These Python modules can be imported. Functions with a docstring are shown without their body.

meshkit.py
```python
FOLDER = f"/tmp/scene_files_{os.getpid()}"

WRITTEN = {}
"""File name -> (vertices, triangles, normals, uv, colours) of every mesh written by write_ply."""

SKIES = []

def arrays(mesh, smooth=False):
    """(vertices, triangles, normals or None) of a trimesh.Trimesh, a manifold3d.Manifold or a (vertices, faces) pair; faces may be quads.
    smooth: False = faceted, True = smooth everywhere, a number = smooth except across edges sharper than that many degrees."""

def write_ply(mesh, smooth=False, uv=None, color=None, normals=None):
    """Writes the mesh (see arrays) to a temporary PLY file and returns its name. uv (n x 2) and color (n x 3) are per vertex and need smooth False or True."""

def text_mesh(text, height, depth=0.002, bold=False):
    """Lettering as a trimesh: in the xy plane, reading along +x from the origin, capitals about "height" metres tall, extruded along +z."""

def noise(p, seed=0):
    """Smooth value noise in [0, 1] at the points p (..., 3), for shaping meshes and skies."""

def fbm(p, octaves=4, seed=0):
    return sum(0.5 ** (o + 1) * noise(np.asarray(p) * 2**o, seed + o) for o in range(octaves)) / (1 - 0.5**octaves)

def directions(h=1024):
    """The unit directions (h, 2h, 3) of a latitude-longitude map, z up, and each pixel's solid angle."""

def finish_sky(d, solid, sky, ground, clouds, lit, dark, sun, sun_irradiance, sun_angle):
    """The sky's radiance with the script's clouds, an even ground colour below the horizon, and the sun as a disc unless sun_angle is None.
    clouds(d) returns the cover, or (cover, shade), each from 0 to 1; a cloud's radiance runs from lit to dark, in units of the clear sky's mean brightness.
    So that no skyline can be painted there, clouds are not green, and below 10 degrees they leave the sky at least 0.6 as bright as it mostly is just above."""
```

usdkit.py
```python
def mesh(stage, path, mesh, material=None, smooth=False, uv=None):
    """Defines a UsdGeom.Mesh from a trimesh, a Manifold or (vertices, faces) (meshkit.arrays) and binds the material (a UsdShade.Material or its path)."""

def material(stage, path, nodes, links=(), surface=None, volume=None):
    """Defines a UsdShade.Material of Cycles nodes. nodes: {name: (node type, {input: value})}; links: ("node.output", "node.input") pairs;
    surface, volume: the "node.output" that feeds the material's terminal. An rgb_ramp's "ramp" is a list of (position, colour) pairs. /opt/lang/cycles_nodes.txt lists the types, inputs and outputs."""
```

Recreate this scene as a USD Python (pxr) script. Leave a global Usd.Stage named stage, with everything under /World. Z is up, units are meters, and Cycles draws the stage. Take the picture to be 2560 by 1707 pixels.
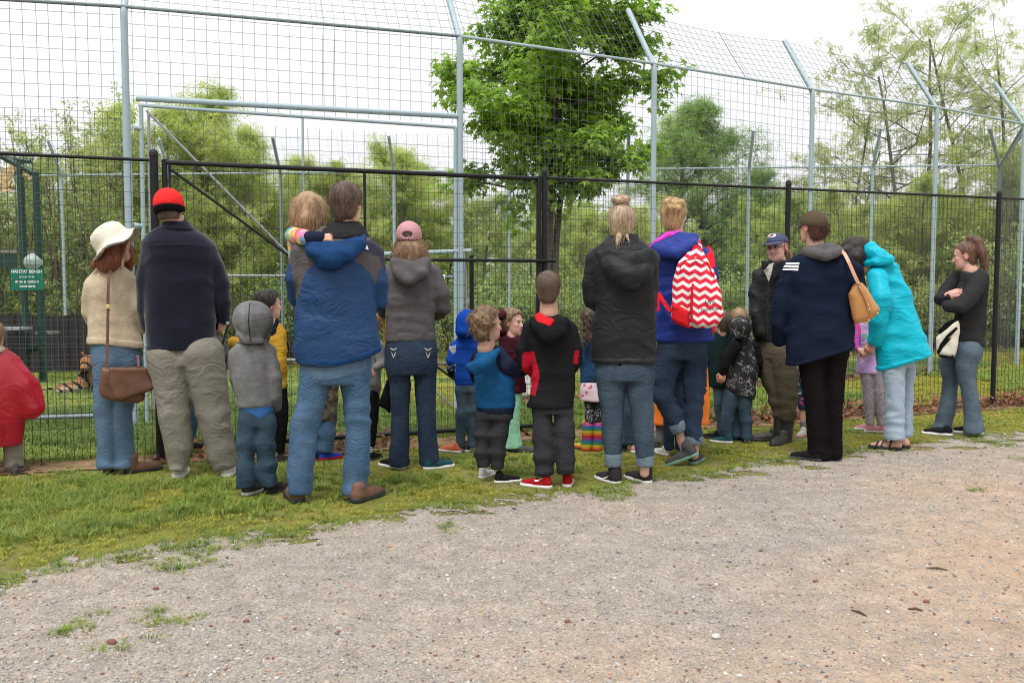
import math, numpy as np, trimesh, usdkit, meshkit
from scipy.interpolate import PchipInterpolator
from scipy.ndimage import map_coordinates, gaussian_filter
from shapely.geometry import Polygon, LineString, Point
from pxr import Usd, UsdGeom, UsdLux, UsdShade, Sdf, Gf, Vt
PI = math.pi
stage = Usd.Stage.CreateInMemory()
UsdGeom.SetStageUpAxis(stage, 'Z'); UsdGeom.SetStageMetersPerUnit(stage, 1.0)
UsdGeom.Xform.Define(stage, '/World'); UsdGeom.Scope.Define(stage, '/World/Looks')
# ------------------------------------------------------------------ camera
CH = 1.25                      # lens height
FPX = 2340.0                   # focal length in units of a 2560 wide picture
PITCH = math.atan(146.0/FPX)
cam = UsdGeom.Camera.Define(stage, '/World/camera')
cam.CreateHorizontalApertureAttr(36.0); cam.CreateFocalLengthAttr(36.0*FPX/2560)
cam.CreateVerticalApertureAttr(36.0*682/1024)
cam.CreateFStopAttr(5.0); cam.CreateFocusDistanceAttr(6.4); cam.CreateClippingRangeAttr((0.05, 2000.0))
cam.AddTranslateOp().Set((0, 0, CH)); cam.AddRotateXOp().Set(90-math.degrees(PITCH))
cam.CreateExposureAttr(1.0)
# ------------------------------------------------------------------ overcast sky and weak wide sun
SUN_EL, SUN_AZ = math.radians(62), math.radians(200)      # direction towards the sun: behind the camera, a little left
dome = UsdLux.DomeLight.Define(stage, '/World/sky')
sky_mat = usdkit.material(stage, '/World/Looks/overcast_sky', {
    'co': ('texture_coordinate', {}),
    'sky': ('sky_texture', {'sky_type': 'single_scattering', 'sun_disc': False, 'sun_elevation': SUN_EL, 'sun_rotation': SUN_AZ, 'aerosol_density': 2.0}),
    'n': ('noise_texture', {'scale': 2.3, 'detail': 4.0, 'roughness': 0.55}),
    'cl': ('rgb_ramp', {'ramp': [(0.3, (7.6, 7.7, 8.1)), (0.7, (9.0, 9.0, 9.1))]}),
    'xz': ('separate_xyz', {}), 'up': ('math', {'math_type': 'maximum', 'value2': 0.0}), 'oc': ('math', {'math_type': 'multiply_add', 'value2': 1.2, 'value3': 1.0}), 'ml': ('vector_math', {'math_type': 'multiply'}),   # an overcast sky brightens steadily from the horizon to overhead
    'mx': ('mix', {'fac': 0.95}),
    'bg': ('background_shader', {'strength': 0.055})},
    [('co.generated', 'n.vector'), ('n.fac', 'cl.fac'), ('sky.color', 'mx.color1'), ('co.generated', 'xz.vector'), ('xz.z', 'up.value1'), ('up.value', 'oc.value1'), ('cl.color', 'ml.vector1'), ('oc.value', 'ml.vector2'), ('ml.vector', 'mx.color2'), ('mx.color', 'bg.color')], surface='bg.background')
UsdShade.MaterialBindingAPI.Apply(dome.GetPrim()).Bind(sky_mat)
sun = UsdLux.DistantLight.Define(stage, '/World/sun')
sun.CreateNormalizeAttr(True); sun.CreateIntensityAttr(0.4); sun.CreateAngleAttr(22.0); sun.CreateColorAttr((1.0, 0.975, 0.94))
_sd = Gf.Vec3d(math.sin(SUN_AZ)*math.cos(SUN_EL), math.cos(SUN_AZ)*math.cos(SUN_EL), math.sin(SUN_EL))
sun.AddOrientOp().Set(Gf.Quatf(Gf.Rotation(Gf.Vec3d(0, 0, 1), _sd).GetQuat()))

# ------------------------------------------------------------------ helpers: names, tags, meshes
_used = {}
def _path(name, parent):
    base = parent if parent else '/World'
    k = (base, name); n = _used.get(k, 0); _used[k] = n+1
    return '%s/%s' % (base, name if n == 0 else '%s_%03d' % (name, n))
def tag(prim, label=None, cat=None, group=None, kind=None):
    for k, v in (('label', label), ('category', cat), ('group', group), ('kind', kind)):
        if v: prim.SetCustomDataByKey(k, v)
    return prim
def thing(name, label=None, cat=None, loc=(0, 0, 0), rotz=0.0, group=None, kind=None, scale=None):
    x = UsdGeom.Xform.Define(stage, _path(name, None)); x.AddTranslateOp().Set(tuple(float(v) for v in loc)); x.AddRotateZOp().Set(math.degrees(rotz))
    if scale is not None: x.AddScaleOp().Set((scale,)*3)
    tag(x.GetPrim(), label, cat, group, kind)
    return str(x.GetPath())
def obj(name, m, mat, parent=None, smooth=False, col=None, label=None, cat=None, group=None, kind=None):
    p = _path(name, parent)
    g = usdkit.mesh(stage, p, m, LOOK(mat) if isinstance(mat, str) else mat, smooth)
    nn = getattr(m, 'metadata', {}).get('n') if smooth is True else None
    if nn is not None and len(nn) == len(m.vertices): g.GetNormalsAttr().Set(Vt.Vec3fArray.FromNumpy(nn.astype(np.float32)))
    if col is not None:
        UsdGeom.PrimvarsAPI(g).CreatePrimvar('col', Sdf.ValueTypeNames.Color3fArray, 'vertex').Set(Vt.Vec3fArray.FromNumpy(np.asarray(col, np.float32)))
    tag(g.GetPrim(), label, cat, group, kind)
    return p
def copy(src, name, loc, rotz, scale=1.0, label=None, cat=None, group=None):
    x = UsdGeom.Xform.Define(stage, _path(name, None)); x.GetPrim().GetReferences().AddInternalReference(src)
    x.ClearXformOpOrder(); x.AddTranslateOp().Set(tuple(float(v) for v in loc)); x.AddRotateZOp().Set(math.degrees(rotz)); x.AddScaleOp().Set(tuple(np.broadcast_to(scale, 3).astype(float)))
    x.GetPrim().SetInstanceable(True); tag(x.GetPrim(), label, cat, group)
    return str(x.GetPath())
def instancer(name, protos, pos, rotz, scl, idx, label, cat=None, parent=None, tilt=None, kind='stuff'):
    """protos: list of (mesh, material, colours)."""
    p = _path(name, parent)
    pi = UsdGeom.PointInstancer.Define(stage, p); rel = pi.CreatePrototypesRel()
    for i, (m, mat) in enumerate(protos):
        q = '%s/form_%03d' % (p, i) if i else '%s/form' % p
        usdkit.mesh(stage, q, m, LOOK(mat), False); rel.AddTarget(q)
    n = len(pos); z = np.asarray(rotz)/2; t = np.zeros(n) if tilt is None else np.asarray(tilt)/2
    qw, qx, qy, qz = np.cos(z)*np.cos(t), np.cos(z)*np.sin(t), np.sin(z)*np.sin(t), np.sin(z)*np.cos(t)
    pi.CreatePositionsAttr(Vt.Vec3fArray.FromNumpy(np.asarray(pos, np.float32)))
    pi.CreateOrientationsAttr(Vt.QuathArray([Gf.Quath(float(a), float(b), float(c), float(d)) for a, b, c, d in zip(qw, qx, qy, qz)]))
    s = np.asarray(scl, np.float32); s = np.repeat(s[:, None], 3, 1) if s.ndim == 1 else s
    pi.CreateScalesAttr(Vt.Vec3fArray.FromNumpy(s)); pi.CreateProtoIndicesAttr(Vt.IntArray.FromNumpy(np.asarray(idx, np.int32)))
    tag(pi.GetPrim(), label, cat, None, kind)
    return p
def cat_m(ms): return trimesh.util.concatenate([m for m in ms if m is not None])
def bars(a, b, r, n=4, cap=False):
    """many straight round bars from points a to b as one trimesh."""
    a, b = np.atleast_2d(np.asarray(a, float)), np.atleast_2d(np.asarray(b, float)); N = len(a); r = np.broadcast_to(np.asarray(r, float), (N,))
    d = b-a; d /= np.linalg.norm(d, axis=1, keepdims=True)+1e-12
    ref = np.where(np.abs(d[:, 2:3]) > 0.9, [[1.0, 0, 0]], [[0, 0, 1.0]]); u = np.cross(d, ref); u /= np.linalg.norm(u, axis=1, keepdims=True); v = np.cross(d, u)
    th = np.arange(n)*2*PI/n+PI/n; ring = np.cos(th)[None, :, None]*u[:, None]+np.sin(th)[None, :, None]*v[:, None]
    V = np.concatenate([a[:, None]+ring*r[:, None, None], b[:, None]+ring*r[:, None, None]], 1).reshape(-1, 3)
    k = np.arange(n); k2 = (k+1) % n
    f = np.concatenate([np.stack([k, k+n, k2], 1), np.stack([k2, k+n, k2+n], 1)])
    if cap:
        f = np.concatenate([f, np.stack([np.zeros(n-2, int), k[1:-1], k[2:]], 1), np.stack([np.full(n-2, n), k[2:]+n, k[1:-1]+n], 1)])
    F = (f[None]+(np.arange(N)*2*n)[:, None, None]).reshape(-1, 3)
    return trimesh.Trimesh(V, F, process=False)
def tube(pts, r, n=8, cap=True):
    """one bent round tube with radius r (number or per point)."""
    P = np.asarray(pts, float); N = len(P); r = np.broadcast_to(np.asarray(r, float), (N,))
    T = np.gradient(P, axis=0); T /= np.linalg.norm(T, axis=1, keepdims=True)+1e-12
    ref = np.array([0, 0, 1.0]) if abs(T[0][2]) < 0.9 else np.array([1.0, 0, 0]); U = []
    u = np.cross(T[0], ref); u /= np.linalg.norm(u)
    for t in T:
        u = u-t*np.dot(u, t); u /= np.linalg.norm(u)+1e-12; U.append(u)
    U = np.array(U); W = np.cross(T, U); th = np.arange(n)*2*PI/n
    V = (P[:, None]+(np.cos(th)[None, :, None]*U[:, None]+np.sin(th)[None, :, None]*W[:, None])*r[:, None, None]).reshape(-1, 3)
    f = []; k = np.arange(n); k2 = (k+1) % n
    for i in range(N-1):
        o = i*n; f += [np.stack([o+k, o+k2, o+k+n], 1), np.stack([o+k2, o+k2+n, o+k+n], 1)]
    V = list(V)
    if cap:
        V += [P[0], P[-1]]; c0, c1 = N*n, N*n+1
        f += [np.stack([np.full(n, c0), k2, k], 1), np.stack([np.full(n, c1), (N-1)*n+k, (N-1)*n+k2], 1)]
    return trimesh.Trimesh(np.array(V), np.concatenate(f), process=False)
def box(c, size, rotz=0.0):
    m = trimesh.creation.box(size); m.apply_transform(trimesh.transformations.rotation_matrix(rotz, [0, 0, 1])); m.apply_translation(c); return m
def lin(r, g, b, k=1.0):
    c = np.array([r, g, b])/255.0
    return tuple(np.minimum(np.where(c <= 0.04045, c/12.92, ((c+0.055)/1.055)**2.4)*k, 0.85))

# picture measurements -> places: (u, v) in a 2560 x 1707 frame
_cp, _sp = math.cos(PITCH), math.sin(PITCH)
def ray(u, v):
    a, b = (u-1280.0)/FPX, (853.5-v)/FPX
    return np.array([a, _cp+b*_sp, -_sp+b*_cp])
def ground_at(u, v, z=0.0):
    d = ray(u, v); t = (z-CH)/d[2]; return np.array([d[0]*t, d[1]*t, z])
def at_depth(u, v, Y):
    d = ray(u, v); t = Y/d[1]; return np.array([d[0]*t, Y, CH+d[2]*t])
def on_plane(A, B, u, v):
    d = ray(u, v); n = np.array([-(B[1]-A[1]), B[0]-A[0], 0]); t = (A[0]*n[0]+A[1]*n[1])/np.dot(n, d); return np.array([d[0]*t, d[1]*t, CH+d[2]*t])
K = 2560/2352.0                 # my notes are in a 2352 wide frame
def P2(A, B, x, y): return on_plane(A, B, x*K, y*K)

# ------------------------------------------------------------------ materials
_looks = {}
def LOOK(n): return _looks[n]
def look(name, nodes, links, surface='p.BSDF'):
    _looks[name] = usdkit.material(stage, '/World/Looks/'+name, nodes, links, surface); return name
def plain(name, rgb, rough=0.6, metal=0.0, var=0.12, scale=8.0, bump=0.0, bscale=200.0, spec=0.4, sheen=0.0, stretch=None, coat=0.0):
    """a colour with slow blotches, fine grain and optional bump."""
    d = tuple(max(0, c*(1-var)) for c in rgb); l = tuple(min(0.9, c*(1+var)) for c in rgb)
    N = {'co': ('texture_coordinate', {}), 'mp': ('mapping', {'scale': stretch or (1, 1, 1)}), 'n': ('noise_texture', {'scale': scale, 'detail': 5.0, 'roughness': 0.6}),
         'r': ('rgb_ramp', {'ramp': [(0.25, d), (0.75, l)]}), 'p': ('principled_bsdf', {'roughness': rough, 'metallic': metal, 'specular_ior_level': spec, 'sheen_weight': sheen, 'coat_weight': coat})}
    L = [('co.object', 'mp.vector'), ('mp.vector', 'n.vector'), ('n.fac', 'r.fac'), ('r.color', 'p.base_color')]
    if bump:
        N['bn'] = ('noise_texture', {'scale': bscale, 'detail': 2.0}); N['b'] = ('bump', {'strength': bump, 'distance': 0.004})
        L += [('mp.vector', 'bn.vector'), ('bn.fac', 'b.height'), ('b.normal', 'p.normal')]
    return look(name, N, L)
def leafy(name, dark, light, trans=0.35, scale=3.0, rough=0.5):
    return look(name, {'co': ('texture_coordinate', {}), 'n': ('noise_texture', {'scale': scale, 'detail': 3.0}), 'oi': ('object_info', {}), 'ad': ('math', {'math_type': 'multiply_add', 'value2': 0.25, 'value3': -0.12}), 'sm': ('math', {'math_type': 'add'}),
        'r': ('rgb_ramp', {'ramp': [(0.3, dark), (0.7, light)]}), 'p': ('principled_bsdf', {'roughness': rough, 'specular_ior_level': 0.35}), 't': ('translucent_bsdf', {}), 'm': ('mix_closure', {'fac': trans})},
        [('co.object', 'n.vector'), ('oi.random', 'ad.value1'), ('ad.value', 'sm.value1'), ('n.fac', 'sm.value2'), ('sm.value', 'r.fac'), ('r.color', 'p.base_color'), ('r.color', 't.color'), ('p.BSDF', 'm.closure1'), ('t.BSDF', 'm.closure2')], surface='m.closure')
plain('black_paint', (0.008, 0.008, 0.009), 0.5, var=0.3, scale=30, bump=0.12, bscale=90, spec=0.25)
plain('black_wire', (0.010, 0.010, 0.011), 0.5, var=0.2)
plain('blue_grey_paint', (0.27, 0.35, 0.375), 0.5, var=0.10, scale=14, bump=0.06, bscale=60, stretch=(1, 1, 0.3))
plain('weathered_rail', (0.16, 0.20, 0.21), 0.5, var=0.25, scale=25)
plain('grey_wire', (0.085, 0.092, 0.095), 0.45, metal=0.3, var=0.2)
plain('galvanised', (0.24, 0.26, 0.27), 0.5, metal=0.3, var=0.15, scale=20)
plain('green_steel', (0.006, 0.032, 0.022), 0.45, var=0.25, scale=9)
plain('dark_planks', (0.016, 0.015, 0.015), 0.85, var=0.45, scale=6, stretch=(6, 6, 0.6), bump=0.4, bscale=40)
plain('bark', (0.075, 0.058, 0.045), 0.9, var=0.4, scale=18, stretch=(1, 1, 0.25), bump=0.8, bscale=45)
plain('pale_bark', (0.12, 0.10, 0.08), 0.9, var=0.35, scale=14, stretch=(1, 1, 0.3), bump=0.5, bscale=40)
plain('burlap', (0.42, 0.33, 0.17), 0.9, var=0.25, scale=14, bump=0.4, bscale=150)
plain('shelf_wood', (0.16, 0.16, 0.145), 0.8, var=0.25, scale=20)
plain('pale_ball', (0.24, 0.31, 0.27), 0.4, var=0.1)
plain('sign_green', (0.0, 0.125, 0.075), 0.4, var=0.05)
plain('white_print', (0.72, 0.75, 0.72), 0.5, var=0.03)
plain('white_paint', (0.72, 0.72, 0.70), 0.5, var=0.06)
leafy('maple_leaf', (0.145, 0.28, 0.026), (0.32, 0.51, 0.060), 0.5, 2.2)
leafy('yellow_leaf', (0.338, 0.436, 0.094), (0.552, 0.614, 0.206), 0.48, 1.2)
leafy('mid_leaf', (0.266, 0.359, 0.097), (0.478, 0.544, 0.194), 0.46, 1.5)
leafy('dark_leaf', (0.191, 0.323, 0.087), (0.404, 0.53, 0.174), 0.45, 1.5)
leafy('locust_leaf', (0.293, 0.378, 0.107), (0.488, 0.539, 0.214), 0.5, 1.5)
leafy('grass_dark', (0.075, 0.13, 0.020), (0.15, 0.22, 0.038), 0.25, 20)
leafy('grass_mid', (0.125, 0.19, 0.022), (0.225, 0.29, 0.042), 0.25, 20)
leafy('grass_yellow', (0.20, 0.215, 0.02), (0.33, 0.31, 0.04), 0.25, 20)
leafy('dry_leaf', (0.10, 0.035, 0.018), (0.30, 0.13, 0.065), 0.12, 25)
leafy('dry_leaf_dark', (0.045, 0.018, 0.012), (0.11, 0.045, 0.028), 0.1, 25)
for nm, c in (('stone_grey', (0.25, 0.235, 0.22)), ('stone_pale', (0.44, 0.42, 0.385)), ('stone_tan', (0.33, 0.275, 0.21)), ('stone_dark', (0.10, 0.09, 0.09)), ('stone_red', (0.16, 0.06, 0.05)), ('stone_orange', (0.36, 0.19, 0.10))):
    plain(nm, c, 0.85, var=0.2, scale=60)
plain('twig', (0.09, 0.055, 0.035), 0.9, var=0.3)

# lawn: grass, moss and bare earth mixed by noise
look('lawn', {'co': ('texture_coordinate', {}), 'a': ('noise_texture', {'scale': 1.1, 'detail': 6.0, 'roughness': 0.65}), 'b': ('noise_texture', {'scale': 34.0, 'detail': 5.0, 'roughness': 0.7}), 'c': ('noise_texture', {'scale': 2.7, 'detail': 5.0, 'distortion': 0.6}),
    'g': ('rgb_ramp', {'ramp': [(0.28, (0.075, 0.10, 0.022)), (0.46, (0.15, 0.155, 0.032)), (0.64, (0.24, 0.215, 0.045))]}),
    'f': ('rgb_ramp', {'ramp': [(0.3, (0.5, 0.5, 0.5)), (0.7, (1.25, 1.25, 1.25))]}), 'ml': ('mix', {'mix_type': 'multiply', 'fac': 1.0}),
    'e': ('rgb_ramp', {'ramp': [(0.55, (0, 0, 0)), (0.66, (1, 1, 1))]}), 'ea': ('math', {'math_type': 'multiply_add', 'value2': 0.45}), 'eb': ('math', {'math_type': 'multiply', 'value2': 0.58}), 'mx': ('mix', {'color2': (0.19, 0.145, 0.10)}),
    'bu': ('bump', {'strength': 0.7, 'distance': 0.03}), 'p': ('principled_bsdf', {'roughness': 0.9, 'specular_ior_level': 0.15})},
    [('co.object', 'a.vector'), ('co.object', 'b.vector'), ('co.object', 'c.vector'), ('a.fac', 'g.fac'), ('b.fac', 'f.fac'), ('g.color', 'ml.color1'), ('f.color', 'ml.color2'), ('c.fac', 'eb.value1'), ('b.fac', 'ea.value1'), ('eb.value', 'ea.value3'), ('ea.value', 'e.fac'), ('e.color', 'mx.fac'), ('ml.color', 'mx.color1'), ('mx.color', 'p.base_color'), ('b.fac', 'bu.height'), ('bu.normal', 'p.normal')])
# gravel track: fines with cells of small stones, a warmer patch at the near right
look('gravel', {'co': ('texture_coordinate', {}), 'v1': ('voronoi_texture', {'scale': 165.0, 'randomness': 1.0}), 'v2': ('voronoi_texture', {'scale': 78.0, 'randomness': 1.0}), 'big': ('noise_texture', {'scale': 0.55, 'detail': 5.0, 'roughness': 0.6}), 'mid': ('noise_texture', {'scale': 7.0, 'detail': 6.0, 'roughness': 0.7}), 'fine': ('noise_texture', {'scale': 260.0, 'detail': 3.0}),
    'sx': ('separate_color', {}), 'sy': ('separate_color', {}),
    'c1': ('rgb_ramp', {'ramp': [(0.0, (0.17, 0.155, 0.14)), (0.16, (0.28, 0.255, 0.225)), (0.6, (0.37, 0.335, 0.295)), (0.88, (0.44, 0.405, 0.36)), (0.98, (0.54, 0.51, 0.47)), (1.0, (0.36, 0.22, 0.16))]}),
    'c2': ('rgb_ramp', {'ramp': [(0.0, (0.15, 0.14, 0.13)), (0.1, (0.29, 0.265, 0.235)), (0.7, (0.375, 0.34, 0.295)), (0.95, (0.47, 0.44, 0.40)), (1.0, (0.28, 0.15, 0.11))]}),
    'k': ('rgb_ramp', {'ramp': [(0.55, (0, 0, 0)), (0.62, (1, 1, 1))]}), 'm1': ('mix', {}),
    'tn': ('rgb_ramp', {'ramp': [(0.34, (0.90, 0.90, 0.90)), (0.50, (1.02, 1.0, 0.97)), (0.70, (1.12, 1.05, 0.97))]}), 'm2': ('mix', {'mix_type': 'multiply', 'fac': 1.0}),
    'sp': ('separate_xyz', {}), 'or1': ('math', {'math_type': 'multiply_add', 'value2': 0.33, 'value3': 0.55}), 'or2': ('math', {'math_type': 'multiply_add', 'value2': -0.30}), 'or3': ('math', {'math_type': 'multiply_add', 'value2': 1.5}), 'orr': ('rgb_ramp', {'ramp': [(0.35, (0, 0, 0)), (0.95, (0.75, 0.75, 0.75))]}), 'm3': ('mix', {'color2': (0.50, 0.345, 0.235)}),
    'md': ('rgb_ramp', {'ramp': [(0.3, (0.53, 0.515, 0.495)), (0.65, (0.85, 0.83, 0.80))]}), 'm4': ('mix', {'mix_type': 'multiply', 'fac': 1.0}),
    'hh': ('math', {'math_type': 'multiply_add', 'value2': -0.7}), 'bu': ('bump', {'strength': 0.6, 'distance': 0.005}), 'p': ('principled_bsdf', {'roughness': 0.92, 'specular_ior_level': 0.2})},
    [('co.object', x+'.vector') for x in ('v1', 'v2', 'big', 'mid', 'fine')] + [('v1.color', 'sx.color'), ('v2.color', 'sy.color'), ('sx.r', 'c1.fac'), ('sy.g', 'c2.fac'), ('sy.b', 'k.fac'), ('k.color', 'm1.fac'), ('c1.color', 'm1.color1'), ('c2.color', 'm1.color2'),
     ('big.fac', 'tn.fac'), ('m1.color', 'm2.color1'), ('tn.color', 'm2.color2'), ('co.object', 'sp.vector'), ('sp.x', 'or1.value1'), ('sp.y', 'or2.value1'), ('or1.value', 'or2.value3'), ('big.fac', 'or3.value1'), ('or2.value', 'or3.value3'), ('or3.value', 'orr.fac'), ('orr.color', 'm3.fac'), ('m2.color', 'm3.color1'),
     ('m3.color', 'm4.color1'), ('mid.fac', 'md.fac'), ('md.color', 'm4.color2'), ('m4.color', 'p.base_color'), ('v1.distance', 'hh.value1'), ('fine.fac', 'hh.value3'), ('hh.value', 'bu.height'), ('bu.normal', 'p.normal')])
plain('bare_earth', (0.20, 0.125, 0.07), 0.95, var=0.45, scale=9, bump=0.6, bscale=60, spec=0.1)

# ------------------------------------------------------------------ the two fence lines (plan)
BL = np.array([[-12.0, 6.25], [-3.31, 8.14], [-0.50, 9.10], [1.53, 10.22], [3.66, 11.56], [5.70, 12.72], [7.60, 14.05]])   # tall blue-grey fence posts
FK = np.array([-2.49, 6.57]); FM = np.array([4.86, 9.45]); FD = (FM-FK)/np.linalg.norm(FM-FK); FN = np.array([-FD[1], FD[0]])   # low black fence
FB0, FB1 = FK-FD*4.0, FM+FD*3.0
def blue_y(x): return np.interp(x, np.r_[-60, BL[:, 0], 60], np.r_[-4.2, BL[:, 1], 45])
def gz(x, y):
    """the ground falls away a little inside the enclosure."""
    d = (y-blue_y(x))*0.87; t = np.clip((d-0.3)/9.0, 0, 1); t = t*t*(3-2*t)
    return -0.50*t
def graded(lo, hi, f0, f1, fine, coarse):
    g = [lo]
    while g[-1] < hi:
        x = g[-1]; d = max(f0-x, x-f1, 0); g.append(x+fine+coarse*d)
    return np.array(g)
gx, gy = graded(-400, 400, -12, 12, 0.3, 0.25), graded(-60, 500, 0, 24, 0.3, 0.25)
GX, GY = np.meshgrid(gx, gy, indexing='ij')
vv = np.stack([GX, GY, gz(GX, GY)+0.012*(meshkit.fbm(np.stack([GX*0.9, GY*0.9, GX*0], -1), 3, 4)-0.5)*(np.abs(GX) < 30)*0.0], -1).reshape(-1, 3)
ny = len(gy); ii, jj = np.meshgrid(np.arange(len(gx)-1), np.arange(ny-1), indexing='ij'); q = (ii*ny+jj).ravel()
ff = np.concatenate([np.stack([q, q+ny, q+ny+1], 1), np.stack([q, q+ny+1, q+1], 1)])
obj('ground', (vv, ff), 'lawn', smooth=True, kind='structure', label='lawn and earth sloping gently down inside the enclosure')
# gravel track, its ragged edge measured along the grass
edge = np.array([(-700, 1480), (-300, 1400), (0, 1335), (120, 1300), (250, 1275), (450, 1238), (700, 1212), (900, 1182), (1100, 1150), (1300, 1128), (1500, 1100), (1650, 1077), (1850, 1055), (2100, 1016), (2352, 990), (2700, 955), (3200, 915)], float)
EP = np.array([ground_at(x*K, y*K)[:2] for x, y in edge])
EY = PchipInterpolator(EP[:, 0], EP[:, 1], extrapolate=True)
ex = np.arange(EP[0, 0], EP[-1, 0], 0.012); e_s = np.zeros(len(ex))
def edge_y(x):
    x = np.asarray(x, float); z = 0*x
    return EY(x)+0.16*(meshkit.fbm(np.stack([x*2.2, z, z], -1), 4, 11)-0.5)+0.26*(meshkit.fbm(np.stack([x*9, z+3, z], -1), 4, 12)-0.5)+0.16*(meshkit.fbm(np.stack([x*40, z+7, z], -1), 2, 13)-0.5)
xs = ex; ys = edge_y(ex)
ring = np.concatenate([np.stack([xs, ys], 1), [[60, ys[-1]+10], [60, -60], [-60, -60], [-60, ys[0]-14]]])
gp = Polygon(ring).buffer(0)
hole = []; rg = np.random.default_rng(5)
for _ in range(160):                       # scraps of gravel showing through the thin grass and tufts of grass left in the gravel
    x = rg.uniform(-3.6, 5.5); off = rg.normal(0, 0.16); c = Point(x, float(edge_y(x))+off); r = rg.uniform(0.02, 0.075)
    th = np.linspace(0, 2*PI, 14)[:-1]; rr = r*(0.6+0.8*rg.random(13)); pg = Polygon(np.stack([c.x+rr*np.cos(th)*1.8, c.y+rr*np.sin(th)], 1)).buffer(0)
    gp = gp.difference(pg) if off < 0 else gp
def flat_poly(g, z):
    out = []
    for s in getattr(g, 'geoms', [g]):
        if s.area < 1e-4: continue
        v, f = trimesh.creation.triangulate_polygon(s, engine='earcut'); v = np.c_[v, np.full(len(v), z)]
        n = np.cross(v[f[:, 1]]-v[f[:, 0]], v[f[:, 2]]-v[f[:, 0]])[:, 2]; f[n < 0] = f[n < 0][:, ::-1]; out.append(trimesh.Trimesh(v, f, process=False))
    return cat_m(out)
obj('gravel_track', flat_poly(gp, 0.004), 'gravel', kind='structure', label='pale gravel track in front of the onlookers')
# bare earth strip under the black fence
sx_ = np.linspace(-1.5, 15.5, 260); zz = 0*sx_
w1 = 0.12+0.22*meshkit.fbm(np.stack([sx_*2, zz, zz], -1), 4, 21); w2 = 0.10+0.15*meshkit.fbm(np.stack([sx_*2, zz+5, zz], -1), 4, 22)
base = FB0[None]+FD[None]*sx_[:, None]
pe = Polygon(np.concatenate([base+FN[None]*w2[:, None], (base-FN[None]*w1[:, None])[::-1]])).buffer(0)
obj('earth_strip', flat_poly(pe, 0.008), 'bare_earth', kind='structure', label='strip of bare reddish earth below the black fence')

# ------------------------------------------------------------------ fences
def v3(p, z): return np.array([p[0], p[1], z])
def wires_on(A, B, us, zs, z0, z1, u0, u1, r, off=0.0, jit=0.0, seed=0, top=None):
    """upright wires at distances us and level wires at heights zs in the upright plane from A along to B."""
    A, B = np.asarray(A[:2], float), np.asarray(B[:2], float); d = (B-A)/np.linalg.norm(B-A); n = np.array([-d[1], d[0]]); g = np.random.default_rng(seed)
    a, b = [], []
    for u in us:
        p = A+d*u+n*off; a.append(v3(p, z0)); b.append(v3(p+d*g.normal(0, jit), z1))
    for z in zs:
        nseg = max(1, int((u1-u0)/1.2)); uu = np.linspace(u0, u1, nseg+1); h = z+g.normal(0, jit, nseg+1)
        for i in range(nseg):
            a.append(v3(A+d*uu[i]+n*(off+r*1.8), h[i])); b.append(v3(A+d*uu[i+1]+n*(off+r*1.8), h[i+1]))
    return bars(a, b, r)
def post(c, r, z0, z1, n=14, dome_h=0.0):
    z = [z0, z1]; rr = [r, r]
    if dome_h:
        z += [z1+0.001, z1+dome_h*0.5, z1+dome_h*0.85, z1+dome_h]; rr += [r*1.12, r*1.08, r*0.7, r*0.08]
    return tube(np.array([[c[0], c[1], k] for k in z]), rr, n)
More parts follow.
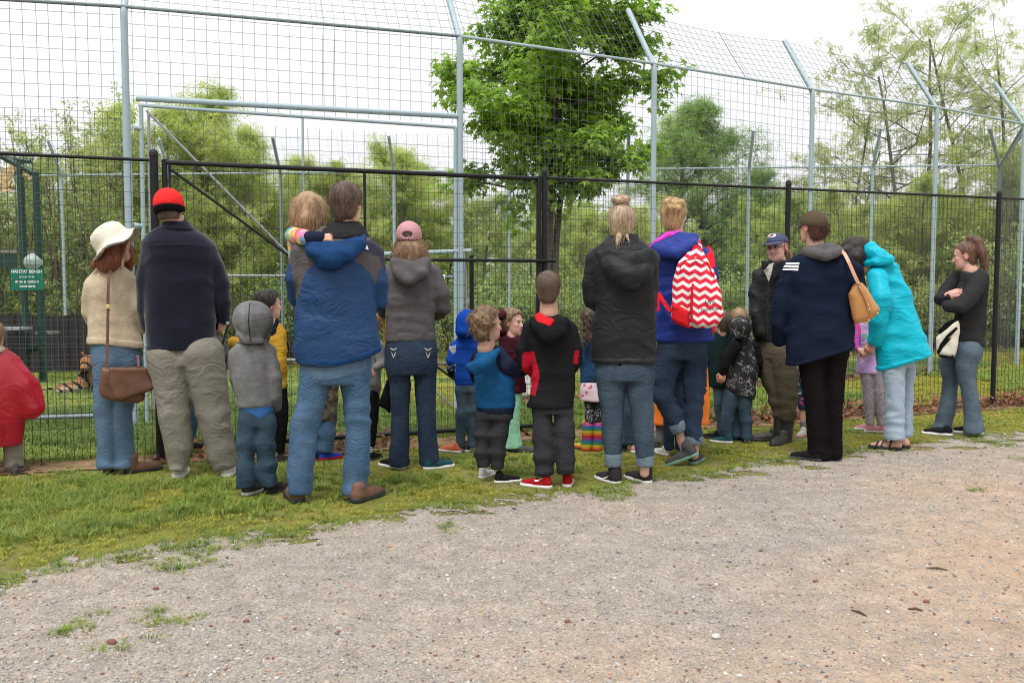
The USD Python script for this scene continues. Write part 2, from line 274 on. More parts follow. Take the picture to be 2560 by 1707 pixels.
# low black fence with its gate
H = 2.13
bf = thing('black_fence', 'low black welded wire fence with round posts just behind the onlookers', 'fence')
fl = lambda u: FK+FD*u
UP = lambda x: float(np.dot(P2(np.r_[FK, 0], np.r_[FM, 0], x, 700)[:2]-FK, FD))
u_gate1 = UP(1250); u_p2 = UP(1806); u_p3 = UP(2287)
for u, r in ((-2.45, 0.024), (0.0, 0.029), (u_gate1, 0.024), (u_p2, 0.025), (u_p3, 0.025), (u_p3+2.45, 0.025)):
    obj('post', post(fl(u), r, -0.1, H, dome_h=0.05), 'black_paint', bf, smooth=40)
for u0, u1 in ((-4.0, 0), (u_gate1, u_p2), (u_p2, u_p3), (u_p3, u_p3+3)):
    obj('top_rail', bars([v3(fl(u0+0.03), H-0.03)], [v3(fl(u1-0.03), H-0.03)], 0.012, 10), 'black_paint', bf, smooth=40)
    us = np.arange(u0+0.04, u1-0.03, 0.0508); zs = np.arange(0.05, H-0.04, 0.1016)
    obj('wire_mesh', wires_on(FK, FM, us, zs, 0.03, H-0.03, u0, u1, 0.0019, off=0.03, jit=0.0015, seed=int(u0*10)+50), 'black_wire', bf, kind='stuff')
bg = thing('black_gate', 'black pipe framed gate leaf with diagonal braces between two black posts', 'gate')
g0, g1 = UP(385), UP(1237); gm = UP(840)
for u, r in ((g0, 0.019), (g1, 0.021)): obj('stile', post(fl(u), r, 0.06, H-0.02), 'black_paint', bg, smooth=40)
obj('middle_stile', post(fl(gm), 0.011, 0.06, H-0.06), 'black_paint', bg, smooth=40)
obj('thin_stile', post(fl(UP(396)), 0.008, 0.1, H-0.06), 'black_paint', bg, smooth=40)
obj('top_rail', bars([v3(fl(g0), H-0.04)], [v3(fl(g1), H-0.04)], 0.018, 12), 'black_paint', bg, smooth=40)
obj('bottom_rail', bars([v3(fl(g0), 0.085)], [v3(fl(g1), 0.085)], 0.018, 12), 'black_paint', bg, smooth=40)
zmid = P2(np.r_[FK, 0], np.r_[FM, 0], 1100, 598)[2]
obj('middle_rail', bars([v3(fl(gm)-FN*0.03, zmid)], [v3(fl(UP(1272))-FN*0.03, zmid)], 0.014, 12, True), 'black_paint', bg, smooth=40)
obj('latch_post', post(fl(UP(1088))+FN*0.05, 0.018, 0.0, zmid+0.03, dome_h=0.02), 'black_paint', bg, smooth=40)
ab = (np.r_[FK, 0], np.r_[FM, 0])
obj('brace', bars([P2(*ab, 390, 388)], [P2(*ab, 840, 716)], 0.010, 8), 'black_paint', bg, smooth=40)
obj('brace', bars([P2(*ab, 842, 722)], [P2(*ab, 1232, 1012)], 0.009, 8), 'black_paint', bg, smooth=40)
obj('hinge', box(v3(fl(0.10), 1.75), (0.16, 0.05, 0.05), math.atan2(FD[1], FD[0])), 'black_paint', bg)
obj('hinge', box(v3(fl(0.10), 0.35), (0.16, 0.05, 0.05), math.atan2(FD[1], FD[0])), 'black_paint', bg)
obj('wire_mesh', wires_on(FK, FM, np.arange(g0+0.04, g1-0.02, 0.0508), np.arange(0.12, H-0.05, 0.1016), 0.08, H-0.04, g0, g1, 0.0019, off=0.04, jit=0.0015, seed=3), 'black_wire', bg, kind='stuff')

# tall blue-grey enclosure fence
HE = 3.60
tf = thing('enclosure_fence', 'tall blue grey steel enclosure fence with bent outrigger posts and square mesh, nearer run', 'fence')
ARM = (0.47, 0.68)
def normal_at(i):
    t = BL[min(i+1, len(BL)-1)]-BL[max(i-1, 0)] if i else BL[1]-BL[0]
    t = t/np.linalg.norm(t); return np.array([-t[1], t[0]])
def arm_pts(c, n, h=HE, arm=ARM, k=1.0):
    c = np.asarray(c, float); pts = [v3(c, -0.15), v3(c, 1.0), v3(c, h-0.10)]
    for s in (0.02, 0.07, 0.15): pts.append(v3(c+n*arm[0]*s*0.8, h+arm[1]*s*0.9-0.04))
    pts.append(v3(c+n*arm[0]*k, h+arm[1]*k)); return np.array(pts)
left_c = BL[1]+(BL[0]-BL[1])/np.linalg.norm(BL[0]-BL[1])*2.9
post_at = [(left_c, normal_at(0), 1.0)] + [(BL[i], normal_at(i), 1.0) for i in range(1, 7)]
for i, (c, n, k) in enumerate(post_at):
    obj('post', tube(arm_pts(c, n), 0.031 if i == 1 else 0.030, 12), 'blue_grey_paint', tf, smooth=40)
corners = [left_c]+[BL[i] for i in range(1, 7)]
over = []
for i in range(len(corners)-1):
    A, B = corners[i], corners[i+1]; L = np.linalg.norm(B-A); d = (B-A)/L; n0, n1 = post_at[i][1], post_at[i+1][1]
    obj('top_rail', bars([v3(A, HE)], [v3(B, HE)], 0.016, 10), 'weathered_rail' if i < 2 else 'blue_grey_paint', tf, smooth=40)
    gate_bay = (i == 1)
    zb = 2.78 if gate_bay else 0.0
    us = np.arange(0.06, L-0.03, 0.1016)
    ms = [wires_on(A, B, us, np.arange(zb+0.08, HE, 0.1016), zb, HE, 0, L, 0.0022, off=0.035, jit=0.004, seed=i)]
    if not gate_bay:
        ms.append(wires_on(A, B, us+0.043, np.arange(0.1, 2.72, 0.1016)+0.02, 0.0, 2.72, 0, L, 0.0022, off=0.045, jit=0.004, seed=i+20))
    obj('wire_mesh', cat_m(ms), 'grey_wire', tf, kind='stuff')
    a, b = [], []                       # sagging mesh on the overhang
    top = 1.0 if i else 1.15
    def op(u, s):
        t = u/L; nn = n0*(1-t)+n1*t; sag = 0.05*math.sin(PI*t)*math.sin(PI*min(s, 1)*0.5)
        return v3(A+d*u+nn*ARM[0]*s, HE+ARM[1]*s-sag)
    uu = np.linspace(0, L, 9)
    for s in np.arange(0.0, top+0.01, 0.1016/0.83):
        for k in range(8): a.append(op(uu[k], s)); b.append(op(uu[k+1], s))
    for u in us:
        ss = np.linspace(0, top, 4)
        for k in range(3): a.append(op(u, ss[k])); b.append(op(u, ss[k+1]))
    for u in (L*0.55, L*0.57):
        for k in range(3): a.append(op(u, k/3)+[0, 0, .004]); b.append(op(u, (k+1)/3)+[0, 0, .004])
    obj('overhang_mesh', bars(a, b, 0.0021), 'grey_wire', tf, kind='stuff')
    if not gate_bay and i == 0:
        obj('bottom_rail', bars([v3(A, 0.10)], [v3(B, 0.10)], 0.018, 10), 'weathered_rail', tf, smooth=40)
gA, gB = np.r_[BL[1], 0], np.r_[BL[2], 0]; Q = lambda x, y: P2(gA, gB, x, y)
obj('lintel', bars([Q(312, 226)], [Q(1060, 268)], 0.026, 12), 'blue_grey_paint', tf, smooth=40)
for x0_, n_ in ((742, 0), (768, 1)):
    obj('mesh_seam', bars([Q(x0_, 80)+[0, -.01, 0]], [Q(x0_-2, 258)+[0, -.01, 0]], 0.0022, 5), 'black_wire', tf)
obj('lower_sleeve', bars([v3(BL[1], -0.1)], [v3(BL[1], 2.72)], 0.034, 12, True), 'blue_grey_paint', tf, smooth=40)
tg = thing('enclosure_gate', 'large blue grey pipe gate with diagonal braces under the lintel of the tall fence', 'gate')
def gbar(nm, x0, y0, x1, y1, r, m='blue_grey_paint'): return obj(nm, bars([Q(x0, y0)], [Q(x1, y1)], r, 12, True), m, tg, smooth=40)
gbar('top_rail', 318, 242, 1047, 293, 0.016); gbar('stile', 324, 242, 337, 972, 0.018); gbar('stile', 1046, 293, 1046, 960, 0.018)
gbar('middle_stile', 695, 272, 700, 966, 0.011); gbar('middle_rail', 337, 632, 1046, 636, 0.011, 'galvanised'); gbar('latch_bar', 770, 588, 1082, 576, 0.021)
gbar('lower_rail', 337, 820, 1046, 834, 0.013, 'galvanised'); gbar('bottom_rail', 337, 972, 1046, 962, 0.018, 'galvanised')
gbar('brace', 336, 254, 694, 616, 0.011, 'galvanised'); gbar('brace', 702, 632, 1040, 934, 0.009, 'galvanised')
gbar('hinge_strip', 341, 260, 352, 940, 0.012, 'galvanised')
for y in (296, 520, 760): gbar('hinge', 308, y-3, 326, y, 0.022)
obj('drop_bolt', bars([Q(1066, 575)], [Q(1072, 720)], 0.014, 8, True), 'galvanised', tg, smooth=40)
obj('padlock', cat_m([box(Q(1074, 690), (0.05, 0.03, 0.06)), tube([Q(1068, 682), Q(1068, 668), Q(1080, 668), Q(1080, 682)], 0.005, 6)]), 'galvanised', tg)
Lg = np.linalg.norm(BL[2]-BL[1])
obj('wire_mesh', wires_on(gA, gB, np.arange(0.12, Lg-0.08, 0.1016), np.arange(0.12, 2.66, 0.1016), 0.1, 2.66, 0.08, Lg-0.06, 0.0022, off=0.03, jit=0.004, seed=77), 'grey_wire', tg, kind='stuff')
obj('stop_chain', tube([Q(1062, 700), Q(1072, 716), Q(1084, 704)], 0.008, 6), 'galvanised', tg)

# far run of the enclosure fence and the side run that joins the corner
FC = np.array([9.75, 18.9]); FW = np.array([-9.3, 20.6]); fd = (FW-FC)/np.linalg.norm(FW-FC); fn = np.array([fd[1], -fd[0]]) 
if fn[1] > 0: fn = -fn
ff_ = thing('far_enclosure_fence', 'far run of the tall blue grey enclosure fence in front of the woods', 'fence')
HF = 3.6
for k, u in enumerate(np.arange(0, 28, 2.46)):
    c = FC+fd*u; zb = float(gz(c[0], c[1]))
    n = (BL[6]-FC)/np.linalg.norm(BL[6]-FC)*0.6+np.array([-1.0, 0])*0.5 if k == 0 else fn
    obj('post', tube(np.vstack([[v3(c, zb-0.2)], arm_pts(c, n, HF)[1:]]), 0.034, 8), 'blue_grey_paint' if k % 3 else 'weathered_rail', ff_, smooth=40)
obj('top_rail', bars([v3(FC, HF)], [v3(FC+fd*28, HF)], 0.019, 8), 'blue_grey_paint', ff_, smooth=40)
obj('corner_arm', bars([v3(FC, HF)], [v3(FC+np.array([0.45, -0.15]), HF+0.75)], 0.035, 8), 'weathered_rail', ff_, smooth=40)
obj('wire_mesh', wires_on(FC, FC+fd*28, np.arange(0.05, 28, 0.1016), np.arange(-0.4, HF, 0.1016), -0.5, HF, 0, 28, 0.0013, jit=0.003, seed=9), 'grey_wire', ff_, kind='stuff')
a, b = [], []
for s in np.arange(0, 1.01, 0.25): a.append(v3(FC+fn*ARM[0]*s, HF+ARM[1]*s)); b.append(v3(FC+fd*28+fn*ARM[0]*s, HF+ARM[1]*s))
for u in np.arange(0, 28, 0.2): p = FC+fd*u; a.append(v3(p, HF)); b.append(v3(p+fn*ARM[0], HF+ARM[1]))
obj('overhang_mesh', bars(a, b, 0.0014), 'grey_wire', ff_, kind='stuff')
sf = thing('side_enclosure_fence', 'side run of the tall fence seen nearly edge on at the right', 'fence')
C6 = BL[6]; sdv = FC-C6; Ls = np.linalg.norm(sdv); sd_ = sdv/Ls
obj('top_rail', bars([v3(C6, HE)], [v3(FC, HF)], 0.022, 8), 'blue_grey_paint', sf, smooth=40)
obj('wire_mesh', wires_on(C6, FC, np.arange(0.05, Ls, 0.1016), np.arange(-0.3, HE, 0.1016), -0.4, HE, 0, Ls, 0.0013, jit=0.003, seed=19), 'grey_wire', sf, kind='stuff')
# beyond the corner the tall fence goes on along the track
E7 = C6+(BL[6]-BL[5])/np.linalg.norm(BL[6]-BL[5])*4.9
nx_ = thing('next_enclosure_fence', 'next bay of tall mesh fence past the corner at the right edge', 'fence')
obj('wire_mesh', wires_on(C6, E7, np.arange(0.05, 4.9, 0.0508), np.arange(0.05, HE, 0.1016), 0, HE, 0, 4.9, 0.0016, seed=29), 'grey_wire', nx_, kind='stuff')
obj('top_rail', bars([v3(C6+[.06, .04], HE)], [v3(E7, HE)], 0.021, 10), 'blue_grey_paint', nx_, smooth=40)

# sign on the left bay of the tall fence
SA, SB = np.r_[left_c, 0], np.r_[BL[1], 0]; s0, s1 = P2(SA, SB, 25, 617), P2(SA, SB, 103, 666)
sdir = (SB-SA)/np.linalg.norm(SB-SA); sw, sh = float(np.linalg.norm((s1-s0)[:2])), float(s0[2]-s1[2])
sc_ = np.array([(s0[0]+s1[0])/2, (s0[1]+s1[1])/2, 0])+np.array([sdir[1], -sdir[0], 0])*0.03
sg = thing('bench_sign', 'small green sign with white lettering wired to the tall fence at the left', 'sign', (sc_[0], sc_[1], s1[2]), math.atan2(sdir[1], sdir[0]))
rb = trimesh.creation.extrude_polygon(Polygon([(-sw/2, 0), (sw/2, 0), (sw/2, sh), (-sw/2, sh)]).buffer(-0.012).buffer(0.012), 0.004, engine='earcut'); rb.apply_transform(trimesh.transformations.rotation_matrix(PI/2, [1, 0, 0])); rb.apply_translation([0, 0.004, 0])
obj('sign_plate', rb, 'sign_green', sg)
for txt, hgt, zc in (('HABITAT BENCH', 0.0235, 0.80), ('Sponsored By', 0.0135, 0.585), ('Brian & Kathryn', 0.0185, 0.345), ('Candelaria', 0.0185, 0.13)):
    t = meshkit.text_mesh(txt, hgt, 0.001, bold=(hgt > 0.015)); t.apply_translation([-(t.bounds[0][0]+t.bounds[1][0])/2, 0, 0])
    if t.extents[0] > sw*0.9: t.apply_scale([sw*0.9/t.extents[0], 1, 1])
    t.apply_transform(trimesh.transformations.rotation_matrix(PI/2, [1, 0, 0])); t.apply_translation([0, -0.0005, sh*zc]); obj('lettering', t, 'white_print', sg)
for sx in (-1, 1): obj('screw', bars([[sx*(sw/2-.012), -0.003, sh/2]], [[sx*(sw/2-.012), 0.006, sh/2]], 0.004, 8, True), 'galvanised', sg)

# climbing structure inside the enclosure at the left
YS = 15.5
def S(x, y, Y=YS): return at_depth(x*K, y*K, Y)
st = thing('climbing_platform', 'green steel climbing frame with hanging burlap and shelves inside the enclosure at the left', 'platform')
zg = float(gz(-7, YS))
for x, y, Y in ((45, 372, YS), (82, 396, YS), (-60, 330, YS+0.3)): t = S(x, y, Y); obj('post', bars([[t[0]+0.02, t[1], zg-.1]], [t], 0.055, 12, True), 'green_steel', st, smooth=40)
obj('roof_beam', bars([S(-70, 320)], [S(84, 402)], 0.05, 10, True), 'green_steel', st, smooth=40)
obj('roof_beam', bars([S(-60, 352, YS+.6)], [S(70, 372, YS+.6)], 0.04, 10, True), 'green_steel', st, smooth=40)
rg = np.random.default_rng(4)
def cloth_sheet(c00, c10, c01, c11, amp, seed, n=14, thick=0.012):
    u, v = np.meshgrid(np.linspace(0, 1, n), np.linspace(0, 1, n), indexing='ij'); c00, c10, c01, c11 = map(np.asarray, (c00, c10, c01, c11))
    p = ((1-u)*(1-v))[..., None]*c00+(u*(1-v))[..., None]*c10+((1-u)*v)[..., None]*c01+(u*v)[..., None]*c11
    p = p+np.array([0.3, 1, 0.2])*amp*(meshkit.fbm(np.stack([u*4, v*3, u*0+seed], -1), 3, seed)[..., None]-0.5)
    V = p.reshape(-1, 3); q = (np.arange(n-1)[:, None]*n+np.arange(n-1)[None]).ravel(); f = np.concatenate([np.stack([q, q+n, q+n+1], 1), np.stack([q, q+n+1, q+1], 1)])
    m = trimesh.Trimesh(V, f, process=False); nn = m.vertex_normals
    return trimesh.Trimesh(np.vstack([V-nn*thick/2, V+nn*thick/2]), np.vstack([f[:, ::-1], f+len(V)]), process=False)
obj('burlap_sheet', cloth_sheet(S(-45, 376), S(40, 432), S(-30, 420), S(6, 446), 0.25, 6), 'burlap', st, smooth=True)
obj('burlap_sheet', cloth_sheet(S(0, 392), S(26, 380), S(2, 442), S(24, 428), 0.1, 8), 'burlap', st, smooth=True)
for k in range(5): obj('rope_wrap', tube([S(28+k*9, 372+k*6), S(33+k*9, 398+k*4+rg.uniform(-6, 6)), S(40+k*9, 388+k*5)], 0.03, 6), 'burlap', st, smooth=True)
obj('shelf', box(S(0, 578)+[-.1, 0.3, 0], (0.75, 0.6, 0.05)), 'shelf_wood', st); obj('shelf_skirt', box(S(0, 600)+[-.1, 0.02, 0], (0.74, 0.04, 0.22)), 'green_steel', st)
obj('shelf', box(S(88, 766)+[0, 0.3, 0], (0.22, 0.4, 0.04)), 'shelf_wood', st); obj('strut', bars([S(72, 806)], [S(104, 786)], 0.05, 8, True), 'green_steel', st, smooth=40)
obj('stump_post', tube(np.array([[S(52, 760)[0], YS-.4, zg-.1], [S(52, 760)[0], YS-.4, S(52, 756)[2]]]), 0.2, 12), 'dark_planks', st, smooth=40)
obj('cap_plate', box(S(48, 752)+[0, -.35, 0], (0.55, 0.4, 0.04)), 'galvanised', st)
ball = trimesh.creation.icosphere(3, 0.15); ball.apply_translation(S(77, 603)); obj('toy_ball', ball, 'pale_ball', smooth=True, label='pale green toy ball hung on the green climbing frame behind the sign', cat='ball')
pw = thing('plank_wall', 'low wall of dark upright planks inside the enclosure behind the tiger', 'wall')
YW = 18.3; xa, xb = at_depth(-90*K, 800*K, YW)[0], at_depth(640*K, 800*K, YW)[0]; x = xa; zg2 = float(gz(-6, YW)); rg = np.random.default_rng(8); ztop = at_depth(150*K, 724*K, YW)[2]
while x < at_depth(300*K, 800*K, YW)[0]:
    w = rg.uniform(0.15, 0.22); obj('plank', box([x+w/2, YW+rg.uniform(-.015, .015), (ztop+zg2)/2-0.05], (w-0.012, 0.04, ztop-zg2+0.1+rg.uniform(-.03, .03))), 'dark_planks', pw); x += w
# ------------------------------------------------------------------ trees
def _unit(v): return v/(np.linalg.norm(v, axis=-1, keepdims=True)+1e-9)
def leaf_mesh(P, N, size, template, rng, droop=0.3):
    """leaves at P facing N (template: (verts in xy with stem at origin along +y, faces))."""
    tv, tf_ = template; n = len(P)
    N = _unit(N); a = rng.normal(size=(n, 3)); a[:, 2] -= droop*2; T = _unit(a-N*np.sum(a*N, 1, keepdims=True)); B = np.cross(N, T)
    s = size*rng.uniform(0.65, 1.25, n)
    V = P[:, None]+(tv[None, :, :1]*B[:, None]+tv[None, :, 1:2]*T[:, None]+tv[None, :, 2:3]*N[:, None])*s[:, None, None]
    F = tf_[None]+(np.arange(n)*len(tv))[:, None, None]
    return trimesh.Trimesh(V.reshape(-1, 3), F.reshape(-1, 3), process=False)
def _maple():
    ang = np.radians([-150, -118, -80, -62, -30, -12, 0, 12, 30, 62, 80, 118, 150]); r = [.30, .62, .28, .85, .42, .62, 1.0, .62, .42, .85, .28, .62, .30]
    v = [[0, 0, 0]]+[[rr*0.55*math.sin(t), 0.28+rr*0.55*math.cos(t), -0.16*rr*rr] for t, rr in zip(ang, r)]
    v[0] = [0, 0.30, 0.04]; v.append([0, 0.02, 0])
    f = [[0, i+1, i] for i in range(1, 13)]+[[0, 1, 14], [0, 14, 13]]
    return np.array(v, float), np.array(f)
T_MAPLE = _maple()
T_RHOMB = (np.array([[0, 0, 0], [0.28, 0.45, 0.05], [0, 1, -0.08], [-0.28, 0.45, 0.05]], float), np.array([[0, 1, 2], [0, 2, 3]]))
def _spray(n, w):
    v, f = [], []
    for i in range(n):
        t = i/(n-1); s = -1 if i % 2 else 1; o = len(v); y = t*0.8
        v += [[0, y, -0.25*t*t], [s*w*0.5, y+0.13, -0.25*t*t+0.03], [s*w, y+0.10, -0.25*t*t-0.05], [s*w*0.5, y-0.04, -0.25*t*t+0.02]]; f += [[o, o+1, o+2], [o, o+2, o+3]]
    return np.array(v, float), np.array(f)
T_SPRAY, T_SPRIG = _spray(9, 0.42), _spray(5, 0.55)
def grow(seed, height, r0, stems=1, base=0.25, spread=0.5, limbs=14, rise=0.5, twigs=6, wob=0.12, shape='oval', fan=0.25, twig_len=0.5):
    """returns wood segments and twig points with directions."""
    g = np.random.default_rng(seed); A, Bp, R, tips, tdir = [], [], [], [], []
    def line(p, d, L, r, n, up, w):
        pts = [p]; d = d/np.linalg.norm(d)
        for i in range(n):
            d = d+g.normal(0, w, 3)+np.array([0, 0, up]); d /= np.linalg.norm(d); pts.append(pts[-1]+d*L/n)
        pts = np.array(pts); rr = np.linspace(r, r*0.35, n+1)
        for i in range(n): A.append(pts[i]); Bp.append(pts[i+1]); R.append((rr[i]+rr[i+1])/2)
        return pts
    def env(t):
        return {'oval': math.sin(PI*min(1, max(0.04, t*0.82+0.18)))**0.8, 'cone': (1-t)**0.8+0.12, 'vase': 0.35+0.65*t, 'flat': 0.6+0.4*math.sin(PI*t)}[shape]
    for s in range(stems):
        th = s*2.4+g.uniform(-.4, .4); d0 = np.array([math.cos(th)*fan*(stems > 1), math.sin(th)*fan*(stems > 1), 1.0])
        hs = height*(1 if s == 0 else g.uniform(0.7, 0.98)); p0 = np.array([math.cos(th), math.sin(th), 0])*0.06*(stems > 1)*math.sqrt(stems)
        tr = line(p0, d0, hs, r0*(1 if stems == 1 else 0.75), 9, 0.05, 0.05); zt = np.linspace(0, 1, len(tr))
        nl = max(3, int(limbs/stems**0.6))
        for k in range(nl):
            t = base+(1-base)*((k+0.5)/nl)**0.9; p = np.array([np.interp(t, zt, tr[:, j]) for j in range(3)]); az = k*2.4+g.uniform(-.5, .5)+s
            tt = (t-base)/(1-base); L = spread*height*env(tt)*g.uniform(0.75, 1.1); el = rise*(0.35+tt)+g.uniform(-.15, .15)
            d = np.array([math.cos(az)*math.cos(el), math.sin(az)*math.cos(el), math.sin(el)]); lb = line(p, d, L, r0*0.34*(1-0.6*tt), 5, 0.02, wob)
            for q in range(twigs):
                u = g.uniform(0.25, 1.0) if q else 1.0; p2 = np.array([np.interp(u, np.linspace(0, 1, 6), lb[:, j]) for j in range(3)])
                d2 = d*0.6+g.normal(0, 0.6, 3)+np.array([0, 0, 0.15]); tl = twig_len*g.uniform(0.5, 1.1)*(0.5+0.5*L/(spread*height)); tw = line(p2, d2, tl, r0*0.07, 3, 0.0, 0.25)
                for w in (1, 2, 3): tips.append(tw[w]); tdir.append(tw[w]-tw[w-1])
        tips.append(tr[-1]); tdir.append(tr[-1]-tr[-2])
    Rm = np.maximum(np.array(R), 0.004)
    big = Rm > 0.02
    wood = cat_m([bars(np.array(A)[big], np.array(Bp)[big], Rm[big], 8), bars(np.array(A)[~big], np.array(Bp)[~big], Rm[~big], 3)])
    return wood, np.array(tips), _unit(np.array(tdir))
def foliage(tips, tdir, per, rad, size, template, seed, up=0.8, droop=0.3, flat=0.6):
    g = np.random.default_rng(seed); n = len(tips)*per
    off = _unit(g.normal(size=(n, 3)))*rad*g.random((n, 1))**0.45*np.array([1, 1, flat]); P = np.repeat(tips, per, 0)+off
    N = _unit(off/rad*0.7+g.normal(0, 0.45, (n, 3))+np.array([0, 0, up]))
    return leaf_mesh(P, N, size, template, g, droop)
# the maple inside the enclosure
MY = 14.6; mp_ = at_depth(1296*K, 700*K, MY); mz = float(gz(mp_[0], MY))
mt = thing('maple_tree', 'bright green broad maple in full leaf standing alone inside the enclosure', 'tree', (mp_[0]-0.42, MY, mz), 0.4)
w, tp, td = grow(12, 6.6, 0.115, limbs=32, base=0.41, spread=0.235, rise=0.45, twigs=7, shape='oval', twig_len=0.62)
w2, tp2, td2 = grow(31, 4.6, 0.08, limbs=9, base=0.74, spread=0.16, rise=0.2, twigs=6, shape='flat', twig_len=0.6); w2.apply_translation([0.2, -0.12, 0]); tp2 = tp2+[0.2, -0.12, 0]
core = np.array([[0.12*math.sin(7*z), 0.12*math.cos(5*z), z] for z in np.linspace(2.75, 6.3, 34)])
obj('trunk', cat_m([w, w2]), 'bark', mt, smooth=50)
obj('crown', cat_m([foliage(core, core, 75, 0.62, 0.17, T_MAPLE, 5, up=0.6, droop=0.5, flat=0.7), foliage(tp, td, 28, 0.30, 0.18, T_MAPLE, 3, up=0.9, droop=0.5, flat=0.5), foliage(tp2, td2, 20, 0.26, 0.16, T_MAPLE, 4, up=0.9, droop=0.5, flat=0.5)]), 'maple_leaf', mt)
# woods behind: five kinds, then copies
def make_tree(name, label, loc, rz, grow_kw, fol_kw, leafm, barkm, group=None, sc=1.0):
    t = thing(name, label, 'tree', loc, rz, group, scale=sc); w, tp, td = grow(**grow_kw)
    obj('trunk', w, barkm, t); obj('crown', foliage(tp, td, **fol_kw), leafm, t); return t
def at(x, Y): q = at_depth(x*K, 700*K, Y); return (q[0], Y, float(gz(q[0], Y))-0.03)
KIND = {
 'whip_tree': (dict(height=6.2, r0=0.05, stems=5, limbs=30, base=0.15, spread=0.16, rise=1.0, twigs=5, wob=0.2, shape='flat', fan=0.16, twig_len=0.55), dict(per=8, rad=0.13, size=0.085, template=T_RHOMB, droop=0.1), 'mid_leaf', 'pale_bark'),
 'young_ash_tree': (dict(height=6.4, r0=0.075, stems=2, limbs=26, base=0.12, spread=0.24, rise=0.75, twigs=7, shape='oval', twig_len=0.7), dict(per=13, rad=0.30, size=0.13, template=T_SPRIG, droop=0.5), 'yellow_leaf', 'pale_bark'),
 'dense_oak_tree': (dict(height=6.6, r0=0.13, stems=1, limbs=34, base=0.14, spread=0.33, rise=0.5, twigs=8, shape='oval', twig_len=0.75), dict(per=16, rad=0.33, size=0.13, template=T_SPRIG, droop=0.4), 'dark_leaf', 'bark'),
 'locust_tree': (dict(height=8.2, r0=0.10, stems=2, limbs=26, base=0.18, spread=0.36, rise=0.45, twigs=9, shape='flat', wob=0.16, fan=0.14, twig_len=1.0), dict(per=4, rad=0.24, size=0.16, template=T_SPRAY, droop=0.9, flat=0.35), 'locust_leaf', 'pale_bark'),
 'elm_tree': (dict(height=6.0, r0=0.09, stems=1, limbs=26, base=0.06, spread=0.30, rise=0.6, twigs=8, shape='oval', twig_len=0.8), dict(per=12, rad=0.36, size=0.14, template=T_SPRIG, droop=0.4), 'mid_leaf', 'pale_bark')}
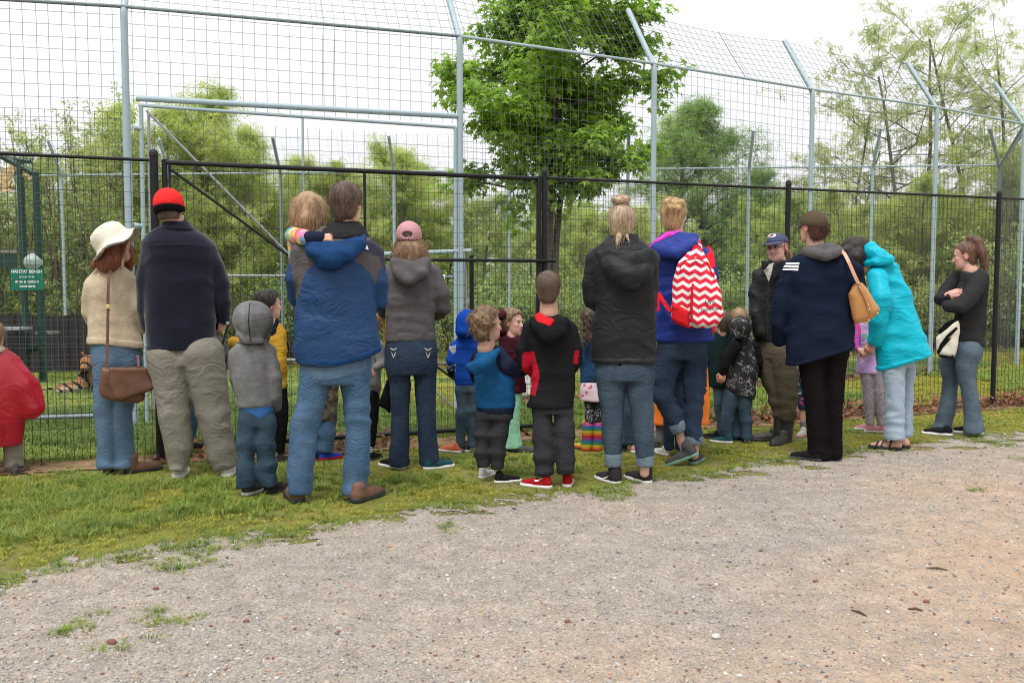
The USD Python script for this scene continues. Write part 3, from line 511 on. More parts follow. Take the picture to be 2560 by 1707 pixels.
PLACE = [  # kind, x in the picture, distance, turn, size, label
 ('whip_tree', 55, 22.6, 0.3, 0.84, 'leggy sapling with thin upright stems behind the hanging burlap'),
 ('whip_tree', 165, 22.8, 1.4, 0.92, 'leggy sapling whose top rises just left of the tall gate post'),
 ('whip_tree', 262, 22.4, 2.2, 0.98, 'tallest thin stemmed sapling directly left of the thick gate post'),
 ('whip_tree', -40, 22.0, 3.0, 0.82, 'thin stemmed sapling at the left edge beyond the climbing frame'),
 ('whip_tree', 110, 24.6, 4.0, 0.92, 'sparse sapling set back between the two green posts'),
 ('whip_tree', 215, 25.2, 5.0, 0.98, 'sparse sapling set back behind the bent far post at the left'),
 ('whip_tree', 12, 25.0, 5.6, 0.84, 'sparse pale sapling above the wooden shelf at the left'),
 ('young_ash_tree', 352, 22.4, 0.4, 1.02, 'yellow green tree just right of the thick gate post'),
 ('young_ash_tree', 452, 23.4, 1.7, 1.02, 'yellow green tree under the middle of the diagonal gate brace'),
 ('young_ash_tree', 545, 22.8, 2.9, 0.92, 'yellow green tree left of the far post with the dark tip'),
 ('young_ash_tree', 640, 23.6, 3.9, 0.84, 'yellow green tree rising behind the middle stile of the tall gate'),
 ('young_ash_tree', 740, 24.2, 5.2, 0.74, 'low yellow green tree behind the carried girl'),
 ('elm_tree', 830, 23.6, 0.9, 0.76, 'low mid green tree behind the head of the man in blue'),
 ('young_ash_tree', 930, 24.0, 2.2, 0.86, 'yellow green tree with a ragged top left of the maple'),
 ('young_ash_tree', 1010, 24.8, 3.1, 0.80, 'yellow green tree half hidden by the left side of the maple'),
 ('elm_tree', 1110, 24.4, 4.2, 0.66, 'low mid green tree under the left side of the maple'),
 ('elm_tree', 1215, 24.0, 5.0, 0.60, 'low mid green tree left of the maple trunk'),
 ('elm_tree', 1340, 24.6, 0.2, 0.62, 'low mid green tree right of the maple trunk'),
 ('elm_tree', 1440, 23.8, 1.2, 0.58, 'low mid green tree behind the woman in black'),
 ('dense_oak_tree', 1640, 27.5, 2.0, 1.02, 'dense dark green round headed tree right of the maple'),
 ('dense_oak_tree', 1556, 28.5, 3.3, 0.98, 'dense green tree partly behind the right edge of the maple'),
 ('dense_oak_tree', 1715, 26.2, 5.3, 0.72, 'lower dense green tree beside the round headed tree'),
 ('elm_tree', 1820, 24.0, 2.6, 0.64, 'low mid green tree behind the women in caps'),
 ('locust_tree', 2085, 24.5, 0.7, 1.04, 'tall airy locust tree with feathery yellow green sprays at the right'),
 ('locust_tree', 2310, 25.5, 2.4, 1.06, 'tall airy locust tree behind the corner post at the right edge'),
 ('locust_tree', 1945, 26.5, 4.4, 0.78, 'smaller airy locust leaning out towards the dense trees'),
 ('locust_tree', 2480, 23.0, 5.2, 1.0, 'airy locust tree just past the right edge of the enclosure'),
 ('elm_tree', 1935, 23.5, 3.9, 0.60, 'low mid green tree behind the woman with the tan handbag'),
 ('elm_tree', 2050, 23.2, 4.9, 0.64, 'low mid green tree behind the turquoise raincoat'),
 ('elm_tree', 2190, 23.6, 0.5, 0.66, 'low mid green tree behind the ponytailed woman'),
 ('elm_tree', 2330, 21.5, 1.9, 0.74, 'low mid green tree behind the side run of the fence'),
 ('young_ash_tree', 1500, 23.2, 1.1, 0.62, 'low yellow green tree behind the two women with top knots'),
 ('young_ash_tree', 1765, 22.9, 2.0, 0.60, 'low yellow green tree behind the last black post before the caps'),
 ('young_ash_tree', 1990, 22.6, 3.4, 0.62, 'low yellow green tree beside the plain far post at the right'),
 ('young_ash_tree', 2140, 22.4, 4.1, 0.64, 'low yellow green tree behind the tall post by the raincoat'),
 ('young_ash_tree', 2250, 22.2, 5.0, 0.62, 'low yellow green tree left of the far corner post'),
 ('young_ash_tree', 1280, 23.4, 0.3, 0.56, 'low yellow green tree directly behind the maple trunk'),
 ('young_ash_tree', 500, 24.6, 2.2, 0.86, 'yellow green tree filling the gap right of the gate brace top'),
 ('young_ash_tree', 595, 24.9, 0.9, 0.78, 'yellow green tree deep behind the far post with the dark tip'),
 ('young_ash_tree', 690, 24.6, 3.0, 0.72, 'yellow green tree just behind the head of the carried girl'),
 ('young_ash_tree', 790, 24.9, 4.4, 0.70, 'yellow green tree just behind the head of the carrying man'),
 ('young_ash_tree', 870, 24.4, 5.5, 0.72, 'yellow green tree behind the second far post with a dark tip'),
 ('young_ash_tree', 960, 25.2, 1.6, 0.80, 'yellow green tree above the woman in the pink cap'),
 ('young_ash_tree', 300, 24.8, 2.8, 0.84, 'yellow green tree deep behind the thick gate post'),
 ('young_ash_tree', 180, 26.4, 4.7, 0.80, 'yellow green tree deep behind the leggy saplings'),
 ('elm_tree', 390, 25.5, 3.3, 0.78, 'low mid green tree between the black gate posts'),
 ('elm_tree', 600, 26.0, 2.3, 0.74, 'low mid green tree deep in the wood behind the gate brace'),
 ('elm_tree', -120, 21.5, 1.3, 0.8, 'mid green tree just outside the left edge'),
 ('elm_tree', 120, 27.5, 0.8, 0.66, 'low mid green tree deep in the wood behind the saplings')]
first = {}
for i, (kd, x, Y, rz, sc, lb) in enumerate(PLACE):
    gk, fk, lm, bk = KIND[kd]
    if kd not in first: first[kd] = make_tree(kd, lb, at(x, Y), rz, dict(gk, seed=40+i), dict(fk, seed=60+i), lm, bk, sc=sc)
    else: copy(first[kd], kd, at(x, Y), rz, sc, lb, 'tree')
# undergrowth along and behind the far fence
def bush(seed, h, leafs, size, lm, wood=True):
    w, tp, td = grow(seed, h, 0.02, stems=7, limbs=16, base=0.1, spread=0.22, rise=0.9, twigs=3, wob=0.25, shape='flat', fan=0.45, twig_len=0.35)
    return [(w, 'pale_bark'), (foliage(tp, td, leafs, 0.16, size, T_RHOMB, seed+1, droop=0.2), lm)]
pr = bush(5, 1.6, 4, 0.085, 'mid_leaf')+bush(6, 1.9, 4, 0.085, 'dark_leaf')+bush(7, 1.7, 4, 0.08, 'yellow_leaf')
g = np.random.default_rng(77); P_, Z_, S_, I_ = [], [], [], []
for _ in range(230):
    x = g.uniform(-13.5, 15.5); y = g.uniform(20.9, 25.5)-0.085*(x-0)+(0.0 if x < 9 else 0); s = g.uniform(0.7, 1.25); k = g.choice(3, p=[.45, .35, .2]); a = g.uniform(0, 6.28)
    for j in (0, 1): P_.append((x, y, float(gz(x, y))-0.05)); Z_.append(a); S_.append(s); I_.append(2*k+j)
for _ in range(40):
    x = g.uniform(10.0, 15); y = g.uniform(15.5, 21); s = g.uniform(0.9, 1.5); k = g.choice(3); a = g.uniform(0, 6.28)
    for j in (0, 1): P_.append((x, y, float(gz(x, y))-0.05)); Z_.append(a); S_.append(s); I_.append(2*k+j)
instancer('undergrowth', pr, P_, Z_, S_, I_, 'tangled brush and saplings filling the edge of the wood')
# a far wooded rise that closes the view under the crowns
g = np.random.default_rng(78); P_, Z_, S_, I_ = [], [], [], []
w, tp, td = grow(91, 5.0, 0.10, limbs=16, base=0.1, spread=0.3, rise=0.6, twigs=5, shape='oval', twig_len=0.9)
far = [(cat_m([w]), 'pale_bark'), (foliage(tp, td, 10, 0.45, 0.2, T_RHOMB, 92), 'mid_leaf'), (foliage(tp, td, 10, 0.45, 0.2, T_RHOMB, 93), 'dark_leaf')]
for _ in range(260):
    x = g.uniform(-42, 48); y = g.uniform(30, 48); s = g.uniform(0.55, 0.95); k = g.integers(1, 3); a = g.uniform(0, 6.28)
    for j in (0, k): P_.append((x, y, -0.55)); Z_.append(a); S_.append(s); I_.append(j)
instancer('far_wood', far, P_, Z_, S_, I_, 'far wood seen as one mass through gaps between nearer trunks')

# ------------------------------------------------------------------ people: distance-field figures
def _nets(D, lo, h):
    """closed surface where D = 0 (naive surface nets)."""
    S = D < 0; sh = np.array(D.shape)-1; cnt = np.zeros(sh, np.int8)
    cs = [(i, j, k) for i in (0, 1) for j in (0, 1) for k in (0, 1)]
    for i, j, k in cs: cnt += S[i:i+sh[0], j:j+sh[1], k:k+sh[2]]
    idx = np.argwhere((cnt > 0) & (cnt < 8))
    if not len(idx): return np.zeros((0, 3)), np.zeros((0, 3), int)
    acc = np.zeros((len(idx), 3)); n = np.zeros(len(idx))
    for a in cs:
        for ax in range(3):
            if a[ax]: continue
            b = list(a); b[ax] = 1
            d1 = D[tuple((idx+a).T)]; d2 = D[tuple((idx+b).T)]; m = (d1 < 0) != (d2 < 0); t = d1/np.where(m, d1-d2, 1)
            p = np.tile(np.array(a, float), (len(idx), 1)); p[:, ax] += t; acc += p*m[:, None]; n += m
    V = lo+h*(idx+acc/n[:, None]); vid = np.full(sh, -1, np.int32); vid[tuple(idx.T)] = np.arange(len(idx)); F = []
    for ax in range(3):
        o = [x for x in range(3) if x != ax]; sl0, sl1 = [slice(None)]*3, [slice(None)]*3; sl0[ax] = slice(0, -1); sl1[ax] = slice(1, None)
        A, B = S[tuple(sl0)], S[tuple(sl1)]; e = np.argwhere(A != B)
        e = e[(e[:, o[0]] > 0) & (e[:, o[1]] > 0) & (e[:, o[0]] < sh[o[0]]) & (e[:, o[1]] < sh[o[1]])]
        q = []
        for du, dv in ((1, 1), (0, 1), (0, 0), (1, 0)):
            c = e.copy(); c[:, o[0]] -= du; c[:, o[1]] -= dv; q.append(vid[tuple(c.T)])
        q = np.stack(q, 1); flip = A[tuple(e.T)] != (ax == 1); q[flip] = q[flip][:, ::-1]
        q = q[(q >= 0).all(1)]; F += [q[:, [0, 2, 1]], q[:, [0, 3, 2]]]
    return V, np.concatenate(F)
def bake(prims, h, folds=None, smooth=1, pad=0.045, grad=False):
    """prims: (kind '+', '-' or '&', blend, lo, hi, func). Returns a trimesh."""
    lo = np.min([p[2] for p in prims if p[0] == '+'], 0)-pad-2*h; hi = np.max([p[3] for p in prims if p[0] == '+'], 0)+pad+2*h
    N = np.ceil((hi-lo)/h).astype(int)+1; D = np.full(N, 0.2, np.float32)
    ax = [lo[i]+h*np.arange(N[i]) for i in range(3)]
    for kd, k, plo, phi, fn in prims:
        m = 3*h+k*1.2+0.034; i0 = np.clip(np.floor((plo-m-lo)/h).astype(int), 0, N); i1 = np.clip(np.ceil((phi+m-lo)/h).astype(int)+1, 0, N)
        if kd == '&': i0, i1 = np.zeros(3, int), N
        if (i1 <= i0).any(): continue
        s = tuple(slice(a, b) for a, b in zip(i0, i1)); P = np.stack(np.meshgrid(*[ax[i][s[i]] for i in range(3)], indexing='ij'), -1); d = fn(P).astype(np.float32); C = D[s]
        if kd == '-': d = -d
        if kd == '+':
            if k > 0: t = np.maximum(k-np.abs(C-d), 0)/k; D[s] = np.minimum(C, d)-t*t*k*0.25
            else: D[s] = np.minimum(C, d)
        else:
            if k > 0: t = np.maximum(k-np.abs(C-d), 0)/k; D[s] = np.maximum(C, d)+t*t*k*0.25
            else: D[s] = np.maximum(C, d)
    if folds is not None:
        b = np.abs(D) < 0.05; ix = np.argwhere(b); D[b] += folds(lo+h*ix).astype(np.float32)
    V, F = _nets(D, lo, h)
    if not len(F): raise ValueError('empty shape')
    m = trimesh.Trimesh(V, F, process=False)
    if smooth: trimesh.smoothing.filter_taubin(m, 0.5, 0.52, smooth*2)
    if grad:
        ix = ((m.vertices-lo)/h).T; n = np.stack([map_coordinates(gaussian_filter(g_, 0.6), ix, order=1, mode='nearest') for g_ in np.gradient(D)], 1); m.metadata['n'] = _unit(n)
    return m
def cone(a, b, ra, rb, k=0.0, op='+', flat=None):
    """tapering round limb; flat = (unit axis, factor) squashes it along the axis."""
    a, b = np.asarray(a, float), np.asarray(b, float); r = max(ra, rb); ba = b-a; L2 = max(ba @ ba, 1e-9)
    def f(P):
        q = P-a
        if flat is not None:
            ax_ = np.asarray(flat[0]); al = q @ ax_; tt = np.clip((q @ ba)/L2, 0, 1); off = al-tt*(ba @ ax_); q = q+(off*(1/flat[1]-1))[..., None]*ax_
        t = np.clip((q @ ba)/L2, 0, 1); return np.linalg.norm(q-t[..., None]*ba, axis=-1)-(ra+(rb-ra)*t)
    return (op, k, np.minimum(a, b)-r, np.maximum(a, b)+r, f)
def chain(P, R, k=0.0, cut=False, flat=None):
    cs = [cone(P[i], P[i+1], R[i], R[i+1], flat=flat) for i in range(len(P)-1)]
    lo, hi = np.min([c[2] for c in cs], 0), np.max([c[3] for c in cs], 0); e, dr_ = np.asarray(P[-1]), _unit(np.asarray(P[-1], float)-np.asarray(P[-2], float))
    def f(Q):
        d = cs[0][4](Q)
        for c in cs[1:]:
            b = c[4](Q); t = np.maximum(0.006-np.abs(d-b), 0)/0.006; d = np.minimum(d, b)-t*t*0.0015
        return np.maximum(d, (Q-e) @ dr_) if cut else d
    return ('+', k, lo, hi, f)
def ell(c, r, k=0.0, op='+', R=None):
    c, r = np.asarray(c, float), np.broadcast_to(np.asarray(r, float), (3,)); b = np.full(3, r.max()) if R is not None else r
    def f(P):
        q = P-c
        if R is not None: q = q @ R
        n = np.linalg.norm(q/r, axis=-1); g = np.linalg.norm(q/(r*r), axis=-1); return n*(n-1)/np.maximum(g, 1e-6)
    return (op, k, c-b, c+b, f)
def column(rows, k=0.0, p=2.4, hem=None, op='+', band=None):
    """rows: (z, cx, cy, w, d). An upright body of changing oval section; hem(x, y) lifts the lower edge."""
    rows = np.array(sorted(rows), float); z = rows[:, 0]; I = [PchipInterpolator(z, rows[:, i]) for i in range(1, 5)]
    W, Dm = rows[:, 3].max(), rows[:, 4].max(); lo = np.array([(rows[:, 1]-rows[:, 3]).min(), (rows[:, 2]-rows[:, 4]).min(), z[0]]); hi = np.array([(rows[:, 1]+rows[:, 3]).max(), (rows[:, 2]+rows[:, 4]).max(), z[-1]])
    def f(P):
        zz = np.clip(P[..., 2], z[0], z[-1]); cx, cy, w, d = (i(zz) for i in I); w, d = np.maximum(w, 1e-3), np.maximum(d, 1e-3)
        x, y = np.abs(P[..., 0]-cx)/w, np.abs(P[..., 1]-cy)/d; n = np.maximum((x**p+y**p)**(1/p), 0.15)
        s = (n-1)/np.maximum(np.hypot((x/n)**(p-1)/w, (y/n)**(p-1)/d), 1e-3); b = z[0] if hem is None else z[0]+hem(P[..., 0], P[..., 1])
        cap = np.maximum(b-P[..., 2], P[..., 2]-(z[-1] if band is None else np.minimum(b+band, z[-1]))); return np.maximum(s, cap)
    return (op, k, lo, hi, f)
def half(axis, at, sign, k=0.0):
    """keeps the side where sign*(p[axis]-at) < 0"""
    return ('&', k, np.zeros(3), np.zeros(3), lambda P: sign*(P[..., axis]-at))
def halfn(n, p, k=0.0):
    n = np.asarray(n, float); n = n/np.linalg.norm(n); p = np.asarray(p, float); return ('&', k, np.zeros(3), np.zeros(3), lambda P: (P-p) @ n)
def ridged(P, sc, seed, oct_=2):
    return 1-np.abs(2*meshkit.fbm(P*np.asarray(sc), oct_, seed)-1)
def Rz(a): c, s = math.cos(a), math.sin(a); return np.array([[c, -s, 0], [s, c, 0], [0, 0, 1.0]])
def Rx(a): c, s = math.cos(a), math.sin(a); return np.array([[1.0, 0, 0], [0, c, -s], [0, s, c]])
def Ry(a): c, s = math.cos(a), math.sin(a); return np.array([[c, 0, s], [0, 1.0, 0], [-s, 0, c]])

# cloth, skin and hair materials
CREASE = {'cn': ('noise_texture', {'scale': 9.0, 'detail': 2.5, 'roughness': 0.5, 'distortion': 0.9}), 'cm': ('mapping', {'scale': (1.0, 1.0, 1.5), 'rotation': (0.25, 0.35, 0.0)}), 'ca': ('math', {'math_type': 'multiply_add', 'value2': 2.0, 'value3': -1.0}), 'cb': ('math', {'math_type': 'absolute'}), 'cc': ('rgb_ramp', {'ramp': [(0.0, (1, 1, 1)), (0.16, (0.55, 0.55, 0.55)), (0.42, (0.12, 0.12, 0.12)), (0.7, (0, 0, 0))]})}
CREASE.update({'mk': ('noise_texture', {'scale': 3.2, 'detail': 1.0}), 'mr': ('rgb_ramp', {'ramp': [(0.38, (0.22, 0.22, 0.22)), (0.62, (1, 1, 1))]}), 'mu': ('math', {'math_type': 'multiply'})})
CREASE_L = [('co.object', 'mk.vector'), ('mk.fac', 'mr.fac'), ('mr.color', 'mu.value1'), ('co.object', 'cm.vector'), ('cm.vector', 'cn.vector'), ('cn.fac', 'ca.value1'), ('ca.value', 'cb.value1'), ('cb.value', 'cc.fac'), ('cc.color', 'mu.value2'), ('mu.value', 'fb.height')]
def cloth(name, rgb, rough=0.85, var=0.14, scale=7.0, bump=0.25, bscale=260.0, sheen=0.0, spec=0.04, fold=0.34, fscale=7.5):
    rgb = tuple(c*(0.66 if max(rgb) < 0.45 else 0.85) for c in rgb); fold = 0.12 if any(k in name for k in ('knit', 'fleece', 'marl', 'jersey', 'hood_grey', 'rib', 'cap', 'beanie', 'shoe')) else fold
    d = tuple(max(0, c*(1-var)) for c in rgb); l = tuple(min(0.9, c*(1+var)) for c in rgb)
    C = dict(CREASE); C['cn'] = ('noise_texture', dict(CREASE['cn'][1], scale=fscale))
    return look(name, {'co': ('texture_coordinate', {}), 'n': ('noise_texture', {'scale': scale, 'detail': 5.0, 'roughness': 0.6}), 'r': ('rgb_ramp', {'ramp': [(0.25, d), (0.75, l)]}), 'bn': ('noise_texture', {'scale': bscale, 'detail': 2.0}), 'b': ('bump', {'strength': bump, 'distance': 0.003}), 'fb': ('bump', {'strength': fold, 'distance': 0.022}),
        'p': ('principled_bsdf', {'roughness': rough, 'specular_ior_level': spec, 'sheen_weight': sheen}), **C},
        [('co.object', 'n.vector'), ('n.fac', 'r.fac'), ('r.color', 'p.base_color'), ('co.object', 'bn.vector'), ('bn.fac', 'b.height'), ('fb.normal', 'b.normal'), ('b.normal', 'p.normal')]+CREASE_L)
def denim(name, dark, light):
    kk = 0.62 if max(light) < 0.55 else 0.85; dark, light = tuple(c*kk for c in dark), tuple(c*kk for c in light)
    return look(name, {'co': ('texture_coordinate', {}), 'a': ('noise_texture', {'scale': 6.0, 'detail': 5.0, 'roughness': 0.65}), 'mp': ('mapping', {'scale': (420, 420, 90)}), 'b': ('noise_texture', {'scale': 1.0, 'detail': 2.0}),
        'r': ('rgb_ramp', {'ramp': [(0.28, dark), (0.72, light)]}), 's': ('rgb_ramp', {'ramp': [(0.3, (0.90, 0.90, 0.90)), (0.7, (1.08, 1.08, 1.08))]}), 'm': ('mix', {'mix_type': 'multiply', 'fac': 1.0}), 'bu': ('bump', {'strength': 0.15, 'distance': 0.002}), 'fb': ('bump', {'strength': 0.30, 'distance': 0.016}), 'p': ('principled_bsdf', {'roughness': 0.9, 'specular_ior_level': 0.06}), **dict(CREASE, cn=('noise_texture', dict(CREASE['cn'][1], scale=13.0)), cm=('mapping', {'scale': (1, 1, 1.9), 'rotation': (0.2, 0.25, 0)}))},
        [('co.object', 'a.vector'), ('co.object', 'mp.vector'), ('mp.vector', 'b.vector'), ('a.fac', 'r.fac'), ('b.fac', 's.fac'), ('r.color', 'm.color1'), ('s.color', 'm.color2'), ('m.color', 'p.base_color'), ('b.fac', 'bu.height'), ('fb.normal', 'bu.normal'), ('bu.normal', 'p.normal')]+CREASE_L)
def hairm(name, dark, light, sc=(150, 150, 9)):
    return look(name, {'co': ('texture_coordinate', {}), 'mp': ('mapping', {'scale': sc}), 'n': ('noise_texture', {'scale': 1.0, 'detail': 3.0, 'distortion': 0.6}), 'mp2': ('mapping', {'scale': (26, 26, 5)}), 'n2': ('noise_texture', {'scale': 1.0, 'detail': 3.0}), 'ad': ('math', {'math_type': 'multiply_add', 'value2': 0.55}), 'ad2': ('math', {'math_type': 'multiply', 'value2': 0.45}),
        'r': ('rgb_ramp', {'ramp': [(0.36, dark), (0.66, light)]}), 'bu': ('bump', {'strength': 0.7, 'distance': 0.006}), 'p': ('principled_bsdf', {'roughness': 0.52, 'specular_ior_level': 0.35})},
        [('co.object', 'mp.vector'), ('mp.vector', 'n.vector'), ('co.object', 'mp2.vector'), ('mp2.vector', 'n2.vector'), ('n2.fac', 'ad2.value1'), ('n.fac', 'ad.value1'), ('ad2.value', 'ad.value3'), ('ad.value', 'r.fac'), ('r.color', 'p.base_color'), ('n.fac', 'bu.height'), ('bu.normal', 'p.normal')])
def vertexcol(name, rough=0.8, sss=0.0, bump=0.2, bscale=260, spec=0.1, fold=0.0):
    return look(name, {'a': ('attribute', {'attribute': 'col'}), 'co': ('texture_coordinate', {}), 'n': ('noise_texture', {'scale': 9.0, 'detail': 5.0}), 's': ('rgb_ramp', {'ramp': [(0.3, (0.64, 0.64, 0.64)), (0.7, (0.78, 0.78, 0.78))]}), 'm': ('mix', {'mix_type': 'multiply', 'fac': 1.0}), 'bn': ('noise_texture', {'scale': bscale, 'detail': 2.0}), 'bu': ('bump', {'strength': bump, 'distance': 0.003}), 'p': ('principled_bsdf', {'roughness': rough, 'specular_ior_level': spec, 'subsurface_weight': sss, 'subsurface_scale': 0.006}), 'fb': ('bump', {'strength': fold, 'distance': 0.022}), **CREASE},
        CREASE_L+[('fb.normal', 'bu.normal'), ('co.object', 'n.vector'), ('n.fac', 's.fac'), ('a.color', 'm.color1'), ('s.color', 'm.color2'), ('m.color', 'p.base_color'), ('co.object', 'bn.vector'), ('bn.fac', 'bu.height'), ('bu.normal', 'p.normal')])
vertexcol('skin', 0.5, 0.12, 0.06, 120, 0.35); vertexcol('print_cloth', fold=0.15); vertexcol('shell_cloth', 0.62, 0, 0.1, 320, 0.25, 0.32); vertexcol('shoe_cloth', 0.6)
SK = {'fair': np.array([0.66, 0.385, 0.28]), 'pink': np.array([0.72, 0.41, 0.325]), 'tan': np.array([0.42, 0.24, 0.155])}
plain('eye_white', (0.70, 0.68, 0.65), 0.2, var=0.03); plain('iris', (0.035, 0.022, 0.015), 0.15, var=0.2); plain('teeth', (0.70, 0.66, 0.60), 0.3, var=0.03); plain('mouth_dark', (0.09, 0.022, 0.02), 0.5, var=0.1)
plain('rubber_white', (0.62, 0.61, 0.58), 0.6, var=0.12, scale=30); plain('rubber_black', (0.015, 0.015, 0.016), 0.55, var=0.3, scale=30); plain('metal_trim', (0.6, 0.6, 0.58), 0.3, metal=0.9); plain('brass_trim', (0.62, 0.48, 0.22), 0.3, metal=0.9)

HEAD = [  # unit head, face towards +y, chin at -0.5, crown at +0.5
 ell((0, -0.055, 0.135), (0.325, 0.395, 0.365)), ell((0, 0.09, -0.10), (0.265, 0.27, 0.36), 0.10), ell((0, 0.20, -0.36), (0.145, 0.12, 0.125), 0.10), ell((0.13, 0.14, -0.24), (0.13, 0.16, 0.20), 0.08), ell((-0.13, 0.14, -0.24), (0.13, 0.16, 0.20), 0.08),
 cone((0, 0.325, 0.06), (0, 0.415, -0.115), 0.032, 0.05, 0.05), ell((0.042, 0.375, -0.13), (0.038, 0.045, 0.034), 0.03), ell((-0.042, 0.375, -0.13), (0.038, 0.045, 0.034), 0.03),
 ell((0.12, 0.33, 0.105), (0.11, 0.035, 0.03), 0.05), ell((-0.12, 0.33, 0.105), (0.11, 0.035, 0.03), 0.05), ell((0.17, 0.245, -0.07), (0.09, 0.07, 0.075), 0.06), ell((-0.17, 0.245, -0.07), (0.09, 0.07, 0.075), 0.06),
 ell((0.12, 0.375, 0.03), (0.075, 0.05, 0.045), 0.04, '-'), ell((-0.12, 0.375, 0.03), (0.075, 0.05, 0.045), 0.04, '-'),
 ell((0, 0.345, -0.232), (0.085, 0.035, 0.022), 0.02), ell((0, 0.335, -0.278), (0.072, 0.035, 0.026), 0.02),
 ell((0.325, -0.045, -0.02), (0.045, 0.085, 0.125), 0.02, R=Rz(-0.35)), ell((-0.325, -0.045, -0.02), (0.045, 0.085, 0.125), 0.02, R=Rz(0.35)), ell((0.362, -0.03, -0.01), (0.02, 0.045, 0.075), 0.02, '-'), ell((-0.362, -0.03, -0.01), (0.02, 0.045, 0.075), 0.02, '-')]
_hb = {}
def head_mesh(smile=False, res=0.026):
    if (smile, res) not in _hb:
        pr = list(HEAD)
        if smile:
            pr = [p for i, p in enumerate(pr) if i not in (14, 15)]
            pr += [ell((0, 0.335, -0.195), (0.13, 0.03, 0.020), 0.02), ell((0, 0.325, -0.318), (0.10, 0.035, 0.026), 0.02), ell((0.15, 0.27, -0.13), (0.08, 0.07, 0.07), 0.05), ell((-0.15, 0.27, -0.13), (0.08, 0.07, 0.07), 0.05), cone((-0.125, 0.325, -0.205), (0, 0.375, -0.262), 0.026, 0.044, 0.012, '-'), cone((0, 0.375, -0.262), (0.125, 0.325, -0.205), 0.044, 0.026, 0.012, '-')]
        m = bake(pr, res, smooth=0); trimesh.smoothing.filter_taubin(m, 0.5, 0.52, 3); _hb[(smile, res)] = m
    return _hb[(smile, res)].copy()
def head_col(V, skin, brow=None, lips=True):
    c = np.tile(skin, (len(V), 1)); x, y, z = V.T; f = y > 0.15
    if lips:
        m = np.exp(-((x/0.085)**2+((z+0.255)/0.045)**2)**2)*f; c = c*(1-m[:, None])+np.array([0.42, 0.16, 0.13])*m[:, None]
    bl = np.exp(-(((np.abs(x)-0.17)/0.09)**2+((z+0.10)/0.08)**2))*f*0.35; c = c*(1-bl[:, None])+skin*np.array([1.12, 0.72, 0.66])*bl[:, None]
    if brow is not None:
        m = np.exp(-(((np.abs(x)-0.125)/0.085)**2)**2-((z-0.115+0.25*(np.abs(x)-0.12)**2)/0.02)**2)*f*0.85; c = c*(1-m[:, None])+np.asarray(brow)*m[:, None]
    e = (np.abs(x) > 0.29) & (np.abs(y+0.04) < 0.12); c[e] = c[e]*np.array([1.06, 0.82, 0.78])
    return c
def hand_mesh(wrist, d, up, size, curl=0.5, side=1, spread=0.10, res=0.0048, thumb=0.5):
    """palm, four jointed fingers and thumb. d: pointing direction, up: back of the hand, side: +1 thumb on d x up side."""
    d, up = _unit(np.asarray(d, float)), np.asarray(up, float); up = _unit(up-d*(up @ d)); s = np.cross(d, up)*side; w = np.asarray(wrist, float); S = size; pr = []
    pal = lambda a, b, c: w+d*a*S+s*b*S+up*c*S
    pr += [cone(pal(-0.02, 0, 0), pal(0.14, 0, 0), 0.15*S, 0.17*S, 0, flat=(up, 0.72)), cone(pal(0.12, 0.10, 0), pal(0.42, 0.145, 0.01), 0.10*S, 0.085*S, 0.05*S), cone(pal(0.12, -0.08, 0), pal(0.40, -0.14, 0), 0.10*S, 0.08*S, 0.05*S), cone(pal(0.12, 0, 0.01), pal(0.43, 0, 0.02), 0.11*S, 0.09*S, 0.05*S)]
    for b, L, r in ((0.165, 0.40, 0.050), (0.055, 0.46, 0.053), (-0.055, 0.42, 0.050), (-0.155, 0.33, 0.044)):
        p = pal(0.43, b, 0.01); a = 0.25*curl; sp = b*spread*4
        for q, (fr, rr) in enumerate(((0.44, 1), (0.32, 0.92), (0.24, 0.8))):
            a += curl*(0.75, 0.95, 0.6)[q]; dd = _unit((d*math.cos(a)-up*math.sin(a))+s*sp*(1-0.5*curl)); p2 = p+dd*L*fr*S; pr.append(cone(p, p2, r*rr*S*1.02, r*rr*S*0.92, 0.006*S)); p = p2
    t0 = pal(0.12, 0.15, -0.03); t1 = t0+_unit(d*0.6+s*0.8*(1-0.5*thumb)-up*(0.3+0.5*thumb))*0.22*S; t2 = t1+_unit(d*0.95+s*0.2*(1-thumb)-up*0.35*thumb-s*0.3*thumb)*0.18*S; t3 = t2+_unit(d-up*0.2-s*0.35*thumb)*0.14*S
    pr += [cone(t0, t1, 0.075*S, 0.06*S, 0.03*S), cone(t1, t2, 0.058*S, 0.05*S, 0.01*S), cone(t2, t3, 0.05*S, 0.04*S, 0.005*S)]
    return bake(pr, res, smooth=1)

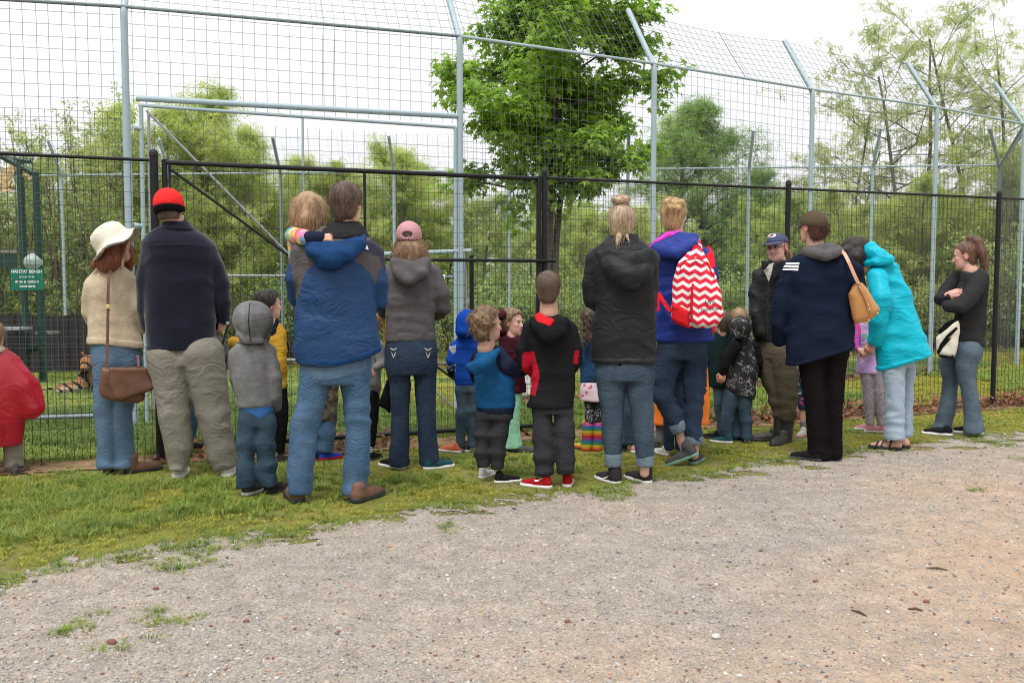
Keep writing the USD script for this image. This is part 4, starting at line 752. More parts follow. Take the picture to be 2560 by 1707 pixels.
def inpoly(x, y, poly):
    poly = np.asarray(poly, float); r = np.zeros(len(x), bool); n = len(poly)
    for i in range(n):
        (x1, y1), (x2, y2) = poly[i], poly[(i+1) % n]; c = ((y1 > y) != (y2 > y)); r ^= c & (x < (x2-x1)*(y-y1)/(y2-y1 if y2 != y1 else 1e-9)+x1)
    return r
def slab(poly, yc, th, rnd, k=0.0, op='+', tilt=0.0):
    """rounded plate: poly in local x, z; th along y"""
    A = np.asarray(poly, float); Bq = np.roll(A, -1, 0)
    def f(P):
        x, z = P[..., 0], P[..., 2]; d = np.full(x.shape, 1e9); sgn = np.zeros(x.shape, bool)
        for (ax_, az), (bx, bz) in zip(A, Bq):
            ex, ez = bx-ax_, bz-az; wx, wz = x-ax_, z-az; t = np.clip((wx*ex+wz*ez)/(ex*ex+ez*ez+1e-12), 0, 1); d = np.minimum(d, (wx-ex*t)**2+(wz-ez*t)**2)
            c = ((az > z) != (bz > z)) & (x < (bx-ax_)*(z-az)/(ez if abs(ez) > 1e-9 else 1e-9)+ax_); sgn ^= c
        d2 = np.sqrt(d)*np.where(sgn, -1, 1)+rnd; dy = np.abs(P[..., 1]-yc-tilt*x)-th/2+rnd
        return np.minimum(np.maximum(d2, dy), 0)+np.hypot(np.maximum(d2, 0), np.maximum(dy, 0))-rnd
    lo, hi = A.min(0), A.max(0); e = abs(tilt)*max(abs(lo[0]), abs(hi[0]))
    return (op, k, np.array([lo[0], yc-th/2-e, lo[1]]), np.array([hi[0], yc+th/2+e, hi[1]]), f)
FEET = []
class Fig:
    """a person measured from one crop of the picture: ox, oy, s say where the crop starts and how much it is enlarged."""
    def __init__(s, label, crop, foot, skin='fair', h=0.011, group=None, name='person', cat='person', z=0.0, dist=None):
        s.ox, s.oy, s.s = crop; u, v = s.ox+foot[0]/s.s, s.oy+foot[1]/s.s; s.skin = SK[skin] if isinstance(skin, str) else np.asarray(skin); s.h = h
        b = ground_at(u, v, z) if dist is None else at_depth(u, v, dist); s.b = b; s.Y = b[1]; s.R = math.hypot(b[0], b[1]); s.c = b[1]/s.R; s.u0 = u; s.th = -math.atan2(b[0], b[1]); s.zb = z if dist is None else 0.0
        s.path = thing(name, label, cat, (b[0], b[1], s.zb), s.th, group); s.px = s.R*s.c*s.c/(FPX*s.s); s.skel = []; s.skin_m = []; s.skin_c = []; s.lab = label; s.M = {}
        s.Wm = np.eye(4); s.Wm[:3, :3] = Rz(s.th); s.Wm[:3, 3] = (b[0], b[1], s.zb)
    def pt(s, x, y, dy=0.0):
        """crop pixel at local depth dy -> local metres"""
        d = ray(s.ox+x/s.s, s.oy+y/s.s); f = np.array([s.b[0], s.b[1]])/s.R; t = (s.R+dy)/(d[0]*f[0]+d[1]*f[1]); w = np.array([d[0]*t, d[1]*t, CH+d[2]*t])-np.array([s.b[0], s.b[1], s.zb]); return Rz(-s.th) @ w
    def r(s, px): return px/s.s*s.Y*(1+s.c)/2/FPX
    def xy(s, V):
        """local metres -> crop pixels"""
        W = np.asarray(V) @ Rz(s.th).T+np.array([s.b[0], s.b[1], s.zb-CH]); f = W[:, 1]*_cp-W[:, 2]*_sp; up = W[:, 1]*_sp+W[:, 2]*_cp
        return (1280+FPX*W[:, 0]/f-s.ox)*s.s, (853.5-FPX*up/f-s.oy)*s.s
    def limb(s, pts, k=0.012, body=0.70, flat=None, cut=False):
        """pts: (x, y, radius_px[, depth])"""
        P = [s.pt(p[0], p[1], p[3] if len(p) > 3 else 0.0) for p in pts]; R = [s.r(p[2]) for p in pts]
        if body:
            Q = [p.copy() for p in P]
            if cut: Q[-1] = Q[-1]-_unit(Q[-1]-Q[-2])*min(R[-1]*body+0.012, np.linalg.norm(Q[-1]-Q[-2])*0.8)
            s.skel.append(chain(Q, [r*body for r in R], 0.01))
        return [chain(P, R, k, cut, flat)]
    def trunk(s, rows, k=0.02, p=2.4, dr=0.62, hem=None, body=0.8, op='+', band=None):
        """rows: (y, xl, xr[, depth centre[, depth ratio or None[, ]]])"""
        s.lt = (rows, dr, hem, p)
        rr = []
        for q in rows:
            dc = q[3] if len(q) > 3 else 0.0; a, b = s.pt(q[1], q[0], dc), s.pt(q[2], q[0], dc); w = (b[0]-a[0])/2; rr.append(((a[2]+b[2])/2, (a[0]+b[0])/2, dc, w, w*(q[4] if len(q) > 4 else dr)))
        if body:
            zs = [x[0] for x in rr]; lim = min(zs)+(0.05 if hem is None else 0.16)
            br = [(x[0], x[1], x[2], max(x[3]*body, .02), max(x[4]*body, .02)) for x in rr if x[0] >= lim]
            if len(br) > 1: s.skel.append(column(br, 0.02))
        return [column(rr, k, p, hem, op, band)]
    def hemband(s, mat, parent, hgt=0.03, grow=7, name='hem_band', seed=1):
        rows, dr, hem, p = s.lt; rows = [tuple([q[0], q[1]-grow, q[2]+grow]+list(q[3:])) for q in rows]
        return s.part(name, s.trunk(rows, 0.0, p, dr, hem, 0, '+', hgt), mat, 0.002, (5, 5, 5), seed, h=0.0085, parent=parent)
    def ball(s, x, y, rx, rz, ry, dy=0.0, k=0.02, R=None, op='+'): return [ell(s.pt(x, y, dy), (s.r(rx), ry, s.r(rz)), k, op, R)]
    def part(s, name, prims, mat, folds=0.006, fs=None, seed=1, h=None, col=None, parent=None, label=None, smooth=1, angle=True, cuts=(), fk=None):
        """bakes cloth with wrinkles; fs scales the wrinkle pattern, fk(P) weights it."""
        fs = (6, 6, 10) if fs is None else fs
        def fold(P):
            q = P+P[..., [2, 0, 1]]*np.array([0.25, 0.15, 0.30])+0.03*(meshkit.noise(P*7.0, seed+9)[..., None]-0.5)
            v = np.abs(1.7*meshkit.noise(q*np.asarray(fs)*0.85, seed)+0.3*meshkit.noise(q*np.asarray(fs)*1.6, seed+2)-1); mk = np.clip((meshkit.noise(P*np.array([4.5, 4.5, 3.2]), seed+3)-0.30)*2.6, 0, 1); a = (np.exp(-(v/0.30)**2)-0.36)*(0.25+0.75*mk)*1.55; b = meshkit.fbm(P*np.array([3.0, 3.0, 4.5])+seed, 2, seed+5)-0.5
            w = 1.0 if fk is None else fk(P)
            return -(a*1.0*folds*np.minimum(w, 1.7)+b*folds*0.6)
        m = bake(list(prims)+list(cuts), h or s.h, fold if folds else None, smooth, grad=True)
        c = None if col is None else col(m.vertices)
        p = obj(name, m, mat, parent or s.path, True, col=c, label=label); s.M[p] = m; s.last = m
        return p
    def head(s, x, y, hh, yaw=0, pitch=0, roll=0, dy=0.0, smile=False, eyes=False, brow=None, neck=None, res=0.026):
        """centre in crop pixels, height chin to crown in pixels, yaw 0 looks away from the camera, 90 to the right of the picture."""
        s.hc = s.pt(x, y, dy); s.hh = s.r(hh); s.hR = Rz(-math.radians(yaw)) @ Rx(math.radians(pitch)) @ Ry(math.radians(roll))
        m = head_mesh(smile, res); c = head_col(m.vertices, s.skin, brow); m.vertices = s.hc+s.hh*(m.vertices @ s.hR.T); s.skin_m.append(m); s.skin_c.append(c)
        if neck: s.skin_limb([(x, y+hh*0.2, hh*0.23, dy-0.0), (neck[0], neck[1], hh*0.27, neck[2] if len(neck) > 2 else dy)])
        if eyes:
            for sx in (-1, 1):
                e = trimesh.creation.icosphere(2, 0.056); e.apply_translation((0.12*sx, 0.283, 0.03)); e.vertices = s.hc+s.hh*(e.vertices @ s.hR.T); obj('eye', e, 'eye_white', s.path, True)
                i = trimesh.creation.icosphere(2, 0.036); i.apply_scale([1, 0.45, 1]); i.apply_translation((0.12*sx, 0.327, 0.027)); i.vertices = s.hc+s.hh*(i.vertices @ s.hR.T); obj('iris', i, 'iris', s.path, True)
                l = bake([cone((0.12*sx-0.06, 0.318, 0.062), (0.12*sx, 0.352, 0.074), 0.012, 0.014), cone((0.12*sx, 0.352, 0.074), (0.12*sx+0.06, 0.318, 0.06), 0.014, 0.012)], 0.008); l.vertices = s.hc+s.hh*(l.vertices @ s.hR.T); obj('eyelashes', l, 'iris', s.path, True)
        if smile:
            t = bake([cone((-0.105, 0.272, -0.205), (0, 0.318, -0.240), 0.018, 0.026), cone((0, 0.318, -0.240), (0.105, 0.272, -0.205), 0.026, 0.018)], 0.008); t.vertices = s.hc+s.hh*(t.vertices @ s.hR.T); obj('teeth', t, 'teeth', s.path, True)
            t = bake([cone((-0.12, 0.255, -0.21), (0, 0.300, -0.268), 0.022, 0.045), cone((0, 0.300, -0.268), (0.12, 0.255, -0.21), 0.045, 0.022)], 0.009); t.vertices = s.hc+s.hh*(t.vertices @ s.hR.T); obj('mouth', t, 'mouth_dark', s.path, True)
    def H(s, v): return s.hc+s.hh*(s.hR @ np.asarray(v, float))
    def hp(s, prims):
        """head-frame primitives -> local"""
        out = []
        for op, k, lo, hi, fn in prims:
            c = s.H((lo+hi)/2); e = np.linalg.norm(hi-lo)/2*s.hh*1.0
            out.append((op, k*s.hh, c-e, c+e, (lambda fn: lambda P: fn(((P-s.hc)/s.hh) @ s.hR)*s.hh)(fn)))
        return out
    def skin_limb(s, pts, k=0.01, h=0.006, tint=1.0):
        m = bake(s.limb(pts, k, body=0), h); s.skin_m.append(m); s.skin_c.append(np.tile(s.skin*tint, (len(m.vertices), 1)))
    def hand(s, x, y, dy, d, up, size, **kw):
        m = hand_mesh(s.pt(x, y, dy), d, up, size, **kw); c = np.tile(s.skin*np.array([1.02, 0.94, 0.92]), (len(m.vertices), 1)); s.skin_m.append(m); s.skin_c.append(c)
    def hair(s, prims, mat, name='hair', amp=0.006, sc=(42, 42, 6), seed=3, h=None, cuts=(), parent=None, strands=420, slen=0.055, curl=0.0):
        def f(P):
            q = P+0.015*(meshkit.noise(P*14, seed)[..., None]-0.5); return -(meshkit.fbm(q*np.asarray(sc), 2, seed)-0.5)*amp*1.3-(meshkit.noise(P*np.array([15, 15, 5.0]), seed+1)-0.5)*amp*0.9
        m = bake(list(prims)+list(cuts), h or max(0.0055, s.h*0.62), f, 1); p = obj(name, m, mat, parent or s.path, True); s.M[p] = m; s.last = m
        if strands: s.strands(m, mat, p, strands, slen, curl, seed)
        return p
    def strands(s, m, mat, parent, n, slen, curl, seed):
        """fine loose hairs lying along the hair's surface"""
        g = np.random.default_rng(seed); fi = g.choice(len(m.faces), n, p=m.area_faces/m.area_faces.sum()); P = m.triangles_center[fi]; N = m.face_normals[fi]; k = N[:, 2] > -0.75; P, N = P[k], N[k]; n = len(P)
        d = np.tile([0, 0, -1.0], (n, 1))+g.normal(0, 0.22+curl, (n, 3)); pts = [P+N*0.0008]; L = slen*g.uniform(0.5, 1.2, n)
        for i in range(5):
            d = d+np.array([0, 0, -0.25])*(1-curl)+g.normal(0, 0.10+curl*0.8, (n, 3)); d = d-N*np.sum(d*N, 1, keepdims=True)*(0.85 if i < 3 else 0.6); d = _unit(d); pts.append(pts[-1]+d*(L/5)[:, None]+N*(0.0011 if i < 4 else 0.002))
        A = np.stack(pts, 1); c = UsdGeom.BasisCurves.Define(stage, _path('hair_strands', parent)); c.CreateTypeAttr('linear'); c.CreateCurveVertexCountsAttr(Vt.IntArray.FromNumpy(np.full(n, 6, np.int32))); c.CreatePointsAttr(Vt.Vec3fArray.FromNumpy(A.reshape(-1, 3).astype(np.float32)))
        w = np.tile([0.0016, 0.0016, 0.0015, 0.0013, 0.001, 0.0004], n).astype(np.float32); c.CreateWidthsAttr(Vt.FloatArray.FromNumpy(w)); c.SetWidthsInterpolation('vertex'); UsdShade.MaterialBindingAPI.Apply(c.GetPrim()).Bind(LOOK(mat))
    def shoe(s, x, y, ang, L, mat, sole='rubber_black', dy=None, lift=0.0, high=0.30, name='shoe', col=None, pitch=0.0, wide=1.0, tone=None, soleh=0.10):
        """x, y: the heel on the ground in the crop; ang 0 points away, 90 right, 180 towards the camera."""
        L = L*0.93; w = ground_at(s.ox+x/s.s, s.oy+y/s.s); FEET.append((w[0]+math.sin(math.radians(ang))*L*0.4, w[1]+math.cos(math.radians(ang))*L*0.4)); o = Rz(-s.th) @ (w-np.array([s.b[0], s.b[1], 0])); o[2] = lift; wide = wide*1.10
        a = math.radians(ang); R = Rz(-a) @ Rx(pitch); W = wide*L
        T = lambda p: o+R @ np.asarray(p, float)
        A, B, C = (0, 0.10*L, 0.15*L), (0, 0.45*L, 0.125*L), (0, 0.82*L, 0.085*L)
        up = [cone(T(A), T(B), 0.125*W, 0.135*W, 0.0), cone(T(B), T(C), 0.135*W, 0.105*W, 0.02*L), cone(T((0, 0.12*L, 0.18*L)), T((0, 0.15*L, high*L)), (0.13 if high < 0.33 else 0.155)*W, (0.13 if high < 0.33 else 0.16)*W, 0.03*L), halfn(R @ np.array([0, 0, -1.0]), T((0, 0, 0.03*L)))]
        p = s.part(name, up, mat, 0.0, h=min(0.0075, L*0.035), col=None if col is None else (lambda V: col((V-o) @ R/L)))
        def sf(P):
            q = (P-o) @ R; yy = np.clip(q[..., 1], 0.10*L, 0.85*L); t = yy/L; rad = np.interp(t, [0.1, 0.3, 0.5, 0.7, 0.85], np.array([0.135, 0.125, 0.145, 0.15, 0.12])*W)
            d2 = np.hypot(q[..., 0], q[..., 1]-yy)-rad; return np.maximum(d2, np.abs(q[..., 2]-soleh*L/2)-soleh*L/2)
        c = T((0, 0.48*L, 0.05*L)); e = np.array([0.65*L]*3)
        s.part('sole', [('+', 0.0, c-e, c+e, sf)], sole, 0.0, h=min(0.0075, L*0.03), parent=p)
        return o, R
    def slab(s, poly, dy, th, rnd, k=0.0, op='+', tilt=0.0): return [slab([s.pt(a, b, dy)[[0, 2]] for a, b in poly], dy, th, rnd, k, op, tilt)]
    def leg(s, pts, k=0.012): return s.limb(pts, k, cut=True)
    def done(s, knees=True):
        """the continuous body under the clothes, with head, neck and hands"""
        ms, cs = list(s.skin_m), list(s.skin_c)
        if s.skel:
            b = bake(s.skel, 0.022, smooth=1); ms.append(b); cs.append(np.tile(s.skin, (len(b.vertices), 1)))
        m = trimesh.util.concatenate(ms); obj('body', m, 'skin', s.path, True, col=np.concatenate(cs))
    def decal(s, name, polys, mat, on, off=0.003, parent=None, res=6):
        """flat print laid on the cloth 'on' (a mesh): polygons in crop pixels, seen from the camera side"""
        out = []
        for pg in polys:
            P = Polygon(pg); 
            v, f = trimesh.creation.triangulate_polygon(P, engine='earcut'); v, f = trimesh.remesh.subdivide_to_size(np.c_[v, np.zeros(len(v))], f, res)
            D0 = np.array([s.pt(a, b, -1.0) for a, b, _ in v]); D1 = np.array([s.pt(a, b, 0.6) for a, b, _ in v]); d = _unit(D1-D0)
            try: loc, ir, _ = on.ray.intersects_location(D0, d, multiple_hits=False)
            except Exception: continue
            t = np.full(len(v), np.nan); t[ir] = np.linalg.norm(loc-D0[ir], axis=1)
            if np.isnan(t).all(): continue
            t = np.where(np.isnan(t), np.nanmedian(t), t); V = D0+d*(t-off)[:, None]
            fn_ = np.cross(V[f[:, 1]]-V[f[:, 0]], V[f[:, 2]]-V[f[:, 0]]); fl = (fn_*d[f[:, 0]]).sum(1) > 0; f = f.copy(); f[fl] = f[fl][:, ::-1]; out.append(trimesh.Trimesh(V, f, process=False))
        if out: return obj(name, cat_m(out), mat, parent or s.path, True)
    def world(s, p): return Rz(s.th) @ np.asarray(p, float)+np.array([s.b[0], s.b[1], s.zb])
# hair forms in the head frame
def hair_cap(t=0.045, front=0.20, low=-0.22, nape=-0.32, side=0.0):
    """short hair over the skull: thickness t, hairline"""
    return [ell((0, -0.07, 0.14), (0.325+t, 0.395+t, 0.375+t)), ell((0, -0.18, -0.14), (0.265+t*0.5, 0.23+t*0.5, 0.31), 0.10)]
def hairline(P, front=0.19, zf=0.26, ear=0.02):
    """keeps hair behind a line from the forehead past the ears to the nape (head frame)"""
    x, y, z = P[..., 0], P[..., 1], P[..., 2]; lim = np.interp(z, [-0.5, -0.30, -0.05, 0.10, 0.28, 0.50], [-0.15, -0.12, -0.02, 0.10, front, 0.50]); return np.maximum(y-lim, -(z+0.43))
HL = ('&', 0.03, np.full(3, -0.6), np.full(3, 0.6), hairline)
HC = ('&', 0.0, np.full(3, -0.6), np.full(3, 0.6), lambda P: P[..., 2]-0.13)
# ------------------------------------------------------------------ wardrobe
cloth('cream_knit', (0.50, 0.41, 0.29), var=0.16, scale=30, bump=0.8, bscale=150); cloth('white_fleece', (0.66, 0.615, 0.51), bump=0.7, bscale=180); cloth('navy_fleece', (0.010, 0.012, 0.026), var=0.25, bump=0.5, bscale=300, sheen=0.25)
cloth('khaki', (0.275, 0.255, 0.21)); cloth('grey_marl', (0.215, 0.215, 0.215), var=0.22, scale=26, bump=0.4); cloth('royal_tee', (0.05, 0.16, 0.40)); cloth('mustard', (0.46, 0.26, 0.03)); cloth('navy_quilt', (0.018, 0.024, 0.05)); cloth('black_cloth', (0.011, 0.011, 0.012), var=0.3)
cloth('hood_grey', (0.125, 0.118, 0.118), var=0.18, scale=20, bump=0.4); cloth('coral', (0.70, 0.17, 0.17)); cloth('pink_cap', (0.48, 0.25, 0.27)); cloth('cobalt', (0.008, 0.06, 0.36)); cloth('teal_fleece', (0.014, 0.10, 0.25), var=0.22, scale=24, bump=0.5); cloth('charcoal', (0.045, 0.045, 0.050), var=0.2)
cloth('burgundy', (0.055, 0.010, 0.020), rough=0.5); cloth('mint', (0.26, 0.52, 0.35)); cloth('soft_black', (0.012, 0.012, 0.014), var=0.3, bump=0.35); cloth('red_lining', (0.60, 0.018, 0.025)); cloth('shell_black', (0.020, 0.021, 0.023), rough=0.55, var=0.22, bump=0.1, spec=0.15); cloth('royal_shell', (0.022, 0.045, 0.27), rough=0.55, bump=0.12, spec=0.15); cloth('magenta', (0.75, 0.06, 0.50))
cloth('blue_shell', (0.014, 0.056, 0.16), rough=0.6, bump=0.12); cloth('dark_collar', (0.030, 0.029, 0.031), rough=0.7); cloth('forest_fleece', (0.010, 0.028, 0.026)); cloth('hi_vis', (0.55, 0.80, 0.05)); cloth('olive_twill', (0.105, 0.088, 0.060)); cloth('navy_jersey', (0.012, 0.019, 0.040), var=0.2); cloth('black_trouser', (0.012, 0.009, 0.010)); cloth('turquoise', (0.0, 0.40, 0.52), rough=0.5, var=0.08, bump=0.12, spec=0.2)
cloth('lavender', (0.50, 0.33, 0.58)); cloth('magenta_sleeve', (0.30, 0.04, 0.22)); cloth('charcoal_fleece', (0.040, 0.040, 0.042), bump=0.5); cloth('red_beanie', (0.72, 0.030, 0.028), bump=0.5, bscale=180); cloth('black_rib', (0.008, 0.008, 0.009), bump=0.6, bscale=200); cloth('navy_cap', (0.085, 0.10, 0.165)); cloth('brown_cap', (0.115, 0.085, 0.055)); cloth('shirt_beige', (0.50, 0.46, 0.40)); cloth('purple_cloth', (0.10, 0.03, 0.25))
denim('denim_light', (0.09, 0.155, 0.245), (0.17, 0.26, 0.36)); denim('denim_mid', (0.055, 0.115, 0.21), (0.125, 0.215, 0.335)); denim('denim_dark', (0.018, 0.030, 0.058), (0.055, 0.085, 0.135)); denim('denim_slate', (0.040, 0.065, 0.095), (0.10, 0.145, 0.19)); denim('denim_teal', (0.028, 0.055, 0.085), (0.075, 0.125, 0.17)); denim('denim_pale', (0.25, 0.335, 0.42), (0.42, 0.50, 0.57)); denim('denim_flare', (0.075, 0.11, 0.15), (0.17, 0.225, 0.275)); denim('denim_jacket', (0.015, 0.045, 0.12), (0.04, 0.10, 0.22)); denim('denim_cuff', (0.16, 0.22, 0.28), (0.26, 0.33, 0.39))
plain('brown_leather', (0.105, 0.045, 0.026), 0.5, var=0.35, scale=14, bump=0.25, bscale=90); plain('boot_leather', (0.115, 0.055, 0.032), 0.65, var=0.3, scale=16, bump=0.2, bscale=90); plain('tan_leather', (0.36, 0.17, 0.055), 0.42, var=0.15, scale=9, bump=0.12, bscale=120); plain('pink_strap', (0.55, 0.30, 0.20), 0.5); plain('dark_boot', (0.022, 0.02, 0.016), 0.5, var=0.3)
hairm('hair_red', (0.06, 0.018, 0.008), (0.27, 0.085, 0.035)); hairm('hair_brown', (0.032, 0.020, 0.014), (0.115, 0.072, 0.048)); hairm('hair_dark', (0.008, 0.006, 0.005), (0.03, 0.022, 0.018)); hairm('hair_sandy', (0.10, 0.055, 0.03), (0.34, 0.22, 0.13)); hairm('hair_light', (0.16, 0.09, 0.045), (0.42, 0.28, 0.16)); hairm('hair_blond', (0.16, 0.11, 0.07), (0.56, 0.43, 0.28)); hairm('hair_golden', (0.20, 0.12, 0.055), (0.62, 0.44, 0.23)); hairm('hair_auburn', (0.028, 0.012, 0.009), (0.12, 0.05, 0.032)); hairm('hair_curl', (0.06, 0.036, 0.02), (0.26, 0.165, 0.09), (60, 60, 40)); hairm('hair_buzz', (0.045, 0.028, 0.018), (0.125, 0.080, 0.052), (300, 300, 200)); hairm('hair_pony', (0.03, 0.014, 0.009), (0.17, 0.085, 0.05))
look('red_plastic', {'co': ('texture_coordinate', {}), 'n': ('noise_texture', {'scale': 9.0, 'detail': 4.0, 'distortion': 1.0}), 'bu': ('bump', {'strength': 0.6, 'distance': 0.02}), 'p': ('principled_bsdf', {'base_color': (0.36, 0.012, 0.03), 'roughness': 0.24, 'specular_ior_level': 0.7}), 'tl': ('translucent_bsdf', {'color': (0.5, 0.02, 0.05)}), 'm1': ('mix_closure', {'fac': 0.3}), 't': ('transparent_bsdf', {'color': (1.0, 0.35, 0.40)}), 'm': ('mix_closure', {'fac': 0.32})},
     [('co.object', 'n.vector'), ('n.fac', 'bu.height'), ('bu.normal', 'p.normal'), ('p.BSDF', 'm1.closure1'), ('tl.BSDF', 'm1.closure2'), ('m1.closure', 'm.closure1'), ('t.BSDF', 'm.closure2')], 'm.closure')
plain('orange_plastic', (0.80, 0.19, 0.018), 0.45, var=0.12, bump=0.3, bscale=30)
def pattern(name, nodes, links, rough=0.8):
    nodes = {'co': ('texture_coordinate', {}), 'p': ('principled_bsdf', {'roughness': rough, 'specular_ior_level': 0.3}), **nodes}; return look(name, nodes, links)
# red and white zigzag bands running across
pattern('chevron', {'mp': ('mapping', {'rotation': (0, -0.05, 0)}), 'sp': ('separate_xyz', {}), 'ax': ('math', {'math_type': 'pingpong', 'value2': 0.036}), 'k': ('math', {'math_type': 'multiply_add', 'value2': 0.62}), 'w': ('math', {'math_type': 'multiply', 'value2': 19.0}), 'fr': ('math', {'math_type': 'fraction'}), 'r': ('rgb_ramp', {'interpolate': False, 'ramp': [(0.0, (0.58, 0.012, 0.035)), (0.54, (0.70, 0.68, 0.66))]})},
    [('co.object', 'mp.vector'), ('mp.vector', 'sp.vector'), ('sp.x', 'ax.value1'), ('ax.value', 'k.value1'), ('sp.z', 'k.value3'), ('k.value', 'w.value1'), ('w.value', 'fr.value1'), ('fr.value', 'r.fac'), ('r.color', 'p.base_color')])
pattern('splatter', {'n': ('noise_texture', {'scale': 14.0, 'detail': 3.0}), 'mx': ('mix', {'fac': 0.3}), 'v': ('voronoi_texture', {'scale': 24.0, 'feature': 'distance_to_edge'}), 'n2': ('noise_texture', {'scale': 20.0, 'detail': 4.0}), 'a': ('rgb_ramp', {'ramp': [(0.018, (1, 1, 1)), (0.04, (0, 0, 0))]}), 'b': ('rgb_ramp', {'ramp': [(0.50, (0, 0, 0)), (0.56, (1, 1, 1))]}), 'm': ('mix', {'mix_type': 'multiply', 'fac': 1.0}), 'c': ('mix', {'color1': (0.008, 0.008, 0.010), 'color2': (0.50, 0.50, 0.52)})},
    [('co.object', 'n.vector'), ('co.object', 'mx.color1'), ('n.color', 'mx.color2'), ('mx.color', 'v.vector'), ('co.object', 'n2.vector'), ('v.distance', 'a.fac'), ('n2.fac', 'b.fac'), ('a.color', 'm.color1'), ('b.color', 'm.color2'), ('m.color', 'c.fac'), ('c.color', 'p.base_color')])
def cells(name, ramp, scale, const=True):
    return pattern(name, {'v': ('voronoi_texture', {'scale': scale}), 's': ('separate_color', {}), 'r': ('rgb_ramp', {'interpolate': not const, 'ramp': ramp})}, [('co.object', 'v.vector'), ('v.color', 's.color'), ('s.r', 'r.fac'), ('r.color', 'p.base_color')])
cells('patchwork', [(0, (0.55, 0.10, 0.10)), (0.18, (0.60, 0.42, 0.08)), (0.34, (0.22, 0.36, 0.30)), (0.5, (0.62, 0.16, 0.32)), (0.66, (0.10, 0.22, 0.33)), (0.8, (0.45, 0.45, 0.14)), (0.9, (0.65, 0.20, 0.12))], 26)
cells('camo', [(0, (0.030, 0.024, 0.018)), (0.3, (0.085, 0.068, 0.042)), (0.6, (0.045, 0.040, 0.025)), (0.8, (0.12, 0.10, 0.07))], 30)
cells('print_legging', [(0, (0.02, 0.02, 0.09)), (0.3, (0.03, 0.15, 0.20)), (0.5, (0.45, 0.04, 0.14)), (0.65, (0.015, 0.02, 0.05)), (0.88, (0.55, 0.50, 0.55))], 45)
cells('dotted_pink', [(0, (0.58, 0.44, 0.50)), (0.88, (0.40, 0.07, 0.12))], 60)
cells('sprayed_legging', [(0, (0.16, 0.15, 0.17)), (0.25, (0.28, 0.20, 0.22)), (0.5, (0.17, 0.21, 0.23)), (0.75, (0.32, 0.25, 0.25))], 110)
cells('magenta_print', [(0, (0.28, 0.03, 0.20)), (0.5, (0.16, 0.04, 0.26)), (0.75, (0.45, 0.03, 0.10)), (0.9, (0.05, 0.16, 0.30))], 45)
pattern('rainbow', {'sp': ('separate_xyz', {}), 'w': ('math', {'math_type': 'multiply', 'value2': 9.5}), 'fr': ('math', {'math_type': 'fraction'}), 'r': ('rgb_ramp', {'interpolate': False, 'ramp': [(0, (0.32, 0.015, 0.02)), (0.16, (0.40, 0.13, 0.015)), (0.32, (0.36, 0.27, 0.03)), (0.48, (0.02, 0.15, 0.05)), (0.64, (0.02, 0.08, 0.22)), (0.82, (0.22, 0.02, 0.12))]})}, [('co.object', 'sp.vector'), ('sp.z', 'w.value1'), ('w.value', 'fr.value1'), ('fr.value', 'r.fac'), ('r.color', 'p.base_color')], 0.5)
pattern('sock_stripe', {'sp': ('separate_xyz', {}), 'w': ('math', {'math_type': 'multiply', 'value2': 60.0}), 'fr': ('math', {'math_type': 'fraction'}), 'r': ('rgb_ramp', {'interpolate': False, 'ramp': [(0, (0.012, 0.012, 0.012)), (0.5, (0.55, 0.55, 0.53))]})}, [('co.object', 'sp.vector'), ('sp.z', 'w.value1'), ('w.value', 'fr.value1'), ('fr.value', 'r.fac'), ('r.color', 'p.base_color')])
for n_, c_ in (('shoe_white', (0.55, 0.55, 0.53)), ('shoe_plum', (0.045, 0.036, 0.042)), ('shoe_black', (0.014, 0.014, 0.015)), ('shoe_grey', (0.085, 0.085, 0.088)), ('shoe_red', (0.42, 0.014, 0.02)), ('shoe_orange', (0.60, 0.14, 0.07)), ('shoe_pink', (0.60, 0.24, 0.29)), ('shoe_teal', (0.02, 0.08, 0.10)), ('shoe_blue', (0.02, 0.07, 0.40)), ('shoe_sage', (0.20, 0.36, 0.27)), ('welly_blue', (0.012, 0.05, 0.28))): cloth(n_, c_, rough=0.6, bump=0.15)

